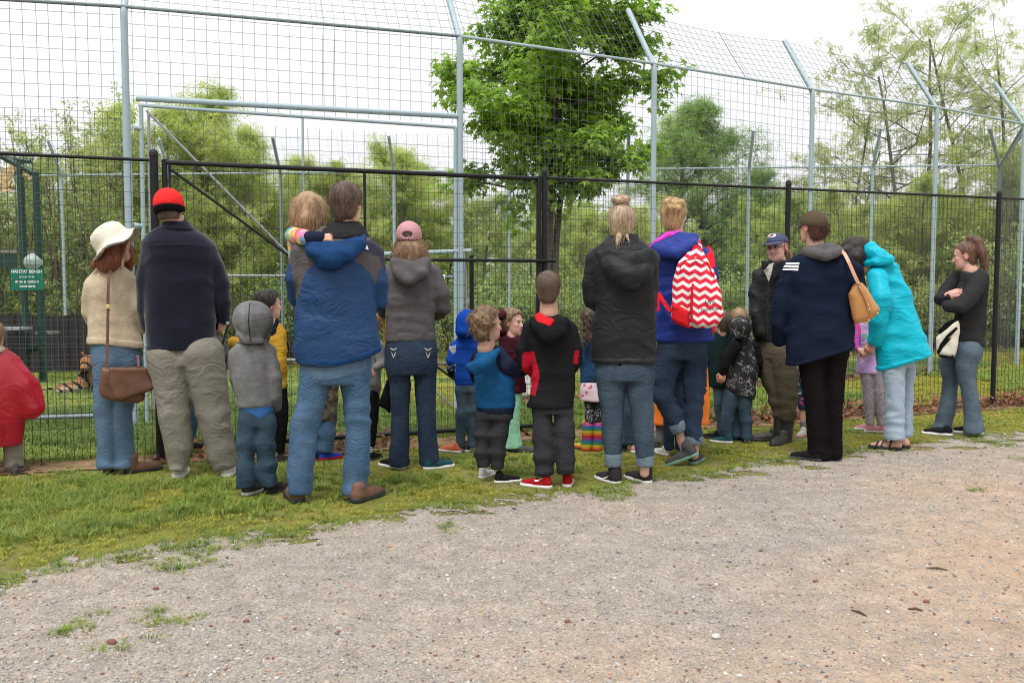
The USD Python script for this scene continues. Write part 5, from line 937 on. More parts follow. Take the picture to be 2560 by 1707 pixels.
Z1, Z2, Z3, Z4, Z5 = (0, 400, 1.743), (540, 420, 1.781), (1080, 600, 2.375), (1420, 460, 2.0104), (1820, 500, 2.3054); Z6 = (1560, 740, 3.92)
def legs_fold(F, knee, ank, amp=1.0):
    """more wrinkles behind the knee and above the ankle (crop y values)"""
    zk, za = F.pt(F.u0, knee)[2] if False else F.pt((F.u0-F.ox)*F.s, knee)[2], F.pt((F.u0-F.ox)*F.s, ank)[2]
    return lambda P: amp*(0.45+1.1*np.exp(-((P[:, 2]-zk)/0.07)**2)+1.5*np.exp(-((P[:, 2]-za)/0.085)**2))
def lathe_hat(F, name, cx, cy, dy, prof, R, mat, th=0.008, wav=0.008, n=40, squash=1.1, parent=None, seed=1):
    th_ = np.linspace(0, 2*PI, n, endpoint=False); V = []
    pr = np.array(prof, float)
    for (r, z) in pr:
        w = wav*np.clip((r-0.09)/0.06, 0, 1.3)*(np.sin(th_*3+seed)+0.6*np.sin(th_*5+2*seed)); V.append(np.stack([r*np.cos(th_), r*np.sin(th_)*squash, z+w], 1))
    V = np.concatenate(V); m_ = len(pr); f = []; k = np.arange(n); k2 = (k+1) % n
    for i in range(m_-1): o = i*n; f += [np.stack([o+k, o+n+k, o+k2], 1), np.stack([o+k2, o+n+k, o+n+k2], 1)]
    m = trimesh.Trimesh(V, np.concatenate(f), process=False); nn = m.vertex_normals
    if nn[0, 2] < 0: m.invert(); nn = m.vertex_normals
    V2 = V-nn*th; e0 = (m_-1)*n; fe = np.concatenate([np.stack([e0+k, e0+k2, len(V)+e0+k], 1), np.stack([e0+k2, len(V)+e0+k2, len(V)+e0+k], 1)])
    mm = trimesh.Trimesh(np.vstack([V, V2]), np.vstack([m.faces, m.faces[:, ::-1]+len(V), fe, fe[:, ::-1]]), process=False)
    P = mm.vertices @ R.T; P = P+0.006*(meshkit.fbm(P*22+seed, 2, seed)[:, None]-0.5)*2; mm.vertices = P+F.pt(cx, cy, dy)
    return obj(name, mm, mat, parent or F.path, True)
def cap(F, mat, brim=True, k=1.04, brim_mat=None, low=0.06, back_gap=False, emblem=None):
    d = F.hp([ell((0, -0.06, 0.15), (0.365*k, 0.435*k, 0.39*k)), ('&', 0.01, np.full(3, -.6), np.full(3, .6), lambda P: (low-P[..., 2])+0.10*(P[..., 1]))])
    if back_gap: d += F.hp([ell((0, -0.50, 0.13), (0.165, 0.16, 0.09), 0.008, '-')])
    p = F.part('cap', d, mat, 0.0015, h=0.0065)
    if brim:
        an, ts = np.linspace(-1.12, 1.12, 17), np.linspace(0, 1, 6); V = []
        for t in ts:
            for q in an:
                x, y = 0.37*k*math.sin(q), -0.06+0.435*k*math.cos(q); c_ = max(math.cos(q*1.25), 0.0)**0.6
                V.append((x*(1-0.10*t*c_), y+0.34*t*c_, low+0.03-0.10*(y+0.0)+0.03-0.22*(x*x)*(1+1.2*t)-0.07*t*t))
        V = np.array(V); f = []
        for i in range(5):
            for j in range(16): o = i*17+j; f += [[o, o+1, o+17], [o+1, o+18, o+17]]
        m = trimesh.Trimesh(V, f, process=False); nn = m.vertex_normals; nn = nn*np.sign(nn[:, 2:3].mean()); n_ = len(V); up = m.face_normals[:, 2].mean() > 0; ft = m.faces if up else m.faces[:, ::-1]
        rim = [i*17 for i in range(6)]+[85+j for j in range(1, 17)]+[i*17+16 for i in range(4, -1, -1)]+[j for j in range(15, 0, -1)]; side = []
        for p0, p1 in zip(rim, rim[1:]+rim[:1]): side += [[p0, p1, p0+n_], [p1, p1+n_, p0+n_]]
        mm = trimesh.Trimesh(np.vstack([V+nn*0.012, V-nn*0.012]), np.vstack([ft, ft[:, ::-1]+n_, np.array(side)]), process=False); mm.fix_normals(); mm.vertices = F.hc+F.hh*(mm.vertices @ F.hR.T); obj('brim', mm, brim_mat or mat, p, 40)
    c = bake(F.hp([ell((0, -0.05, 0.545), (0.022, 0.022, 0.014))]), 0.004); obj('button', c, mat, p, True)
    return p
def strap(F, name, pts, w, mat, th=0.004, parent=None, loc=None):
    """flat band through crop points (x, y, depth)"""
    P = np.array([F.pt(*q) for q in pts]); n = 24; t = np.linspace(0, 1, len(P)); I = PchipInterpolator(t, P); Q_ = I(np.linspace(0, 1, n)); T = _unit(np.gradient(Q_, axis=0)); N = np.tile([0, -1.0, 0], (n, 1)); B = _unit(np.cross(T, N)); N = np.cross(B, T)
    V = np.concatenate([np.stack([Q_+B*w/2+N*th/2, Q_-B*w/2+N*th/2, Q_-B*w/2-N*th/2, Q_+B*w/2-N*th/2], 1)]).reshape(-1, 3); f = []
    for i in range(n-1):
        for j in range(4): a, b = i*4+j, i*4+(j+1) % 4; f += [[a, b, a+4], [b, b+4, a+4]]
    f += [[0, 2, 1], [0, 3, 2], [n*4-4, n*4-3, n*4-2], [n*4-4, n*4-2, n*4-1]]
    m = trimesh.Trimesh(V, f, process=False); m.fix_normals(); return obj(name, m, mat, parent or F.path)
class Held:
    """a carried thing placed with its carrier's measurements"""
    def __new__(cls, F, name, label, cat):
        p = thing(name, label, cat, (F.b[0], F.b[1], F.zb), F.th); return p

# ---- child in a red plastic poncho, cut by the left edge
F = Fig('child in a thin red plastic poncho and khaki trousers at the left edge', Z1, (10, 1368), h=0.010)
F.part('poncho', F.trunk([(826, -55, 28), (870, -105, 75), (950, -140, 112), (1060, -150, 118), (1150, -150, 108), (1236, -140, 96)], dr=0.7)+F.limb([(50, 890, 44), (105, 985, 62, -.03), (140, 1080, 50, -.05)], 0.05)+F.limb([(-80, 890, 44), (-130, 1000, 55), (-150, 1100, 45)], 0.05), 'red_plastic', 0.016, (6, 6, 5), seed=4)
F.part('trousers', F.leg([(55, 1150, 48), (58, 1250, 42), (60, 1335, 42)])+F.leg([(-45, 1150, 48), (-50, 1250, 42), (-50, 1335, 42)]), 'khaki', 0.007, fk=legs_fold(F, 1180, 1320))
F.shoe(62, 1372, 20, 0.19, 'shoe_grey'); F.shoe(-50, 1372, -10, 0.19, 'shoe_grey')
F.head(-28, 765, 125, yaw=20, neck=(-20, 850)); F.hair(F.hp(hair_cap(0.05)+[HL]), 'hair_sandy'); F.part('hood', F.ball(-20, 826, 45, 24, 0.08, 0), 'cream_knit', 0.004); F.done()
# ---- woman in the white bucket hat
F = Fig('woman in a fluffy white bucket hat, cream knit cardigan and light blue jeans', Z1, (515, 1366))
F.part('cardigan', F.trunk([(455, 460, 530), (476, 418, 556), (508, 388, 584), (560, 376, 592), (640, 380, 594), (720, 382, 600), (800, 378, 622), (866, 376, 630)], dr=0.6, hem=lambda x, y: np.clip(0.09-x*0.16, 0, 0.1))+F.limb([(562, 535, 40), (600, 640, 42, -.02), (606, 730, 36, .03), (570, 772, 32, .2)], 0.016)+F.limb([(405, 540, 38), (392, 660, 38, .06), (430, 740, 32, .24)], 0.016), 'cream_knit', 0.007, seed=11)
F.part('hem_rib', F.trunk([(760, 378, 614), (800, 376, 626), (867, 373, 634)], dr=0.61, hem=lambda x, y: np.clip(0.09-x*0.16, 0, 0.1), band=0.05, body=0), 'cream_knit', 0.002, (60, 60, 3))
F.part('jeans', F.trunk([(800, 395, 615), (870, 398, 612), (910, 410, 600)], dr=0.62)+F.leg([(470, 880, 66), (462, 1000, 54), (456, 1090, 47), (466, 1230, 42), (468, 1332, 43)])+F.leg([(556, 880, 64), (546, 1000, 54), (530, 1090, 48), (536, 1230, 45), (541, 1332, 44)]), 'denim_light', 0.008, seed=2, fk=legs_fold(F, 1090, 1310))
F.shoe(470, 1368, 15, 0.26, 'boot_leather', high=0.42); F.shoe(548, 1366, 72, 0.27, 'boot_leather', high=0.42)
F.head(515, 378, 148, yaw=48, pitch=4, neck=(495, 470), brow=(0.2, 0.07, 0.03)); F.hair(F.hp(hair_cap(0.05)+[HL])+F.limb([(478, 400, 55, -.02), (470, 440, 52, -.06), (455, 462, 30, -.08)], 0.03, body=0)+F.limb([(545, 395, 38, .03), (556, 440, 28, .05), (566, 480, 12, .06)], 0.03, body=0)+F.limb([(425, 440, 20, -.06), (402, 466, 10, -.06)], 0.02, body=0), 'hair_red', amp=0.012)
lathe_hat(F, 'bucket_hat', 490, 356, -0.01, [(0.001, .118), (.05, .116), (.088, .102), (.112, .066), (.118, 0.02), (.122, 0), (.144, -.022), (.166, -.034), (.178, -.036)], Ry(-0.66) @ Rx(-0.10), 'white_fleece', wav=0.012, seed=2, th=0.016)
F.done()
bag = Held(F, 'shoulder_bag', 'worn brown leather flap bag hanging at the hip of the woman in the bucket hat', 'bag')
P_ = F.path; F.path = bag
b_ = F.part('bag_body', F.slab([(446, 905), (430, 1000), (440, 1030), (480, 1050), (600, 1060), (632, 1045), (635, 1010), (600, 900)], -0.20, 0.10, 0.03), 'brown_leather', 0.005, seed=5, h=0.008)
F.part('flap', F.slab([(476, 902), (640, 906), (674, 975), (676, 992), (655, 1004), (520, 1044), (500, 1040), (484, 985)], -0.255, 0.035, 0.016), 'brown_leather', 0.006, seed=6, h=0.007)
strap(F, 'strap', [(512, 458, .02), (486, 470, -.10), (472, 560, -.15), (470, 700, -.165), (466, 880, -.19), (460, 920, -.2)], 0.018, 'brown_leather'); strap(F, 'strap', [(600, 850, -.12), (604, 900, -.2)], 0.016, 'brown_leather'); F.part('buckle', F.slab([(463, 630), (480, 630), (480, 650), (463, 650)], -0.17, 0.008, 0.002), 'brass_trim', 0, h=0.003); F.path = P_
# ---- man in the red beanie
F = Fig('tall man in a red knit beanie, navy fleece shirt and khaki zip off trousers', Z1, (870, 1384))
nf = F.part('shirt', F.trunk([(284, 700, 826), (304, 672, 862), (332, 640, 905), (370, 624, 928), (450, 620, 942), (560, 622, 940), (650, 630, 936), (740, 634, 940), (822, 642, 934)], dr=0.56, hem=lambda x, y: 0.035*np.clip((x+0.05)/0.25, 0, 1))+F.limb([(655, 380, 38), (630, 520, 38), (636, 640, 38, .03), (648, 720, 34, .16)], 0.016)+F.limb([(900, 385, 42), (955, 520, 42), (974, 620, 33, -.01), (975, 690, 29, .05)], 0.016), 'navy_fleece', 0.008, seed=21)
F.lt0 = F.lt; F.hemband('navy_fleece', nf, 0.022); F.part('collar', F.trunk([(268, 708, 828), (284, 700, 838), (306, 684, 856)], dr=0.75, k=0.0, body=0), 'navy_fleece', 0.002, h=0.009, parent=nf)
F.part('yoke_seam', F.limb([(640, 378, 3.4, -.115), (700, 368, 3.4, -.15), (780, 366, 3.4, -.158), (860, 370, 3.4, -.15), (915, 380, 3.4, -.115)], 0, body=0), 'navy_fleece', 0, h=0.004, parent=nf)
tr = F.part('trousers', F.trunk([(780, 672, 890), (825, 664, 925), (860, 658, 955), (890, 660, 972)], dr=0.50)+F.leg([(722, 850, 84), (742, 960, 74), (760, 1100, 72), (780, 1250, 60), (777, 1340, 46)])+F.leg([(872, 840, 102), (905, 960, 88), (926, 1100, 76), (960, 1250, 65), (980, 1340, 52)]), 'khaki', 0.009, (6, 6, 10), seed=23, fk=legs_fold(F, 1130, 1330))
F.part('knee_band', F.limb([(741, 951, 76), (742, 966, 75.5)], 0, body=0), 'khaki', 0.003, h=0.008, parent=tr); F.part('knee_band', F.limb([(908, 985, 87), (911, 1002, 85.5)], 0, body=0), 'khaki', 0.003, h=0.008, parent=tr)
F.shoe(775, 1388, 8, 0.30, 'shoe_white', 'rubber_white'); F.shoe(985, 1382, 14, 0.30, 'shoe_white', 'rubber_white')
F.head(744, 222, 160, yaw=24, pitch=0, roll=-8, neck=(765, 300), brow=(0.05, 0.03, 0.02)); F.hair(F.hp(hair_cap(0.012)+[HL, ('&', 0.02, np.full(3, -.6), np.full(3, .6), lambda P: -(P[..., 2]+0.24))]), 'hair_brown', slen=0.02); F.hair(F.hp([ell((0, 0.17, -0.30), (0.255, 0.22, 0.25), 0.05), ell((0, 0.2, -0.46), (0.19, 0.17, 0.17), 0.08), ('&', 0.02, np.full(3, -.6), np.full(3, .6), lambda P: P[..., 2]+0.10), ell((0, 0.42, -0.255), (0.10, 0.12, 0.05), 0.02, '-')]), 'hair_brown', 'beard')
bn = F.part('beanie', F.hp([ell((0, -0.06, 0.20), (0.40, 0.46, 0.42)), ('&', 0.01, np.full(3, -.7), np.full(3, .7), lambda P: 0.06-P[..., 2]-0.16*P[..., 1])]), 'red_beanie', 0.002, h=0.007)
F.part('beanie_cuff', F.hp([ell((0, -0.06, 0.12), (0.412, 0.475, 0.46)), ('&', 0.012, np.full(3, -.7), np.full(3, .7), lambda P: np.abs(P[..., 2]+0.16*P[..., 1]+0.02)-0.095)]), 'black_rib', 0.002, h=0.007, parent=bn)
cm = F.last; F.decal('badge', [[(715, 236), (742, 228), (750, 248), (741, 252), (738, 243), (732, 245), (735, 258), (724, 262), (718, 252)]], 'white_print', cm, 0.004, bn, 5); F.decal('badge_mark', [[(727, 240), (733, 238), (737, 254), (730, 257)]], 'red_lining', cm, 0.006, bn, 4)
F.hand(972, 688, 0.05, (-0.15, 0.35, -0.9), (0.8, -0.5, 0.1), 0.19, curl=0.8, side=-1); F.done()
rod = Held(F, 'rod', 'dark rod with a grey round end held beside the man in the red beanie', 'stick'); P_ = F.path; F.path = rod
F.part('shaft', F.limb([(994, 712, 5, .0), (980, 770, 6, .02), (962, 822, 5, .03)], 0, body=0), 'rubber_black', 0, h=0.004); F.part('knob', F.ball(992, 712, 9, 9, 0.013, -0.005), 'galvanised', 0, h=0.004); F.part('pouch', F.slab([(934, 690), (968, 690), (970, 740), (955, 752), (938, 738)], 0.07, 0.05, 0.02), 'black_cloth', 0.004, h=0.006); F.path = P_
# ---- child behind his legs
F = Fig('child in grey jacket and blue rubber boots behind the legs of the red beanie man', Z1, (875, 1258), h=0.010)
F.part('jacket', F.trunk([(770, 860, 960), (800, 845, 980), (900, 842, 988), (990, 850, 985)])+F.limb([(960, 800, 28), (985, 850, 26, -.02), (978, 900, 22, .05)], 0.02), 'hood_grey', 0.006, seed=3)
F.part('jeans', F.leg([(855, 980, 38), (834, 1090, 32), (828, 1215, 26)])+F.leg([(930, 980, 38), (925, 1100, 32), (920, 1215, 26)]), 'denim_mid', 0.006, seed=6)
for x in (824, 920): F.part('rubber_boot', F.limb([(x, 1200, 24), (x, 1250, 20)], 0), 'welly_blue', 0.001)
F.shoe(822, 1258, 10, 0.18, 'welly_blue'); F.shoe(920, 1258, 10, 0.18, 'welly_blue'); F.head(905, 700, 118, yaw=10, neck=(905, 775)); F.hair(F.hp(hair_cap(0.05)+[HL]), 'hair_brown'); F.done()
# ---- small boy in the grey hoodie
F = Fig('small boy in a light grey hoodie with the hood up and blue jeans', Z2, (190, 1455), h=0.0095)
hd = F.part('hoodie', F.trunk([(752, 112, 214), (784, 84, 232), (830, 70, 246), (910, 66, 250), (1000, 84, 250), (1062, 98, 254)], dr=0.66)+F.limb([(232, 820, 34), (256, 930, 34, -.02), (262, 1010, 28, -.01), (266, 1062, 24, .05)], 0.016)+F.limb([(90, 830, 30), (84, 930, 30, .06), (110, 1010, 26, .15)], 0.016), 'grey_marl', 0.008, seed=31)
F.part('hood', F.ball(168, 680, 84, 84, 0.14, 0.03)+F.ball(150, 668, 66, 66, 0.115, -.02, 0.04)+F.limb([(160, 700, 70, 0.0), (158, 748, 52, -.01), (158, 772, 50, -.015)], 0.04, body=0)+F.limb([(216, 640, 26, .10), (232, 700, 22, .10), (216, 756, 24, .06)], 0.02, body=0)+F.limb([(104, 740, 15, -.05), (140, 768, 17, -.085), (200, 770, 15, -.07)], 0.01, body=0)+F.limb([(150, 612, 9, -.075), (132, 660, 10, -.115), (128, 720, 10, -.115), (140, 760, 9, -.09)], 0.03, body=0), 'grey_marl', 0.010, (11, 11, 3.5), seed=33, parent=hd, h=0.0085); F.decal('hood_seam', [[(148, 602), (152, 602), (146, 680), (156, 772), (152, 772), (142, 680)], [(92, 776), (150, 786), (214, 780), (214, 784), (150, 791), (92, 780)]], 'charcoal', F.last, 0.002, hd, 6); F.part('hem_rib', F.trunk([(1028, 98, 254), (1066, 104, 250)], dr=0.66, body=0), 'grey_marl', 0.002, (70, 70, 3), parent=hd)
F.part('tee', F.trunk([(1045, 104, 252), (1085, 104, 256), (1136, 108, 252)], dr=0.64, hem=lambda x, y: np.clip((x+0.06)*0.42, 0, 1), body=0), 'royal_tee', 0.006, seed=4)
F.part('jeans', F.trunk([(1040, 110, 250), (1120, 102, 262), (1150, 105, 262)], dr=0.62)+F.leg([(142, 1120, 46), (135, 1230, 42), (132, 1330, 42), (139, 1420, 44)])+F.leg([(222, 1120, 48), (216, 1230, 45), (226, 1330, 43), (234, 1412, 44)]), 'denim_teal', 0.009, seed=35, fk=legs_fold(F, 1280, 1410))
F.shoe(124, 1458, 42, 0.22, 'shoe_grey', 'rubber_white'); F.shoe(218, 1448, 74, 0.23, 'shoe_plum'); F.head(166, 690, 150, yaw=10, neck=(162, 770)); F.done()
# ---- boy in yellow sleeves
F = Fig('dark haired boy in profile with a navy vest over mustard yellow sleeves', Z2, (280, 1308), h=0.0095)
F.part('shirt', F.trunk([(684, 228, 282), (720, 206, 306), (800, 204, 312), (900, 204, 313), (980, 206, 312)], dr=0.6)+F.limb([(284, 735, 26), (286, 850, 28, -.03), (284, 955, 26, .0)], 0.02)+F.limb([(215, 735, 25), (110, 785, 27, -.04), (82, 776, 24, 0.02), (150, 800, 22, .12)], 0.02), 'mustard', 0.008, seed=41)
F.part('vest', F.trunk([(674, 226, 272), (700, 210, 284), (760, 200, 282), (840, 198, 280)], dr=0.72, body=0), 'navy_quilt', 0.007, seed=42)
F.part('trousers', F.leg([(285, 975, 34), (294, 1120, 27), (284, 1262, 22)])+F.leg([(240, 975, 34), (238, 1120, 28), (238, 1262, 22)]), 'black_cloth', 0.005)
F.shoe(286, 1308, 20, 0.2, 'shoe_grey'); F.shoe(236, 1308, -10, 0.2, 'shoe_grey'); F.head(238, 612, 132, yaw=72, neck=(235, 690), skin_=0) if False else F.head(238, 612, 132, yaw=72, neck=(235, 690), brow=(0.02, 0.015, 0.012), eyes=True); F.hair(F.hp(hair_cap(0.055)+[HL]), 'hair_dark', amp=0.008); F.done()
# ---- child in camouflage coat behind the man in blue
F = Fig('child in camouflage coat and blue and red trainers between the legs of the carrying man', Z2, (480, 1298), h=0.010)
F.part('coat', F.trunk([(760, 430, 520), (790, 400, 545), (900, 385, 545), (1050, 380, 542), (1122, 385, 540)], dr=0.62), 'camo', 0.007, seed=5); F.part('jeans', F.leg([(500, 1100, 40), (490, 1180, 38), (480, 1258, 34)])+F.leg([(430, 1100, 40), (430, 1258, 34)]), 'denim_mid', 0.008, seed=7, fk=legs_fold(F, 1180, 1250))
F.shoe(462, 1302, 62, 0.2, 'shoe_blue', 'shoe_red'); F.shoe(430, 1300, 10, 0.2, 'shoe_blue', 'shoe_red'); F.head(470, 695, 125, yaw=5, neck=(470, 770)); F.hair(F.hp(hair_cap(0.05)+[HL]), 'hair_brown'); F.done()
# ---- child with striped socks
F = Fig('child in grey top, black leggings and striped socks half hidden behind the carrying man', Z2, (690, 1300), h=0.010)
F.part('top', F.trunk([(760, 650, 720), (800, 640, 738), (900, 640, 738), (1015, 645, 730)])+F.limb([(725, 815, 24, -.04), (738, 870, 20, -.08), (712, 890, 16, -.12)], 0.02), 'grey_marl', 0.006, seed=5); F.part('leggings', F.leg([(698, 1000, 32), (698, 1120, 24), (690, 1240, 19)])+F.leg([(660, 1000, 30), (655, 1240, 19)]), 'black_cloth', 0.004)
for x in (688, 655): F.part('sock', F.limb([(x, 1235, 17), (x, 1285, 15)], 0), 'sock_stripe', 0)
F.shoe(684, 1303, 30, 0.18, 'shoe_black'); F.shoe(655, 1303, 0, 0.18, 'shoe_black'); F.hand(710, 888, -0.12, (-0.5, 0, -0.8), (0, -1, 0.2), 0.12, curl=0.5); F.head(690, 692, 122, yaw=0, neck=(690, 765)); F.hair(F.hp(hair_cap(0.05)+[HL]), 'hair_sandy'); F.done()
# ---- man in the blue jacket
F = Fig('man in a blue and grey hooded jacket, faded jeans and brown boots, carrying a girl', Z2, (490, 1484))
GL = [(300, 400), (330, 345), (440, 320), (440, 430), (405, 452), (384, 500), (366, 575), (350, 590), (345, 500), (332, 430)]; GR = [(600, 405), (650, 340), (760, 345), (772, 455), (725, 445), (716, 500), (705, 520), (690, 470), (650, 432)]; GN = [(640, 335), (700, 318), (745, 350), (790, 470), (745, 450), (725, 395), (650, 368)]; GT = [(380, 262), (720, 262), (760, 360), (330, 360)]
def jcol(V):
    x, y = F.xy(V); c = np.tile([0.013, 0.051, 0.145], (len(V), 1)); g_ = np.array([0.085, 0.073, 0.073]); b = inpoly(x, y, GL) | inpoly(x, y, GR) | ((y < 330) & (x > 380) & (x < 700)); c[b] = g_; n_ = inpoly(x, y, GN); c[n_] = [0.030, 0.030, 0.062]; return c
jk = F.part('jacket', F.trunk([(268, 470, 640), (300, 425, 672), (335, 392, 705), (385, 372, 714), (450, 358, 718), (560, 354, 714), (650, 352, 714), (740, 350, 726), (800, 350, 730), (840, 358, 722), (872, 366, 712)], dr=0.60, hem=lambda x, y: 0.55*np.clip(np.abs(x+0.01)-0.03, 0, 1)**1.7)+F.limb([(380, 385, 52), (350, 490, 43), (354, 575, 38, .08), (410, 590, 34, .3)], 0.016)+F.limb([(692, 390, 52), (722, 500, 46), (728, 590, 39, .04), (690, 620, 34, .25)], 0.016), 'shell_cloth', 0.012, (6, 6, 11), seed=51, col=jcol, h=0.0085)
jm = F.last; F.hemband('blue_shell', jk, 0.035)
F.part('collar', F.trunk([(236, 520, 640), (255, 488, 655), (285, 452, 672), (318, 430, 690)], dr=0.72, body=0), 'dark_collar', 0.005, (6, 6, 20), h=0.009, parent=jk)
F.part('hood', F.limb([(408, 322, 18, -.08), (432, 372, 30, -.145), (510, 402, 40, -.175), (590, 380, 36, -.17), (640, 335, 26, -.13), (660, 305, 16, -.07)], 0.03, body=0)+F.limb([(440, 340, 26, -.13), (530, 362, 30, -.16), (620, 330, 24, -.14)], 0.03, body=0)+F.ball(510, 430, 55, 24, 0.05, -.15), 'blue_shell', 0.010, (8, 8, 16), seed=52, h=0.009, parent=jk)
F.decal('logo', [[(640, 338), (652, 335), (668, 340), (676, 350), (679, 364), (668, 362), (656, 352), (644, 349)]], 'white_print', jm, 0.004, jk, 5)
F.part('shirt_tail', F.trunk([(815, 372, 692), (870, 374, 692), (938, 380, 688)], dr=0.57, hem=lambda x, y: 0.9*np.clip(np.abs(x+0.01)-0.02, 0, 1)**1.9, body=0), 'denim_light', 0.005)
F.part('jeans', F.trunk([(830, 378, 690), (920, 374, 692), (960, 385, 682)], dr=0.56)+F.leg([(446, 925, 76), (432, 1000, 67), (396, 1150, 61), (380, 1300, 59), (370, 1444, 53)])+F.leg([(614, 925, 75), (622, 1000, 63), (632, 1150, 57), (628, 1300, 58), (618, 1450, 58)]), 'denim_mid', 0.008, (6, 6, 12), seed=54, fk=legs_fold(F, 1130, 1400, 0.85))
F.shoe(366, 1494, -12, 0.30, 'boot_leather', 'rubber_black', high=0.30, soleh=0.12, wide=1.12); F.shoe(612, 1492, 40, 0.30, 'boot_leather', 'rubber_black', high=0.30, soleh=0.12, wide=1.12)
F.head(582, 160, 186, yaw=26, pitch=2, neck=(575, 270), brow=(0.08, 0.05, 0.03)); F.hair(F.hp(hair_cap(0.048)+[HL]), 'hair_brown', amp=0.010, sc=(30, 30, 12)); F.done()
# ---- girl carried on his arm
F = Fig('fair haired little girl in a multicoloured jacket carried by the man in blue', Z2, (400, 640), h=0.009, dist=5.52)
F.part('jacket', F.trunk([(244, 352, 440), (270, 330, 450), (320, 322, 450), (400, 322, 440), (520, 345, 440), (600, 355, 440)], dr=0.7)+F.limb([(345, 300, 36, -.08), (385, 306, 33, -.30), (402, 310, 31, -.34)], 0.02), 'patchwork', 0.006, seed=61)
F.part('cuff', F.limb([(402, 310, 29, -.34), (430, 311, 27, -.37), (462, 311, 26, -.38)], 0), 'navy_quilt', 0.003); F.part('cuff_stripe', F.limb([(431, 311, 27.6, -.37), (436, 311, 27.6, -.37)], 0, body=0), 'royal_tee', 0, h=0.005)
F.part('trousers', F.leg([(400, 580, 45, 0), (470, 620, 38, .05), (500, 700, 30, .05)])+F.leg([(370, 580, 45, .05), (430, 620, 38, .1), (460, 700, 30, .1)]), 'denim_mid', 0.005)
F.hand(464, 311, -0.39, (1, 0.1, 0.05), (0, -0.8, 0.55), 0.125, curl=1.0, side=1, res=0.0042); F.head(412, 178, 138, yaw=-6, neck=(400, 260)); F.hair(F.hp([ell((0, -0.06, 0.12), (0.38, 0.45, 0.42)), ell((0, -0.20, -0.22), (0.38, 0.26, 0.40), 0.12), HL])+F.limb([(372, 160, 30, -.02), (356, 215, 26, -.05), (344, 262, 10, -.06)], 0.03, body=0)+F.limb([(452, 160, 30, -.02), (464, 215, 20, -.05), (476, 258, 9, -.05)], 0.03, body=0)+F.limb([(412, 180, 58, -.06), (412, 230, 52, -.085), (414, 266, 34, -.09)], 0.04, body=0), 'hair_light', amp=0.004, sc=(55, 55, 3), strands=700, slen=0.09); F.done()
# ---- woman in the pink cap
F = Fig('woman in a dusty pink cap, grey hoodie and dark bootcut jeans', Z2, (885, 1338))
hd = F.part('hoodie', F.trunk([(398, 815, 920), (424, 782, 952), (455, 758, 978), (520, 748, 982), (600, 750, 978), (680, 756, 974), (768, 752, 978)], dr=0.62)+F.limb([(962, 465, 40), (1003, 555, 37), (1012, 622, 32, .03), (975, 650, 28, .2)], 0.016)+F.limb([(765, 475, 38), (738, 580, 35, .03), (745, 640, 30, .18)], 0.016), 'hood_grey', 0.009, (7, 7, 16), seed=71)
F.part('hood', F.limb([(792, 415, 18, -.05), (812, 465, 26, -.125), (858, 498, 32, -.15), (915, 462, 28, -.135), (942, 412, 18, -.06)], 0.03, body=0)+F.limb([(812, 425, 24, -.11), (865, 445, 28, -.13), (925, 420, 22, -.10)], 0.03, body=0), 'hood_grey', 0.006, (9, 9, 15), seed=72, h=0.009, parent=hd)
F.part('hem_rib', F.trunk([(728, 754, 976), (768, 752, 979)], dr=0.63, body=0), 'hood_grey', 0.002, (60, 60, 3), parent=hd); F.part('tee_hem', F.trunk([(764, 756, 977), (774, 755, 978)], dr=0.615, body=0), 'coral', 0, h=0.006)
jn = F.part('jeans', F.trunk([(755, 758, 974), (810, 750, 985), (870, 752, 986), (915, 764, 980)], dr=0.64)+F.leg([(812, 880, 60), (818, 960, 47), (820, 1080, 40), (820, 1200, 42), (814, 1322, 43)])+F.leg([(926, 880, 60), (932, 960, 48), (936, 1080, 43), (942, 1200, 42), (954, 1318, 42)]), 'denim_dark', 0.007, seed=73, fk=legs_fold(F, 950, 1290, 0.8))
jm = F.last; F.decal('pocket_stitching', [[(775, 800), (790, 806), (806, 800), (804, 806), (790, 812), (777, 806)], [(780, 815), (790, 836), (802, 814), (798, 832), (790, 848), (783, 832)], [(928, 800), (943, 808), (960, 800), (958, 806), (943, 814), (930, 806)], [(934, 815), (944, 838), (956, 814), (952, 832), (944, 848), (937, 832)]], 'shirt_beige', jm, 0.002, jn, 6)
F.shoe(836, 1340, -48, 0.25, 'shoe_black', 'rubber_white'); F.shoe(930, 1344, 62, 0.25, 'shoe_teal', 'rubber_white')
F.head(860, 320, 150, yaw=6, neck=(862, 410)); F.hair(F.hp(hair_cap(0.005)+[HL]), 'hair_brown', 'hair_under_cap', strands=0); F.hair(F.limb([(862, 345, 52, -.02), (862, 372, 56, -.045), (860, 402, 44, -.06)], 0.03, body=0)+F.limb([(822, 345, 26), (808, 375, 22, -.01), (800, 408, 10, -.02)], 0.03, body=0)+F.limb([(906, 345, 26), (922, 375, 22, -.01), (934, 414, 10, -.02)], 0.03, body=0), 'hair_sandy', amp=0.005, strands=700, slen=0.09, sc=(42, 42, 4))
cp = cap(F, 'pink_cap', brim=True, low=0.02, back_gap=True); cm = bake(F.hp([ell((0, -0.06, 0.15), (0.366, 0.436, 0.391))]), 0.008); F.decal('cap_print', [[(843, 270), (879, 268), (879, 274), (843, 276)], [(858, 254), (866, 252), (863, 257), (868, 263), (860, 262)]], 'white_print', cm, 0.003, cp, 5); F.done()
ph = Held(F, 'phone', 'white edged phone held up in front of the woman in the pink cap', 'phone'); P_ = F.path; F.path = ph
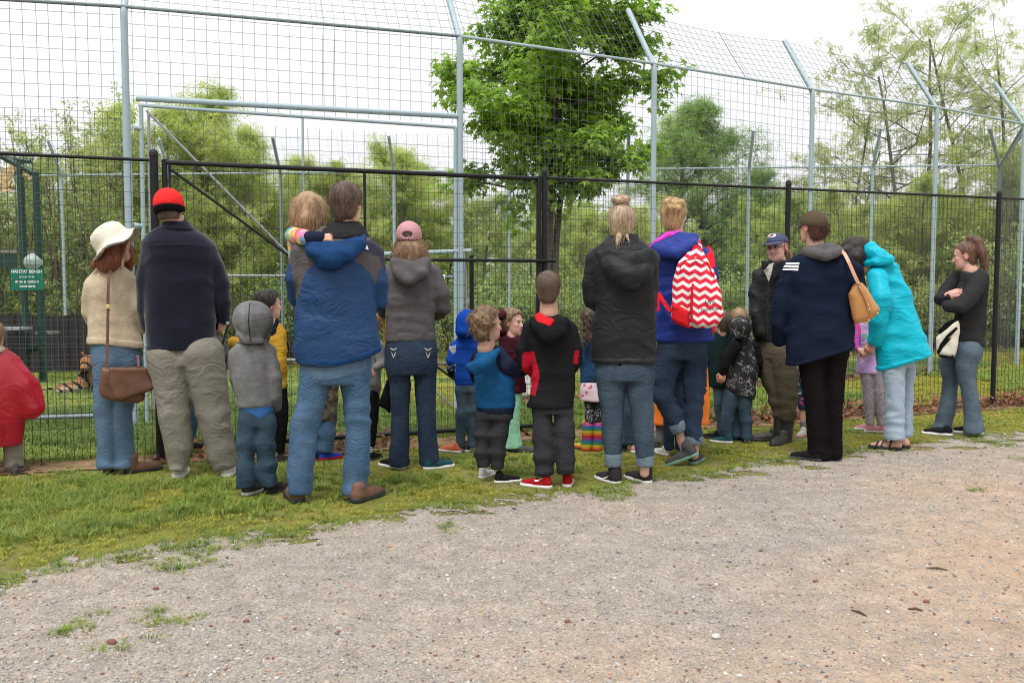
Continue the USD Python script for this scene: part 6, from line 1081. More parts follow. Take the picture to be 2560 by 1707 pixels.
F.part('phone_case', F.slab([(985, 474), (1019, 474), (1019, 522), (985, 522)], 0.33, 0.010, 0.004), 'white_paint', 0, h=0.004); F.part('phone_back', F.slab([(988, 478), (1013, 478), (1013, 518), (988, 518)], 0.324, 0.006, 0.002), 'rubber_black', 0, h=0.003); F.path = P_
bb = Held(F, 'bag', 'limp black cloth bag hanging beside the dark jeans of the woman in the pink cap', 'bag'); P_ = F.path; F.path = bb
F.part('sack', F.slab([(768, 935), (776, 1000), (772, 1085), (760, 1070), (724, 1052), (740, 1000), (757, 950)], 0.10, 0.06, 0.02), 'black_cloth', 0.010, h=0.008); strap(F, 'strap', [(742, 640, .2), (755, 780, .16), (765, 940, .12)], 0.02, 'mustard'); F.path = P_
# ---- child in the cobalt hoodie
F = Fig('child in a cobalt blue hoodie, hood up, with white splashes on the sleeve', Z3, (190, 1258), h=0.0095)
def ccol(V):
    x, y = F.xy(V); c = np.tile([0.008, 0.06, 0.36], (len(V), 1)); n_ = meshkit.fbm(np.asarray(V)*26, 3, 8); c[(n_ > 0.56) & (x < 142) & (y > 590) & (y < 800)] = [0.5, 0.5, 0.55]; c[(x < 135) & (y > 775)] = [0.01, 0.01, 0.012]; return c
hd = F.part('hoodie', F.trunk([(560, 168, 262), (590, 138, 280), (680, 122, 286), (770, 128, 284), (862, 136, 282)], dr=0.66)+F.limb([(138, 625, 30), (112, 710, 31, -.02), (120, 785, 26, .06), (165, 800, 22, .14)], 0.02)+F.limb([(275, 640, 28), (290, 740, 26, .05)], 0.02), 'print_cloth', 0.008, seed=81, col=ccol, h=0.0075)
F.part('hood', F.ball(210, 498, 70, 82, 0.135, 0.01)+F.ball(185, 545, 48, 32, 0.10, -.03, 0.04), 'cobalt', 0.006, (9, 9, 9), seed=82, parent=hd)
F.part('jeans', F.trunk([(850, 140, 280), (900, 138, 282)], dr=0.62)+F.leg([(176, 890, 40), (184, 990, 40), (176, 1100, 33), (166, 1225, 29)])+F.leg([(242, 890, 40), (245, 990, 36), (238, 1100, 30), (235, 1225, 27)]), 'denim_slate', 0.008, seed=83, fk=legs_fold(F, 1000, 1200))
F.shoe(168, 1262, -62, 0.20, 'shoe_orange', 'rubber_white'); F.shoe(215, 1258, -25, 0.2, 'shoe_grey', 'rubber_white'); F.head(212, 500, 132, yaw=12, neck=(212, 575)); F.done()
# ---- curly toddler
F = Fig('curly haired toddler in a teal blue hooded vest with navy sleeves and charcoal joggers', Z3, (365, 1438), h=0.009)
vs = F.part('vest', F.trunk([(640, 310, 392), (672, 268, 425), (740, 252, 470), (850, 254, 488), (950, 258, 492), (990, 262, 492)], dr=0.66), 'teal_fleece', 0.008, seed=91)
F.part('sleeve', F.limb([(395, 685, 50, -.02), (440, 745, 47, -.05), (505, 782, 36, -.02), (566, 776, 26, .10)], 0.02)+F.limb([(330, 650, 42, .02), (400, 672, 40, -.01)], 0.02), 'navy_quilt', 0.007, seed=92); F.part('sleeve', F.limb([(275, 690, 40, .02), (245, 740, 34, .08), (260, 820, 30, .16)], 0.02), 'navy_quilt', 0.006, seed=93)
F.part('hood', F.limb([(395, 655, 14, -.10), (352, 690, 30, -.145), (290, 735, 36, -.17), (228, 752, 26, -.15), (200, 758, 10, -.12)], 0.03, body=0)+F.limb([(330, 725, 30, -.155), (265, 775, 26, -.15)], 0.03, body=0), 'teal_fleece', 0.005, (9, 9, 12), seed=94, parent=vs); F.part('hem_rib', F.trunk([(982, 262, 492), (1030, 272, 484)], dr=0.66, body=0), 'navy_quilt', 0.002, (70, 70, 3), parent=vs)
F.part('joggers', F.trunk([(1010, 268, 482), (1060, 262, 482)], dr=0.64)+F.leg([(310, 1060, 52), (298, 1150, 47), (299, 1260, 43), (304, 1350, 42)])+F.leg([(410, 1060, 58), (394, 1150, 55), (386, 1260, 48), (390, 1360, 41)]), 'charcoal', 0.009, seed=95, fk=legs_fold(F, 1180, 1330))
F.shoe(290, 1416, 30, 0.185, 'shoe_white', 'rubber_white'); F.shoe(376, 1440, 76, 0.19, 'shoe_black', 'rubber_white'); F.head(332, 508, 200, yaw=62, pitch=2, neck=(322, 640), brow=(0.2, 0.12, 0.07), eyes=True)
def curl(P): return P
F.hair(F.hp(hair_cap(0.085)+[HL]), 'hair_curl', amp=0.034, sc=(34, 34, 28), seed=7, curl=0.9, strands=700, slen=0.05); F.done()
# ---- child in burgundy
F = Fig('child in a burgundy padded coat and mint green trousers beside the curly toddler', Z3, (490, 1256), skin='pink', h=0.0095)
ct = F.part('coat', F.trunk([(560, 410, 505), (592, 396, 530), (680, 398, 548), (780, 405, 552), (905, 412, 560)], dr=0.66)+F.limb([(520, 610, 34, -.03), (548, 700, 34, -.06), (530, 770, 28, -.12)], 0.02), 'burgundy', 0.010, (4, 4, 22), seed=97); F.part('hood', F.ball(420, 448, 48, 42, 0.10, 0.03)+F.ball(420, 540, 42, 34, 0.09, .03, 0.03), 'burgundy', 0.004, parent=ct)
F.part('trousers', F.leg([(490, 890, 44), (484, 1000, 38), (482, 1120, 38), (492, 1232, 46)])+F.leg([(440, 890, 42), (445, 1000, 36), (448, 1120, 36), (452, 1232, 42)]), 'mint', 0.006)
F.shoe(470, 1258, 92, 0.2, 'shoe_grey'); F.shoe(440, 1256, 60, 0.2, 'shoe_grey'); F.head(478, 492, 160, yaw=118, neck=(470, 590), eyes=True, brow=(0.25, 0.16, 0.08)); F.hair(F.hp(hair_cap(0.07)+[HL]), 'hair_curl', amp=0.014, sc=(30, 30, 20)); F.done()
# ---- boy in the black hoodie
F = Fig('crop haired boy in a black hoodie with red side panels and grey joggers', Z3, (705, 1468), h=0.0095)
RP = [(540, 668), (604, 660), (640, 800), (612, 925), (560, 912), (572, 830), (530, 790)]; RQ = [(846, 660), (872, 655), (866, 740), (838, 730)]
def bcol(V):
    x, y = F.xy(V); c = np.tile([0.012, 0.012, 0.014], (len(V), 1)); c[inpoly(x, y, RP) | inpoly(x, y, RQ)] = [0.50, 0.012, 0.03]; return c
hd = F.part('hoodie', F.trunk([(440, 640, 752), (466, 596, 806), (510, 574, 836), (600, 580, 840), (700, 592, 846), (800, 596, 850), (900, 582, 848), (988, 566, 842)], dr=0.60, hem=lambda x, y: 0*x)+F.limb([(585, 525, 44), (536, 640, 38), (548, 735, 37, .02), (600, 790, 30, .12)], 0.016)+F.limb([(826, 535, 40), (856, 640, 34), (862, 720, 30, .02), (835, 775, 25, .12)], 0.016), 'print_cloth', 0.008, seed=101, col=bcol, h=0.0075)
F.part('hood', F.limb([(598, 478, 20, -.04), (622, 528, 30, -.115), (690, 582, 36, -.14), (768, 542, 32, -.13), (806, 492, 18, -.07), (796, 466, 12, -.03)], 0.03, body=0)+F.limb([(650, 530, 26, -.12), (720, 545, 30, -.13), (760, 500, 26, -.1)], 0.03, body=0), 'soft_black', 0.006, (9, 9, 14), seed=102, parent=hd); F.part('hood_lining', F.limb([(632, 452, 18, -.045), (645, 490, 22, -.085), (690, 508, 18, -.10), (718, 478, 10, -.075)], 0.03, body=0)+F.limb([(640, 462, 22, -.05), (690, 480, 20, -.07)], 0.03, body=0), 'red_lining', 0.003, parent=hd); F.part('hem_rib', F.trunk([(945, 574, 842), (990, 580, 838)], dr=0.61, body=0), 'soft_black', 0.002, (70, 70, 3), parent=hd)
F.part('joggers', F.trunk([(970, 592, 836), (1030, 592, 840)], dr=0.6)+F.leg([(655, 1020, 63), (655, 1120, 58), (660, 1250, 57), (666, 1392, 49)])+F.leg([(780, 1020, 61), (785, 1120, 58), (798, 1250, 53), (796, 1382, 47)]), 'charcoal', 0.010, seed=103, fk=legs_fold(F, 1200, 1350))
F.shoe(704, 1474, -66, 0.225, 'shoe_red', 'rubber_white'); sm = trimesh.util.concatenate([F.M[k] for k in F.M if '/shoe' in k and 'sole' not in k]); F.decal('shoe_mark', [[(606, 1420), (612, 1432), (628, 1432), (664, 1410), (626, 1422), (614, 1424)]], 'white_print', sm, 0.003); F.shoe(800, 1468, 6, 0.22, 'shoe_red', 'rubber_white')
F.head(690, 292, 206, yaw=4, neck=(694, 430)); F.hair(F.hp(hair_cap(0.03, nape=-.3)+[HL]), 'hair_buzz', amp=0.003, slen=0.012, strands=700); F.done()
# ---- girl with the braid
F = Fig('girl with a brown braid, denim jacket, pink spotted skirt and rainbow striped boots', Z3, (945, 1250), h=0.0095)
F.part('jacket', F.trunk([(560, 905, 985), (590, 890, 1000), (700, 882, 1005), (846, 880, 1005)], dr=0.62)+F.limb([(900, 620, 26), (892, 720, 26, -.02), (905, 800, 22, .04)], 0.02), 'denim_jacket', 0.006); F.part('skirt', F.trunk([(840, 885, 1000), (955, 878, 1010)], dr=0.66), 'dotted_pink', 0.006)
F.part('leggings', F.leg([(928, 940, 28), (935, 1110, 22)])+F.leg([(985, 940, 28), (985, 1110, 22)]), 'splatter', 0.003)
for x in (922, 985): F.part('striped_boot', F.limb([(x+4, 1108, 36), (x, 1200, 32), (x-4, 1238, 33)], 0), 'rainbow', 0.002)
F.shoe(915, 1250, -40, 0.19, 'rainbow'); F.shoe(985, 1252, -20, 0.19, 'rainbow'); F.head(945, 470, 140, yaw=20, neck=(945, 560)); F.hair(F.hp(hair_cap(0.045)+[HL]), 'hair_brown'); br = []
for i in range(9): br += F.ball(924-1.5*i+(6 if i % 2 else -6), 446+20*i, 17-0.8*i, 16, 0.026-0.001*i, -.10, 0.008)
F.hair(br, 'hair_brown', 'braid', amp=0.003, sc=(60, 60, 30)); F.done()
# ---- woman in the black jacket
F = Fig('woman with an ash blond top knot, black rain jacket and rolled up slate jeans', Z4, (305, 1506))
jk = F.part('jacket', F.trunk([(262, 212, 348), (296, 165, 388), (336, 128, 422), (400, 112, 438), (520, 128, 440), (640, 134, 440), (700, 124, 440), (800, 117, 444), (896, 120, 446)], dr=0.58)+F.limb([(135, 385, 46), (108, 500, 40), (116, 592, 37, .02), (165, 625, 32, .2)], 0.016)+F.limb([(416, 390, 38), (424, 510, 31), (415, 610, 28, .12)], 0.016), 'shell_black', 0.011, (6, 6, 12), seed=111); F.hemband('shell_black', jk, 0.03)
F.part('hood', F.limb([(166, 352, 22, -.07), (215, 412, 44, -.15), (300, 470, 50, -.18), (385, 440, 44, -.165), (432, 370, 24, -.08)], 0.04, body=0)+F.limb([(220, 350, 36, -.12), (310, 390, 44, -.155), (400, 352, 34, -.12)], 0.04, body=0)+F.ball(318, 512, 40, 20, 0.05, -.16), 'shell_black', 0.010, (8, 8, 13), seed=112, parent=jk); F.part('collar', F.trunk([(252, 222, 352), (280, 200, 362), (310, 180, 380)], dr=0.72, body=0), 'shell_black', 0.004, h=0.009, parent=jk);
F.part('jeans', F.trunk([(860, 134, 436), (940, 136, 436), (985, 142, 432)], dr=0.6)+F.leg([(214, 950, 78), (218, 1050, 68), (226, 1150, 56), (222, 1280, 50), (227, 1372, 43)])+F.leg([(364, 950, 74), (362, 1050, 66), (374, 1150, 57), (382, 1280, 54), (386, 1372, 44)]), 'denim_slate', 0.006, seed=113, fk=legs_fold(F, 1160, 1330, 0.7))
for x, y, r_ in ((227, 1366, 44), (386, 1366, 45)): F.part('jeans_cuff', F.limb([(x, y, r_+1), (x+1, 1418, r_-2)], 0, body=0, cut=True), 'denim_cuff', 0.002, h=0.009)
F.skin_limb([(236, 1405, 26), (236, 1450, 24)]); F.skin_limb([(384, 1405, 26), (384, 1450, 24)]); F.shoe(252, 1510, -38, 0.255, 'shoe_plum', 'rubber_white', high=0.36); sm = F.M[[k for k in F.M if '/shoe' in k and 'sole' not in k][-1]]; F.shoe(408, 1506, -40, 0.255, 'shoe_plum', 'rubber_white', high=0.36); F.decal('shoe_mark', [[(172, 1474), (178, 1482), (190, 1478), (208, 1464), (190, 1472), (180, 1474)]], 'white_print', sm, 0.003)
F.head(268, 197, 172, yaw=-4, neck=(268, 290)); F.hair(F.hp(hair_cap(0.05)+[HL])+F.limb([(256, 262, 14, -.085), (248, 290, 10, -.105), (246, 318, 4, -.115)], 0.01, body=0)+F.limb([(296, 262, 9, -.08), (306, 288, 3, -.09)], 0.01, body=0), 'hair_blond', amp=0.006); F.hair(F.ball(262, 84, 38, 24, 0.055, -.02)+F.ball(288, 76, 20, 17, 0.035, -.04, 0.008)+F.ball(236, 78, 20, 16, 0.035, -.04, 0.008)+F.ball(262, 66, 18, 11, 0.03, -.03, 0.008)+F.limb([(264, 112, 24), (263, 96, 22)], 0.015, body=0), 'hair_blond', 'top_knot', amp=0.010, sc=(50, 50, 50), curl=0.6, slen=0.04); F.done()
# ---- woman with the backpack
F = Fig('woman with a messy blond bun in a royal blue jacket, wearing a zigzag backpack', Z4, (575, 1408))
jk = F.part('jacket', F.trunk([(248, 470, 598), (285, 440, 650), (330, 432, 694), (400, 444, 716), (520, 444, 730), (640, 446, 730), (700, 448, 728), (786, 446, 728)], dr=0.6)+F.limb([(455, 370, 40), (440, 490, 36), (450, 590, 30, .15)], 0.016)+F.limb([(690, 365, 42), (716, 470, 36, .02), (714, 570, 33, .14)], 0.016), 'royal_shell', 0.009, (7, 7, 13), seed=121); F.hemband('royal_shell', jk, 0.03)
F.part('hood', F.limb([(420, 320, 22, -.04), (470, 335, 42, -.13), (550, 345, 40, -.15), (620, 310, 36, -.11), (634, 280, 22, -.05)], 0.04, body=0)+F.limb([(450, 315, 30, -.1), (560, 280, 36, -.1), (620, 280, 28, -.06)], 0.04, body=0), 'royal_shell', 0.008, (8, 8, 13), seed=122, parent=jk); F.part('hood_lining', F.limb([(408, 322, 8, -.10), (450, 288, 13, -.125), (500, 258, 16, -.115), (560, 246, 12, -.08)], 0.02, body=0), 'magenta', 0.002, h=0.007, parent=jk)
F.part('waist_hem', F.limb([(700, 744, 10, -.03), (722, 738, 12, -.02), (733, 712, 9, .02)], 0.01, body=0), 'red_lining', 0.002, h=0.008, parent=jk)
F.part('jeans', F.trunk([(760, 452, 700), (830, 446, 700), (880, 448, 698)], dr=0.62)+F.leg([(638, 880, 64), (635, 1000, 60), (632, 1100, 50), (626, 1200, 46), (632, 1298, 44)])+F.leg([(510, 880, 66), (482, 980, 64), (478, 1060, 58), (528, 1160, 50), (562, 1232, 39)]), 'denim_dark', 0.008, (7, 7, 20), seed=123, fk=legs_fold(F, 1060, 1290, 0.9))
F.part('jeans_cuff', F.limb([(552, 1212, 46), (568, 1242, 45)], 0, body=0, cut=True), 'denim_cuff', 0.002, h=0.009); F.part('jeans_cuff', F.limb([(632, 1276, 50), (632, 1304, 49)], 0, body=0, cut=True), 'denim_cuff', 0.002, h=0.009); F.skin_limb([(564, 1235, 29), (574, 1290, 25), (590, 1330, 26)]); F.skin_limb([(632, 1300, 26), (632, 1360, 25)])
F.shoe(648, 1418, -84, 0.26, 'shoe_grey', 'shoe_sage', lift=0.075, pitch=-0.42, high=0.34); F.shoe(622, 1410, 18, 0.26, 'shoe_grey', 'shoe_sage')
F.head(532, 160, 164, yaw=18, neck=(538, 255)); F.hair(F.hp(hair_cap(0.055)+[HL]), 'hair_golden', amp=0.006); F.hair(F.ball(530, 98, 44, 28, 0.06, -.05)+F.ball(566, 96, 24, 22, 0.04, -.07, 0.006)+F.ball(500, 92, 24, 20, 0.04, -.06, 0.006)+F.ball(520, 76, 22, 13, 0.035, -.04, 0.006)+F.ball(548, 120, 26, 20, 0.035, -.10, 0.006)+F.ball(516, 118, 22, 18, 0.035, -.10, 0.006), 'hair_golden', 'bun', amp=0.012, sc=(50, 50, 50), curl=0.7, slen=0.05); F.done()
bp = Held(F, 'backpack', 'red and white zigzag backpack on the back of the woman in royal blue', 'backpack'); P_ = F.path; F.path = bp
mm_ = F.part('main_body', F.slab([(648, 318), (600, 350), (560, 392), (534, 470), (520, 590), (518, 670), (540, 698), (600, 720), (700, 724), (752, 706), (780, 655), (772, 570), (748, 465), (706, 385), (668, 330)], -0.215, 0.19, 0.07), 'chevron', 0.006, seed=5, h=0.009)
F.part('front_pocket', F.slab([(640, 492), (624, 520), (620, 690), (640, 714), (720, 712), (760, 690), (774, 650), (764, 560), (742, 500)], -0.315, 0.06, 0.028), 'chevron', 0.004, seed=6, h=0.008)
pm = F.last; F.part('side_pocket', F.slab([(526, 600), (516, 675), (540, 702), (606, 722), (612, 640), (560, 610)], -0.265, 0.14, 0.035), 'red_lining', 0.004, h=0.009); F.part('zip_band', F.limb([(628, 505, 6, -.33), (622, 560, 7, -.335), (620, 640, 7, -.335), (622, 690, 6, -.33)], 0, body=0), 'red_lining', 0, h=0.005); F.part('top_zip', F.limb([(562, 420, 4, -.315), (590, 385, 4, -.33), (650, 372, 4, -.33), (700, 400, 4, -.315), (735, 470, 4, -.30)], 0, body=0), 'red_lining', 0, h=0.005)
strap(F, 'shoulder_strap', [(655, 330, -.14), (648, 302, -.12), (640, 285, -.04), (636, 300, .06)], 0.055, 'chevron', 0.012); strap(F, 'shoulder_strap', [(720, 420, -.12), (712, 350, -.05), (700, 330, .03)], 0.05, 'red_lining', 0.012); strap(F, 'lower_strap', [(515, 640, -.20), (480, 590, -.17), (455, 548, -.13)], 0.026, 'red_lining'); strap(F, 'strap_tail', [(456, 556, -.14), (455, 600, -.155), (452, 640, -.16)], 0.018, 'red_lining'); strap(F, 'haul_loop', [(632, 342, -.2), (640, 312, -.2), (662, 318, -.2), (664, 345, -.2)], 0.02, 'red_lining')
def flat_text(F, txt, x, y, dy, hgt, mat, on, rot=0.0, parent=None):
    t = meshkit.text_mesh(txt, hgt, 0.0012); v = np.array(t.vertices); v = v @ Rz(rot).T; o = F.pt(x, y, dy); V = np.stack([o[0]+v[:, 0], np.full(len(v), 0.0), o[2]+v[:, 1]], 1); D0 = V.copy(); D0[:, 1] = -1.0
    loc, ir, _ = on.ray.intersects_location(D0, np.tile([0, 1.0, 0], (len(V), 1)), multiple_hits=False); yy_ = np.full(len(V), np.nan); yy_[ir] = loc[:, 1]; yy_ = np.where(np.isnan(yy_), np.nanmedian(yy_), yy_); V[:, 1] = yy_-0.002-v[:, 2]; m = trimesh.Trimesh(V, t.faces, process=False); return obj('lettering', m, mat, parent or F.path)
flat_text(F, 'Mrs', 688, 606, -.3, 0.026, 'shell_black', pm, 0.12); flat_text(F, 'Dormuse', 668, 642, -.3, 0.022, 'shell_black', pm, 0.15); F.path = P_
# ---- children glimpsed behind the two women
F = Fig('child in jeans and pink trainers behind the legs of the woman in black jacket', Z4, (318, 1346), h=0.010)
F.part('top', F.trunk([(770, 250, 330), (800, 235, 350), (900, 230, 352), (1040, 235, 350)]), 'navy_quilt', 0.005); F.part('jeans', F.leg([(285, 1020, 34), (288, 1150, 27), (282, 1310, 21)])+F.leg([(325, 1020, 34), (322, 1150, 27), (326, 1310, 22)]), 'denim_teal', 0.005); F.shoe(326, 1350, 25, 0.18, 'shoe_pink', 'rubber_white'); F.shoe(284, 1346, -10, 0.18, 'shoe_plum'); F.head(290, 712, 122, yaw=0, neck=(290, 785)); F.hair(F.hp(hair_cap(0.05)+[HL]), 'hair_brown'); F.done()
F = Fig('child in an orange plastic poncho with black print and grey trousers behind the crossed legs', Z4, (505, 1335), h=0.010)
pn = F.part('poncho', F.trunk([(790, 560, 620), (815, 525, 665), (900, 495, 696), (1000, 462, 705), (1100, 440, 709), (1206, 428, 712)], dr=0.42), 'orange_plastic', 0.014, (7, 7, 5), seed=131); om = F.last
F.decal('print', [[(672, 930), (680, 925), (684, 980), (676, 990)], [(684, 1000), (700, 1010), (696, 1020), (682, 1012)], [(676, 1030), (690, 1022), (698, 1040), (690, 1055), (682, 1050), (690, 1040), (684, 1034)], [(534, 940), (548, 936), (550, 944), (538, 948)], [(536, 965), (552, 962), (554, 968), (538, 972)], [(530, 1000), (546, 996), (548, 1018), (538, 1022), (540, 1006)]], 'black_cloth', om, 0.003, pn, 6)
F.part('trousers', F.leg([(470, 1180, 27), (460, 1300, 22)])+F.leg([(560, 1180, 27), (560, 1300, 22)]), 'grey_marl', 0.004); F.shoe(455, 1336, -30, 0.17, 'shoe_grey', 'shoe_pink'); F.shoe(560, 1336, 20, 0.17, 'shoe_grey'); F.head(592, 722, 120, yaw=0, neck=(592, 800)); F.hair(F.hp(hair_cap(0.05)+[HL]), 'hair_sandy'); F.done()
F = Fig('child in dark jeans standing just in front of the orange poncho', Z4, (515, 1362), h=0.010)
F.part('top', F.trunk([(790, 490, 560), (815, 470, 580), (900, 465, 585), (1000, 470, 580)]), 'navy_quilt', 0.005); F.part('jeans', F.leg([(505, 980, 32), (508, 1150, 28), (506, 1335, 26)])+F.leg([(548, 980, 32), (560, 1150, 27), (566, 1335, 25)]), 'denim_dark', 0.005); F.shoe(498, 1364, -35, 0.18, 'shoe_white', 'rubber_white'); F.shoe(566, 1362, 10, 0.18, 'shoe_white', 'rubber_white'); F.head(525, 738, 120, yaw=0, neck=(525, 810)); F.hair(F.hp(hair_cap(0.05)+[HL]), 'hair_brown'); F.done()
# ---- boy in dark green
F = Fig('small boy with cropped brown hair and a dark green jacket beside the zigzag backpack', Z6, (960, 1402), h=0.0095)
jk = F.part('jacket', F.trunk([(345, 905, 1040), (385, 872, 1062), (500, 848, 1075), (650, 832, 1078), (800, 818, 1072), (885, 832, 1060)], dr=0.64)+F.limb([(870, 450, 55), (850, 620, 52), (880, 760, 46, .06)], 0.016), 'forest_fleece', 0.007, seed=141); F.part('collar', F.trunk([(335, 912, 1030), (390, 900, 1045)], dr=0.8, body=0), 'forest_fleece', 0.002, parent=jk)
F.part('jeans', F.leg([(925, 890, 58), (935, 1050, 52), (950, 1200, 46), (960, 1370, 42)])+F.leg([(1010, 890, 55), (1020, 1200, 46), (1030, 1370, 42)]), 'denim_slate', 0.006); F.shoe(940, 1404, -70, 0.18, 'shoe_black'); F.shoe(1020, 1402, -20, 0.18, 'shoe_black'); F.head(955, 258, 222, yaw=-52, pitch=6, neck=(970, 370), brow=(0.1, 0.06, 0.04)); F.hair(F.hp(hair_cap(0.03)+[HL]), 'hair_buzz', amp=0.003); F.done()
F = Fig('fair haired boy with neon yellow collar and pale jeans behind the splatter coat', Z6, (1110, 1412), h=0.0095)
jk = F.part('jacket', F.trunk([(360, 1050, 1170), (400, 1020, 1200), (600, 1010, 1210), (900, 1010, 1210)], dr=0.6), 'navy_quilt', 0.005); F.part('collar', F.trunk([(378, 1046, 1175), (436, 1042, 1180)], dr=0.85, body=0), 'hi_vis', 0.002, parent=jk); F.part('jeans', F.leg([(1095, 890, 50), (1095, 1050, 46), (1098, 1380, 40)])+F.leg([(1150, 890, 50), (1150, 1380, 40)]), 'denim_light', 0.006); F.shoe(1098, 1414, 0, 0.18, 'shoe_blue'); F.shoe(1150, 1414, 10, 0.18, 'shoe_blue'); F.head(1120, 232, 220, yaw=-20, neck=(1112, 360)); F.hair(F.hp(hair_cap(0.03)+[HL]), 'hair_light', amp=0.004); F.done()
# ---- child in the splatter coat
F = Fig('child in a hooded black coat splattered with white, dark jeans and teal trainers', Z6, (1110, 1434), h=0.009)
ct = F.part('coat', F.trunk([(400, 1070, 1240), (440, 1050, 1272), (550, 1062, 1300), (700, 1035, 1312), (850, 998, 1300), (1016, 985, 1275)], dr=0.64, hem=lambda x, y: np.clip(0.055-x*0.34, 0, 0.12)), 'splatter', 0.009, seed=151); F.part('hood', F.ball(1142, 305, 112, 112, 0.125, 0.0)+F.ball(1150, 390, 80, 40, 0.09, -.02, 0.03), 'splatter', 0.005, (9, 9, 9), seed=152, parent=ct); F.part('sleeve', F.limb([(1090, 490, 62, -.05), (995, 610, 58, -.08), (985, 690, 48, -.10), (970, 745, 40, -.10)], 0.02), 'black_cloth', 0.006, seed=153, parent=ct); F.part('sleeve', F.limb([(1270, 490, 55), (1310, 640, 52), (1310, 760, 42, .06)], 0.02), 'black_cloth', 0.006, seed=154, parent=ct)
F.part('jeans', F.leg([(1050, 960, 78), (1022, 1150, 70), (1004, 1300, 66), (1004, 1378, 62)])+F.leg([(1180, 960, 74), (1185, 1150, 64), (1200, 1300, 58), (1202, 1400, 55)]), 'denim_teal', 0.010, seed=155, fk=legs_fold(F, 1200, 1360)); F.shoe(1058, 1440, -80, 0.19, 'shoe_teal', 'rubber_white'); F.shoe(1205, 1432, 5, 0.19, 'shoe_teal', 'rubber_white'); F.hand(970, 742, -0.10, (-0.1, 0, -1), (0.2, -1, 0), 0.13, curl=0.55); F.head(1142, 310, 190, yaw=0, neck=(1142, 410)); F.done()
# ---- smiling woman in the navy cap
F = Fig('smiling woman in navy cap, glasses, black jacket and olive trousers, facing the camera', Z5, (300, 1392), skin='pink')
jk = F.part('jacket', F.trunk([(352, 222, 345), (382, 190, 372), (430, 162, 385), (520, 150, 372), (600, 146, 350), (700, 142, 330), (780, 146, 320), (822, 158, 312)], dr=0.62)+F.limb([(180, 440, 40, -.02), (160, 545, 38, -.05), (165, 650, 35, -.08), (190, 760, 32, -.10)], 0.016)+F.limb([(370, 440, 38), (390, 560, 36), (380, 680, 33, -.05)], 0.016), 'shell_black', 0.010, (7, 7, 12), seed=161); jm = F.last; F.hemband('shell_black', jk, 0.03)
F.part('collar', F.slab([(192, 350), (216, 346), (240, 366), (214, 402), (194, 396)], -0.115, 0.022, 0.008)+F.slab([(262, 366), (300, 350), (346, 348), (358, 376), (310, 420), (262, 462), (248, 430)], -0.115, 0.05, 0.014, 0.01, tilt=0.35)+F.trunk([(345, 226, 352), (380, 204, 372), (410, 190, 384)], dr=0.66, body=0), 'shell_black', 0.003, h=0.007, parent=jk); F.decal('shirt_front', [[(204, 406), (236, 372), (262, 360), (272, 378), (250, 430), (234, 472), (222, 440)]], 'shirt_beige', jm, 0.006, jk, 6); F.part('zip', F.limb([(232, 470, 2.5, -.17), (230, 600, 2.5, -.185), (228, 800, 2.5, -.18)], 0, body=0), 'rubber_black', 0, h=0.004, parent=jk)
F.part('trousers', F.trunk([(800, 152, 315), (860, 152, 345), (910, 160, 365)], dr=0.62)+F.leg([(208, 880, 58), (228, 990, 54), (268, 1110, 44), (298, 1245, 38)])+F.leg([(300, 890, 76), (324, 1000, 80), (336, 1120, 68), (336, 1265, 53)]), 'olive_twill', 0.010, (7, 7, 15), seed=162, fk=legs_fold(F, 1120, 1240))
F.part('tall_boot', F.limb([(336, 1255, 50), (332, 1330, 42), (330, 1378, 40)], 0.01), 'dark_boot', 0.003, seed=3); F.part('tall_boot', F.limb([(300, 1240, 38), (296, 1330, 34), (292, 1378, 32)], 0.01), 'dark_boot', 0.003, seed=4); F.shoe(330, 1396, 205, 0.27, 'dark_boot'); F.shoe(290, 1388, 255, 0.27, 'dark_boot')
F.head(284, 280, 166, yaw=208, pitch=-2, roll=6, smile=True, eyes=True, brow=(0.36, 0.21, 0.13), neck=(300, 385, 0.02), res=0.022); F.hair(F.hp(hair_cap(0.015)+[HL, HC])+F.limb([(345, 300, 18, .05), (352, 345, 14, .08)], 0.01, body=0), 'hair_sandy'); cp = cap(F, 'navy_cap', low=0.19); cm = F.M[cp]
F.decal('cap_emblem', [[(228, 214), (238, 198), (258, 192), (278, 200), (272, 210), (250, 214), (236, 220)]], 'white_print', cm, 0.003, cp, 4); F.decal('cap_emblem', [[(240, 208), (256, 199), (268, 203), (256, 209)]], 'red_lining', cm, 0.005, cp, 4)
gl = []
for sx in (-1, 1): th = np.linspace(0, 2*PI, 17); gl.append(tube([F.H((0.125*sx+0.088*math.cos(t), 0.405-0.03*abs(math.cos(t))*(1 if math.cos(t)*sx > 0 else 0), 0.02+0.055*math.sin(t))) for t in th], 0.0011, 5, False))
gl.append(tube([F.H((-0.04, 0.41, 0.035)), F.H((0, 0.425, 0.045)), F.H((0.04, 0.41, 0.035))], 0.0011, 5)); gl += [tube([F.H((0.21*sx, 0.375, 0.035)), F.H((0.32*sx, 0.15, 0.04)), F.H((0.335*sx, -0.05, 0.04))], 0.002, 5) for sx in (-1, 1)]; obj('glasses', cat_m(gl), 'rubber_black', F.path, True); F.done()
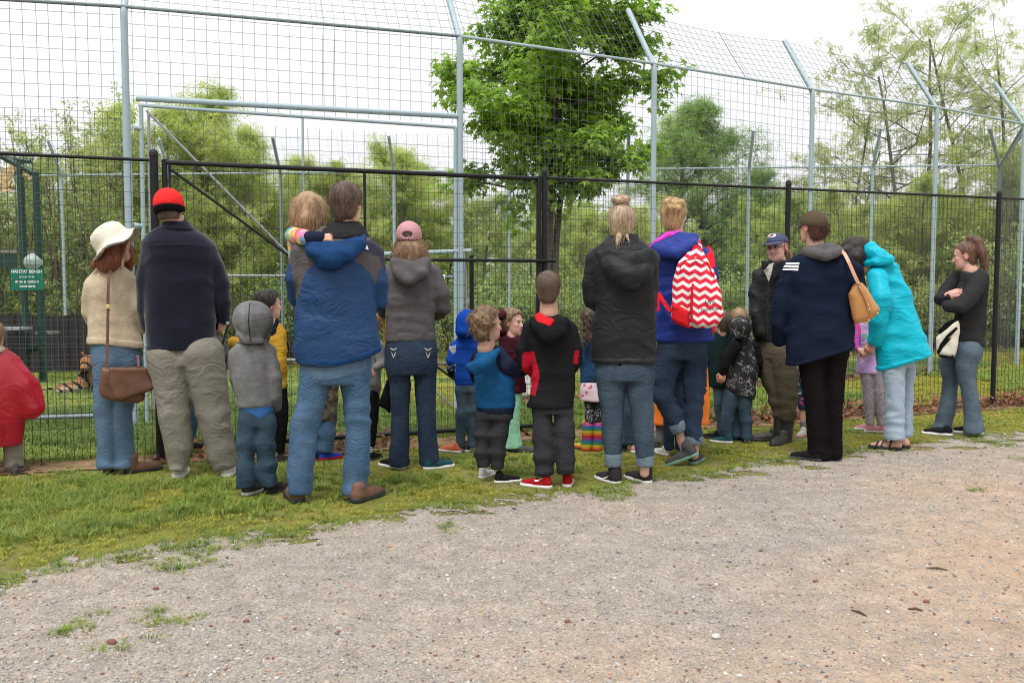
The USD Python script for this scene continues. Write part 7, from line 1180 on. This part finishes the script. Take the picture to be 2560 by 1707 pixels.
# ---- woman in the navy jacket
F = Fig('woman in brown cap and navy jacket with white shoulder stripes and black flared trousers', Z5, (545, 1500))
jk = F.part('jacket', F.trunk([(300, 440, 640), (330, 372, 712), (370, 345, 742), (440, 338, 752), (560, 346, 728), (680, 338, 726), (800, 330, 730), (880, 332, 716), (952, 336, 700)], dr=0.58, hem=lambda x, y: np.clip((x+0.17)*0.36, 0, 0.2))+F.limb([(365, 410, 62), (318, 560, 60, -.02), (290, 700, 50, -.03), (296, 805, 44, .03)], 0.016)+F.limb([(728, 405, 50), (752, 500, 44, .02), (742, 600, 38, .12)], 0.016), 'navy_jersey', 0.010, (6, 6, 11), seed=171); jm = F.last; F.hemband('navy_jersey', jk, 0.03)
F.part('hood', F.limb([(428, 312, 18, -.03), (480, 308, 28, -.12), (560, 322, 30, -.155), (610, 310, 28, -.15), (650, 296, 18, -.06)], 0.03, body=0)+F.limb([(450, 290, 22, -.08), (540, 278, 28, -.1), (600, 268, 24, -.09), (640, 285, 16, -.05)], 0.03, body=0)+F.limb([(585, 330, 14, -.17), (592, 270, 16, -.10)], 0.02, body=0), 'hood_grey', 0.005, (9, 9, 13), seed=172, h=0.009, parent=jk)
F.decal('stripe', [[(336, 360), (412, 360), (410, 372), (330, 372)], [(325, 377), (409, 378), (407, 390), (319, 388)], [(318, 394), (405, 396), (404, 407), (313, 404)]], 'white_print', jm, 0.004, jk, 6)
F.part('trousers', F.trunk([(820, 375, 700), (900, 385, 700)], dr=0.6)+F.leg([(490, 900, 90), (490, 1010, 74), (508, 1200, 64), (520, 1350, 64), (523, 1496, 67)])+F.leg([(626, 880, 68), (620, 1010, 55), (618, 1200, 43), (622, 1350, 38), (624, 1492, 36)]), 'black_trouser', 0.007, seed=173, fk=legs_fold(F, 1150, 1480, 0.6))
F.shoe(540, 1508, -72, 0.26, 'shoe_black', high=0.2); F.shoe(624, 1498, -20, 0.26, 'shoe_black', high=0.2); F.head(486, 160, 186, yaw=-48, pitch=2, neck=(505, 270), brow=(0.08, 0.04, 0.03), eyes=True); F.hair(F.hp(hair_cap(0.02)+[HL, HC]), 'hair_auburn', amp=0.004); F.hair(F.ball(553, 160, 26, 32, 0.045, -.02), 'hair_auburn', 'bun', amp=0.006); cap(F, 'brown_cap', low=0.05); F.done()
hb = Held(F, 'handbag', 'tan leather handbag with brass trim on the shoulder of the woman in the navy jacket', 'handbag'); P_ = F.path; F.path = hb
F.part('bag_body', F.slab([(714, 500), (742, 476), (772, 478), (800, 510), (878, 630), (858, 660), (815, 698), (738, 710), (722, 690), (700, 600), (696, 540)], -0.10, 0.14, 0.045), 'tan_leather', 0.004, h=0.008)
strap(F, 'shoulder_strap', [(640, 286, -.04), (668, 306, -.12), (700, 366, -.17), (728, 430, -.17), (752, 480, -.16)], 0.022, 'pink_strap', 0.008); strap(F, 'side_strap', [(752, 480, -.175), (785, 540, -.19), (806, 590, -.19), (815, 645, -.185)], 0.02, 'tan_leather', 0.006)
for x, y in ((752, 480), (808, 604), (816, 630), (862, 655), (812, 695)): F.part('brass_fitting', F.ball(x, y, 6, 6, 0.012, -.185 if y < 640 else -.175), 'brass_trim', 0, h=0.004)
F.path = P_
# ---- child behind her
F = Fig('child in printed leggings and beige sandals almost hidden behind the woman in the navy jacket', Z5, (455, 1352), h=0.010)
F.part('top', F.trunk([(730, 440, 520), (760, 420, 545), (900, 410, 550), (1030, 402, 552)]), 'purple_cloth', 0.005); F.part('leggings', F.leg([(428, 1010, 38), (430, 1120, 32), (432, 1208, 26)])+F.leg([(500, 1010, 38), (500, 1208, 26)]), 'print_legging', 0.003); F.skin_limb([(432, 1200, 19), (434, 1320, 15)]); F.skin_limb([(500, 1200, 19), (500, 1320, 15)])
F.part('sock', F.limb([(433, 1278, 18), (434, 1320, 17)], 0), 'grey_marl', 0); F.shoe(440, 1356, 200, 0.18, 'shirt_beige', 'shoe_pink'); F.shoe(500, 1354, 180, 0.18, 'shirt_beige', 'shoe_pink'); F.head(480, 655, 120, yaw=150, neck=(480, 735)); F.hair(F.hp(hair_cap(0.05)+[HL]), 'hair_brown'); F.done()
# ---- woman bending in turquoise
F = Fig('dark haired woman bending forward in a bright turquoise raincoat, pale jeans and sandals', Z5, (960, 1436))
jk = F.part('raincoat', F.trunk([(352, 812, 950), (385, 796, 984), (440, 800, 1012), (520, 815, 1045), (600, 826, 1075), (700, 832, 1112), (800, 838, 1146), (880, 845, 1172), (982, 858, 1180)], dr=0.74, hem=lambda x, y: np.clip((x+0.10)*0.36, 0, 0.3))+F.limb([(862, 440, 58, -.10), (884, 560, 60, -.17), (872, 690, 54, -.16), (852, 800, 44, -.10)], 0.016), 'turquoise', 0.012, (6, 6, 9), seed=181); rm_ = F.last; F.hemband('turquoise', jk, 0.03)
F.part('hood', F.limb([(806, 352, 26, -.02), (818, 300, 36, -.04), (828, 272, 24, -.04)], 0.04, body=0)+F.limb([(830, 300, 40, -.06), (880, 318, 42, -.10), (936, 338, 22, -.10)], 0.05, body=0)+F.limb([(800, 370, 18, -.07), (860, 362, 22, -.13), (930, 356, 16, -.12)], 0.03, body=0), 'turquoise', 0.010, (8, 8, 9), seed=182, parent=jk); F.decal('waist_seam', [[(890, 562), (960, 560), (1020, 554), (1066, 545), (1066, 549), (1020, 558), (960, 564), (890, 566)]], 'turquoise', rm_, 0.005, jk, 8)
F.part('jeans', F.trunk([(850, 885, 1090), (960, 885, 1075)], dr=0.62)+F.leg([(952, 960, 70, -.05), (962, 1090, 56, -.05), (962, 1200, 53, -.05), (958, 1380, 62, -.05)])+F.leg([(1040, 960, 44, .1), (1032, 1090, 36, .1), (1030, 1200, 33, .1), (1034, 1362, 34, .1)]), 'denim_pale', 0.007, (7, 7, 22), seed=183, fk=legs_fold(F, 1140, 1250))
for x, y, a in ((1000, 1444, -84), (1046, 1432, -84)):
    o, R_ = F.shoe(x, y, a, 0.265, 'foot_skin' if 'foot_skin' in _looks else plain('foot_skin', (0.50, 0.27, 0.19), 0.5, var=0.08), 'rubber_black', high=0.26, wide=0.82, name='foot', soleh=0.12)
    for yy_ in (0.30, 0.52, 0.66): F.part('sandal_strap', [cone(o+R_ @ np.array([-0.032, yy_*0.265, 0.02]), o+R_ @ np.array([0.034, (yy_-0.08)*0.265, 0.02]), 0.006, 0.006), cone(o+R_ @ np.array([-0.034, yy_*0.265, 0.03]), o+R_ @ np.array([0.0, (yy_-0.04)*0.265, 0.085-0.045*yy_]), 0.008, 0.008), cone(o+R_ @ np.array([0.0, (yy_-0.04)*0.265, 0.085-0.045*yy_]), o+R_ @ np.array([0.034, (yy_-0.08)*0.265, 0.03]), 0.008, 0.008)], 'rubber_black', 0, h=0.005)
F.head(728, 302, 172, yaw=-78, pitch=-32, neck=(800, 380, -.02), brow=(0.02, 0.015, 0.01)); F.hair(F.hp([ell((0, -0.06, 0.12), (0.39, 0.47, 0.43)), ell((0, -0.20, -0.20), (0.36, 0.24, 0.36), 0.12), ell((0.22, 0.02, -0.25), (0.2, 0.25, 0.3), 0.1), HL])+F.limb([(742, 330, 44, -.08), (765, 372, 24, -.06)], 0.03, body=0)+F.limb([(680, 290, 30, -.08), (700, 340, 24, -.08)], 0.03, body=0), 'hair_dark', amp=0.008); F.hand(845, 815, -0.08, (-0.5, 0, -0.85), (-0.3, -1, 0.2), 0.17, curl=0.7); F.done()
# ---- girl in lavender
F = Fig('little girl in a lavender top with magenta sleeves, mottled leggings and pink shoes', Z5, (850, 1344), h=0.0095)
F.part('top', F.trunk([(690, 765, 840), (715, 748, 858), (800, 745, 862), (880, 748, 868), (940, 744, 876), (998, 740, 886)], dr=0.6), 'lavender', 0.006, seed=3); tm = F.last
F.part('sleeve', F.limb([(755, 725, 24), (740, 800, 22, -.05), (742, 845, 18, -.10), (756, 862, 16, -.13)], 0.01), 'magenta_print', 0.004); F.part('sleeve', F.limb([(850, 730, 24), (842, 820, 22, -.06), (800, 858, 18, -.13)], 0.01), 'magenta_print', 0.004); F.decal('motif', [[(770, 775), (782, 765), (794, 772), (800, 765), (806, 785), (796, 798), (780, 805), (774, 792)]], 'shoe_sage', tm, 0.003)
F.part('leggings', F.leg([(802, 985, 40), (806, 1100, 34), (816, 1220, 26), (820, 1296, 24)])+F.leg([(868, 985, 40), (870, 1100, 36), (880, 1220, 29), (886, 1300, 26)]), 'sprayed_legging', 0.004, fk=legs_fold(F, 1150, 1270)); F.shoe(845, 1322, -108, 0.19, 'shoe_pink', 'rubber_white', high=0.2); F.shoe(905, 1338, -108, 0.19, 'shoe_pink', 'rubber_white', high=0.2)
F.hand(758, 862, -0.14, (0.7, -0.1, -0.5), (0, -0.9, 0.5), 0.115, curl=0.8, side=1); F.hand(800, 862, -0.14, (-0.8, -0.1, -0.3), (0, -0.9, 0.5), 0.115, curl=0.8, side=-1); F.head(800, 628, 136, yaw=170, neck=(800, 705)); F.hair(F.hp(hair_cap(0.05)+[HL]), 'hair_brown'); F.done()
# ---- woman with the ponytail
F = Fig('woman with a brown ponytail standing with folded arms in a charcoal fleece and flared jeans', Z5, (1345, 1356), skin='pink')
jk = F.part('fleece', F.trunk([(392, 1376, 1442), (415, 1350, 1476), (460, 1330, 1500), (520, 1318, 1503), (600, 1308, 1496), (700, 1304, 1488), (780, 1302, 1482), (836, 1300, 1476)], dr=0.66), 'charcoal_fleece', 0.012, seed=191)
F.part('sleeve', F.limb([(1450, 455, 52, -.10), (1398, 560, 47, -.17), (1335, 612, 42, -.20), (1275, 610, 36, -.16), (1258, 590, 30, -.10)], 0.02), 'charcoal_fleece', 0.013, seed=192, parent=jk); F.part('sleeve', F.limb([(1325, 450, 44, .10), (1262, 520, 40, .06), (1222, 575, 36, .0), (1245, 560, 32, -.08), (1275, 548, 24, -.14)], 0.02), 'charcoal_fleece', 0.013, seed=193, parent=jk); F.part('collar', F.trunk([(385, 1372, 1440), (412, 1362, 1452)], dr=0.9, body=0), 'charcoal_fleece', 0.002, parent=jk)
F.hand(1268, 548, -0.15, (0.9, -0.1, 0.25), (0, -1, 0.3), 0.17, curl=0.6, side=1)
F.part('jeans', F.trunk([(815, 1300, 1474), (870, 1268, 1470), (910, 1258, 1462)], dr=0.66)+F.leg([(1292, 880, 54, .06), (1268, 950, 50, .06), (1284, 1042, 44, .06), (1268, 1175, 47, .06), (1230, 1338, 56, .06)])+F.leg([(1395, 880, 70, -.06), (1372, 950, 60, -.06), (1380, 1042, 47, -.06), (1404, 1175, 44, -.06), (1418, 1338, 58, -.06)]), 'denim_flare', 0.007, seed=194, fk=legs_fold(F, 1040, 1310, 0.7))
F.shoe(1288, 1358, -86, 0.25, 'shoe_black', 'rubber_white', high=0.22); F.shoe(1468, 1352, -86, 0.26, 'shoe_black', 'rubber_white', high=0.22); F.head(1366, 324, 164, yaw=-88, pitch=-9, neck=(1400, 410), brow=(0.07, 0.035, 0.02), eyes=True, res=0.022); F.hair(F.hp(hair_cap(0.012)+[HL])+F.limb([(1412, 226, 22), (1444, 240, 26, -.01), (1462, 300, 28, -.02), (1476, 370, 20, -.02), (1490, 420, 6, -.02)], 0.012, body=0)+F.limb([(1392, 222, 20), (1412, 236, 22)], 0.02, body=0), 'hair_pony', amp=0.008); F.part('hair_tie', F.limb([(1400, 226, 17), (1408, 234, 18)], 0, body=0), 'rubber_black', 0, h=0.005); F.done()
wb = Held(F, 'sling_bag', 'white and black sling bag at the hip of the ponytailed woman', 'bag'); P_ = F.path; F.path = wb
F.part('bag_body', F.slab([(1326, 692), (1334, 760), (1328, 830), (1308, 892), (1282, 906), (1212, 894), (1196, 850), (1197, 790), (1240, 748), (1290, 712)], -0.16, 0.10, 0.035), 'white_fleece', 0.007, h=0.008); bm_ = F.last
F.decal('black_panel', [[(1316, 730), (1326, 740), (1268, 800), (1292, 790), (1240, 850), (1214, 892), (1203, 876), (1222, 830), (1262, 776)]], 'black_cloth', bm_, 0.004, None, 6); F.decal('black_panel', [[(1208, 888), (1282, 900), (1300, 890), (1284, 910), (1240, 908)]], 'black_cloth', bm_, 0.004, None, 6); F.part('base_trim', F.slab([(1212, 890), (1282, 902), (1304, 890), (1284, 914), (1226, 906)], -0.16, 0.105, 0.01), 'black_cloth', 0, h=0.007)
strap(F, 'strap', [(1320, 700, -.19), (1270, 720, -.2), (1225, 770, -.19)], 0.05, 'black_cloth', 0.01); strap(F, 'strap', [(1345, 660, -.14), (1322, 690, -.19)], 0.03, 'black_cloth', 0.006); F.path = P_

# ------------------------------------------------------------------ tiger lying on the grass inside the enclosure
ZT = (0, 760, 3.267); F = Fig('tiger lying on the grass, head up, partly hidden by the woman in bucket hat', ZT, (640, 720), name='tiger', cat='tiger', h=0.016, dist=11.3)
F.zb = 0.0
def stripes(V):
    n_ = meshkit.fbm(V*np.array([2.2, 2.2, 2.2])+7, 3, 5); s_ = np.sin((V[:, 0]*1.5+V[:, 1]*1.2+V[:, 2]*0.9+0.35*n_)*26); base = np.tile([0.34, 0.165, 0.065], (len(V), 1)); x, y = F.xy(V); w = np.clip((y-(650+0.10*(640-x)))/45, 0, 1)*np.clip((x-300)/60, 0, 1); base = base*(1-w[:, None]*0.75)+np.array([0.62, 0.54, 0.42])*w[:, None]*0.75; blk = s_ > 0.52; base[blk] = [0.02, 0.014, 0.010]; return base
body = F.limb([(700, 640, 62, 0.1), (800, 630, 88, .35), (950, 640, 92, .75), (1050, 665, 80, 1.1)], 0.12, 0)+F.limb([(690, 600, 50, 0), (640, 650, 34, -.05), (560, 668, 26, -.12), (470, 672, 19, -.2)], 0.06, 0)+F.limb([(690, 650, 40, -.05), (620, 690, 24, -.15), (540, 700, 20, -.22), (470, 712, 17, -.28)], 0.06, 0)+F.limb([(730, 590, 60, .02), (722, 530, 54, -.06)], 0.1, 0)
body += F.ball(718, 478, 62, 66, 0.165, -.10, 0.08)+F.ball(688, 520, 34, 26, 0.09, -.26, 0.05)+F.ball(672, 408, 15, 20, 0.03, -.08, 0.02)+F.ball(752, 404, 15, 20, 0.03, -.06, 0.02)+F.limb([(440, 690, 12, -.1), (380, 690, 10, -.12), (330, 702, 9, -.2)], 0.03, 0)
m = bake(body, 0.014); obj('body', m, vertexcol('tiger_fur', 0.8, 0, 0.5, 160), F.path, True, col=stripes(m.vertices))
# white trough far inside the enclosure
q = at_depth(1196*K, 905*K, 10.6); zt = float(gz(q[0], 10.6)); tb = thing('water_trough', 'white plastic trough standing on the grass behind the mint trousers', 'trough', (q[0], 10.6, zt))
obj('tub', cat_m([box((0, 0, 0.16), (0.34, 0.5, 0.32)), box((0, 0, 0.33), (0.40, 0.56, 0.04))]), 'white_paint', tb)
# ------------------------------------------------------------------ grass, leaf litter, pebbles
def tuft(seed, n, h, spread, w, lean):
    g = np.random.default_rng(seed); V, F = [], []
    for i in range(n):
        a = g.uniform(0, 2*PI); p = np.array([math.cos(a), math.sin(a)])*spread*g.random()**0.5; b = a+g.normal(0, 0.7); d = np.array([math.cos(b), math.sin(b)]); s = np.array([-d[1], d[0]]); hh = h*g.uniform(0.55, 1.15); l = lean*hh*g.uniform(0.3, 1.3); ww = w*g.uniform(.7, 1.2)/2; o = len(V)
        for t, k in ((0, 1), (0.55, 0.85), (1, 0.1)):
            c = p+d*l*t**2.0; z = hh*(t-0.25*t*t*min(1, lean))
            V += [[*(c-s*ww*k), z], [*(c+s*ww*k), z]]
        F += [[o, o+1, o+3], [o, o+3, o+2], [o+2, o+3, o+5], [o+2, o+5, o+4]]
    return trimesh.Trimesh(np.array(V), np.array(F), process=False)
g = np.random.default_rng(101)
def scatter(n, xr, yr, keep):
    x = g.uniform(*xr, n); y = g.uniform(*yr, n); k = keep(x, y); return x[k], y[k]
def black_off(x, y): return (x-FK[0])*FN[0]+(y-FK[1])*FN[1]
_feet = np.array(FEET)
def trodden(x, y, r):
    d = np.full(len(x), 9.0)
    for fx, fy in _feet: d = np.minimum(d, np.hypot(x-fx, (y-fy)*0.8))
    return d < r
def fb(x, y, f, o, s): z = 0*x; return meshkit.fbm(np.stack([x*f, y*f, z], -1), o, s)
# short grass from the track to the black fence
x1, y1 = scatter(60000, (-5.5, 9.0), (3.6, 11), lambda x, y: (y > edge_y(x)+0.0) & (black_off(x, y) < 0.0))
den = np.clip((y1-edge_y(x1))/0.55, 0, 1); k = (g.random(len(x1)) < 0.25+0.75*den) & ~((black_off(x1, y1) > -0.22-0.15*fb(x1, y1, 3, 3, 3)) & (g.random(len(x1)) < 0.85)); x1, y1, den = x1[k], y1[k], den[k]
flat_ = np.where(trodden(x1, y1, 0.16), 0.45, 1.0)
yel = 0.55*fb(x1, y1, 0.9, 3, 31)+0.45*fb(x1, y1, 4.5, 3, 33)+0.26*(1-den)+0.12*(g.random(len(x1))-0.5)+0.02*(x1 < -2); kind = np.where(yel > 0.51, 2, np.where(yel > 0.36, 1, 0))
short = [(tuft(1, 12, 0.046, 0.032, 0.0042, 1.1), 'grass_dark'), (tuft(2, 12, 0.038, 0.032, 0.0042, 1.2), 'grass_mid'), (tuft(3, 14, 0.018, 0.030, 0.0046, 1.3), 'grass_yellow')]
instancer('grass', short, np.stack([x1, y1, 0*x1+0.001], 1), g.uniform(0, 6.28, len(x1)), g.uniform(0.7, 1.3, len(x1))*flat_, kind, 'short worn grass between the gravel and the black fence', kind='stuff')
# longer uncut grass at the left and in patches by the feet
def longmask(x, y):
    n = fb(x, y, 1.5, 4, 41)+0.22*np.clip((-1.2-x)/0.8, -1, 1)*np.clip((y-edge_y(x)-0.35)/0.4, 0, 1)-0.45*np.clip(0.55-(y-edge_y(x)), 0, 1)
    r = (np.abs(black_off(x, y)+0.55) < 0.35)*0.10
    return (n+r > 0.60) & ((x < -1.25) | (fb(x, y, 2.0, 2, 47) > 0.62))
x2, y2 = scatter(60000, (-5.2, 6.5), (4.4, 10), lambda x, y: longmask(x, y) & (y > edge_y(x)+0.08) & (black_off(x, y) < -0.25))
x2, y2 = x2[:2400], y2[:2400]; k = ~trodden(x2, y2, 0.24); x2, y2 = x2[k], y2[k]
instancer('long_grass', [(tuft(11, 11, 0.10, 0.045, 0.0055, 1.6), 'grass_dark'), (tuft(12, 11, 0.085, 0.045, 0.005, 1.8), 'grass_mid'), (tuft(13, 9, 0.10, 0.04, 0.005, 1.3), 'grass_mid')], np.stack([x2, y2, 0*x2], 1), g.uniform(0, 6.28, len(x2)), g.uniform(0.35, 0.85, len(x2))*np.where(x2 < -1.3, 1, 0.7), g.choice(3, len(x2), p=[.5, .35, .15]), 'longer dark green grass in clumps round the feet at the left')
# scraps of grass in the gravel
x3, y3 = scatter(60000, (-3.2, 6.5), (2.6, 8.6), lambda x, y: (y < edge_y(x)+0.05) & (fb(x, y, 3.2, 3, 51)+0.52*np.exp(-np.maximum(edge_y(x)-y, 0)/0.30)+0.28*np.clip((-0.9-x)/1.0, 0, 1)*np.clip((y-2.6)/0.7, 0, 1) > 0.86))
x3, y3 = x3[:9000], y3[:9000]
instancer('sparse_grass', short, np.stack([x3, y3, 0*x3+0.002], 1), g.uniform(0, 6.28, len(x3)), g.uniform(0.35, 0.9, len(x3)), g.choice(3, len(x3), p=[.25, .45, .3]), 'sparse tufts of grass growing in the gravel')
# grass between the fences and in the enclosure
x4, y4 = scatter(90000, (-9, 15), (6, 21), lambda x, y: (black_off(x, y) > 0.12) & (y < 20.9-0.085*x) & (np.abs(x) < 0.62*y+0.4))
dd = y4-blue_y(x4); k = g.random(len(x4)) < np.where(dd < 0, 1.0, np.clip(1.15-dd/14, 0.35, 1)); x4, y4, dd = x4[k][:42000], y4[k][:42000], dd[k][:42000]
kd = fb(x4, y4, 0.6, 4, 61); ix = np.where(kd > 0.56, 2, np.where(kd > 0.40, 1, 0))
lawn_p = [(tuft(21, 16, 0.075, 0.06, 0.007, 0.9), 'grass_dark'), (tuft(22, 16, 0.065, 0.06, 0.007, 1.0), 'grass_mid'), (tuft(23, 18, 0.045, 0.06, 0.008, 1.1), 'grass_yellow')]
instancer('enclosure_grass', lawn_p, np.stack([x4, y4, gz(x4, y4)], 1), g.uniform(0, 6.28, len(x4)), g.uniform(0.6, 1.3, len(x4)), ix, 'rough grass inside and in front of the enclosure')
# dry leaves drifted along the fences
def dryleaf(seed):
    g = np.random.default_rng(seed); v, f = T_MAPLE if seed % 2 else T_RHOMB; v = v.copy(); v[:, 2] += 0.5*v[:, 0]**2*g.uniform(0.5, 2)+0.35*(v[:, 1]-0.5)**2*g.uniform(-1, 1.5)
    return trimesh.Trimesh(v*np.array([1, 1, 1]), f, process=False)
u = g.uniform(-1.2, 13.5, 9000); o = g.normal(0.0, 0.13, 9000); lx, ly = FB0[0]+FD[0]*u+FN[0]*o, FB0[1]+FD[1]*u+FN[1]*o
pile = fb(u, 0*u, 1.1, 3, 71)+0.10*np.clip((u-8.5)/2, 0, 1); k = g.random(9000) < np.clip((pile-0.42)*4.2, 0.04, 1)*np.where(u < 9.3, 0.65, 1.0); lx, ly, pk = lx[k], ly[k], pile[k]
lz = 0.010+g.random(len(lx))**2*0.13*np.clip((pk-0.48)*5, 0, 1)
instancer('leaf_litter', [(dryleaf(1), 'dry_leaf'), (dryleaf(2), 'dry_leaf'), (dryleaf(3), 'dry_leaf_dark'), (dryleaf(4), 'dry_leaf')], np.stack([lx, ly, lz], 1), g.uniform(0, 6.28, len(lx)), g.uniform(0.03, 0.085, len(lx)), g.choice(4, len(lx), p=[.36, .22, .24, .18]), 'dry reddish brown leaves drifted along the foot of the black fence', tilt=g.normal(0, 0.6, len(lx)))
u = g.uniform(0, 1, 5200); bx = np.interp(u, np.linspace(0, 1, 7), BL[:, 0]); by = blue_y(bx)+g.normal(0.1, 0.14, 5200); k = (g.random(5200) < np.clip((fb(bx, 0*bx, 1.0, 3, 72)-0.38)*4, 0.05, 1)*np.where(bx > 2, 1, 0.5)) & (bx > -6)
instancer('far_leaf_litter', [(dryleaf(1), 'dry_leaf'), (dryleaf(3), 'dry_leaf_dark')], np.stack([bx[k], by[k], gz(bx[k], by[k])+0.03], 1), g.uniform(0, 6.28, k.sum()), g.uniform(0.05, 0.12, k.sum()), g.choice(2, k.sum()), 'dry leaves and earth along the foot of the tall fence', tilt=g.normal(0, 0.6, k.sum()))
u = g.uniform(0, 24, 3600); o = g.normal(-0.3, 0.35, 3600); c = FC[None]+fd[None]*u[:, None]+fn[None]*(-o[:, None])
instancer('wood_edge_litter', [(dryleaf(1), 'dry_leaf_dark'), (dryleaf(2), 'dry_leaf')], np.stack([c[:, 0], c[:, 1], gz(c[:, 0], c[:, 1])+0.04], 1), g.uniform(0, 6.28, 3600), g.uniform(0.08, 0.17, 3600), g.choice(2, 3600), 'brown leaves along the edge of the wood', tilt=g.normal(0, 0.6, 3600))
# pebbles
def pebble(seed):
    m = trimesh.creation.icosphere(1); g = np.random.default_rng(seed); v = m.vertices*(1+0.35*(meshkit.noise(m.vertices*1.6+seed*7.3, seed)[:, None]-0.5)*2); m.vertices = v*np.array([1, g.uniform(.6, .9), g.uniform(.4, .65)]); return m
protos = [(pebble(s), mat) for s, mat in zip(range(1, 13), ('stone_grey', 'stone_pale', 'stone_tan', 'stone_dark', 'stone_red', 'stone_orange', 'stone_grey', 'stone_pale', 'stone_tan', 'stone_grey', 'stone_pale', 'stone_tan'))]
yy = 2.55+6.3*g.random(120000)**1.7; xx = g.uniform(-1, 1, 120000)*(0.60*yy+0.2); k = (yy < edge_y(xx)-0.03*g.random(120000))
xx, yy = xx[k], yy[k]; n = min(70000, len(xx)); xx, yy = xx[:n], yy[:n]
sz = np.clip(g.lognormal(math.log(0.0026), 0.46, n), 0.0014, 0.012)*(0.8+0.08*yy)
pi_ = g.choice(12, n, p=[.17, .035, .12, .05, .035, .02, .17, .035, .12, .15, .02, .075])
instancer('pebbles', protos, np.stack([xx, yy, 0.004+sz*0.25], 1), g.uniform(0, 6.28, n), sz, pi_, 'small loose stones on the gravel track')
for x, y, r, m, lb in ((257, 1480, 0.018, 'stone_red', 'dark red brown stone nearest the lower left on the gravel'), (358, 1355, 0.014, 'stone_red', 'dark red brown stone on the gravel nearest the grass at the left'), (566, 1430, 0.0125, 'stone_red', 'small dark red stone at the middle of the gravel'), (1645, 1467, 0.018, 'stone_pale', 'whitish rounded stone on the orange tinted gravel'),
                       (80, 1338, 0.013, 'stone_dark', 'small black stone by the grass edge at the far left'), (435, 1375, 0.010, 'stone_dark', 'small black stone right of the dark red stones')):
    q = ground_at(x*K, y*K); s = pebble(int(x)); s = trimesh.Trimesh(*trimesh.remesh.subdivide_loop(s.vertices, s.faces, 1)); s.apply_scale(r); s.apply_translation([q[0], q[1], 0.004+r*0.35]); obj('stone', s, m, smooth=True, label=lb, cat='stone')
for (x, y), (x2_, y2_), lb in (((2128, 1308), (2176, 1312), 'thin dark twig lying on the gravel at the right'), ((1955, 1405), (1990, 1418), 'crumbling dark bark chip on the gravel at the right'), ((2085, 1402), (2120, 1406), 'small dark bark chip beside the crumbling one')):
    a_, b_ = ground_at(x*K, y*K), ground_at(x2_*K, y2_*K); m_ = (a_+b_)/2+[0.004, 0.006, 0.004]
    obj('twig', tube(np.array([a_+[0, 0, .008], m_+[0, 0, .006], b_+[0, 0, .007]]), [0.003, 0.006, 0.0025], 6), 'twig', smooth=True, label=lb, cat='twig')
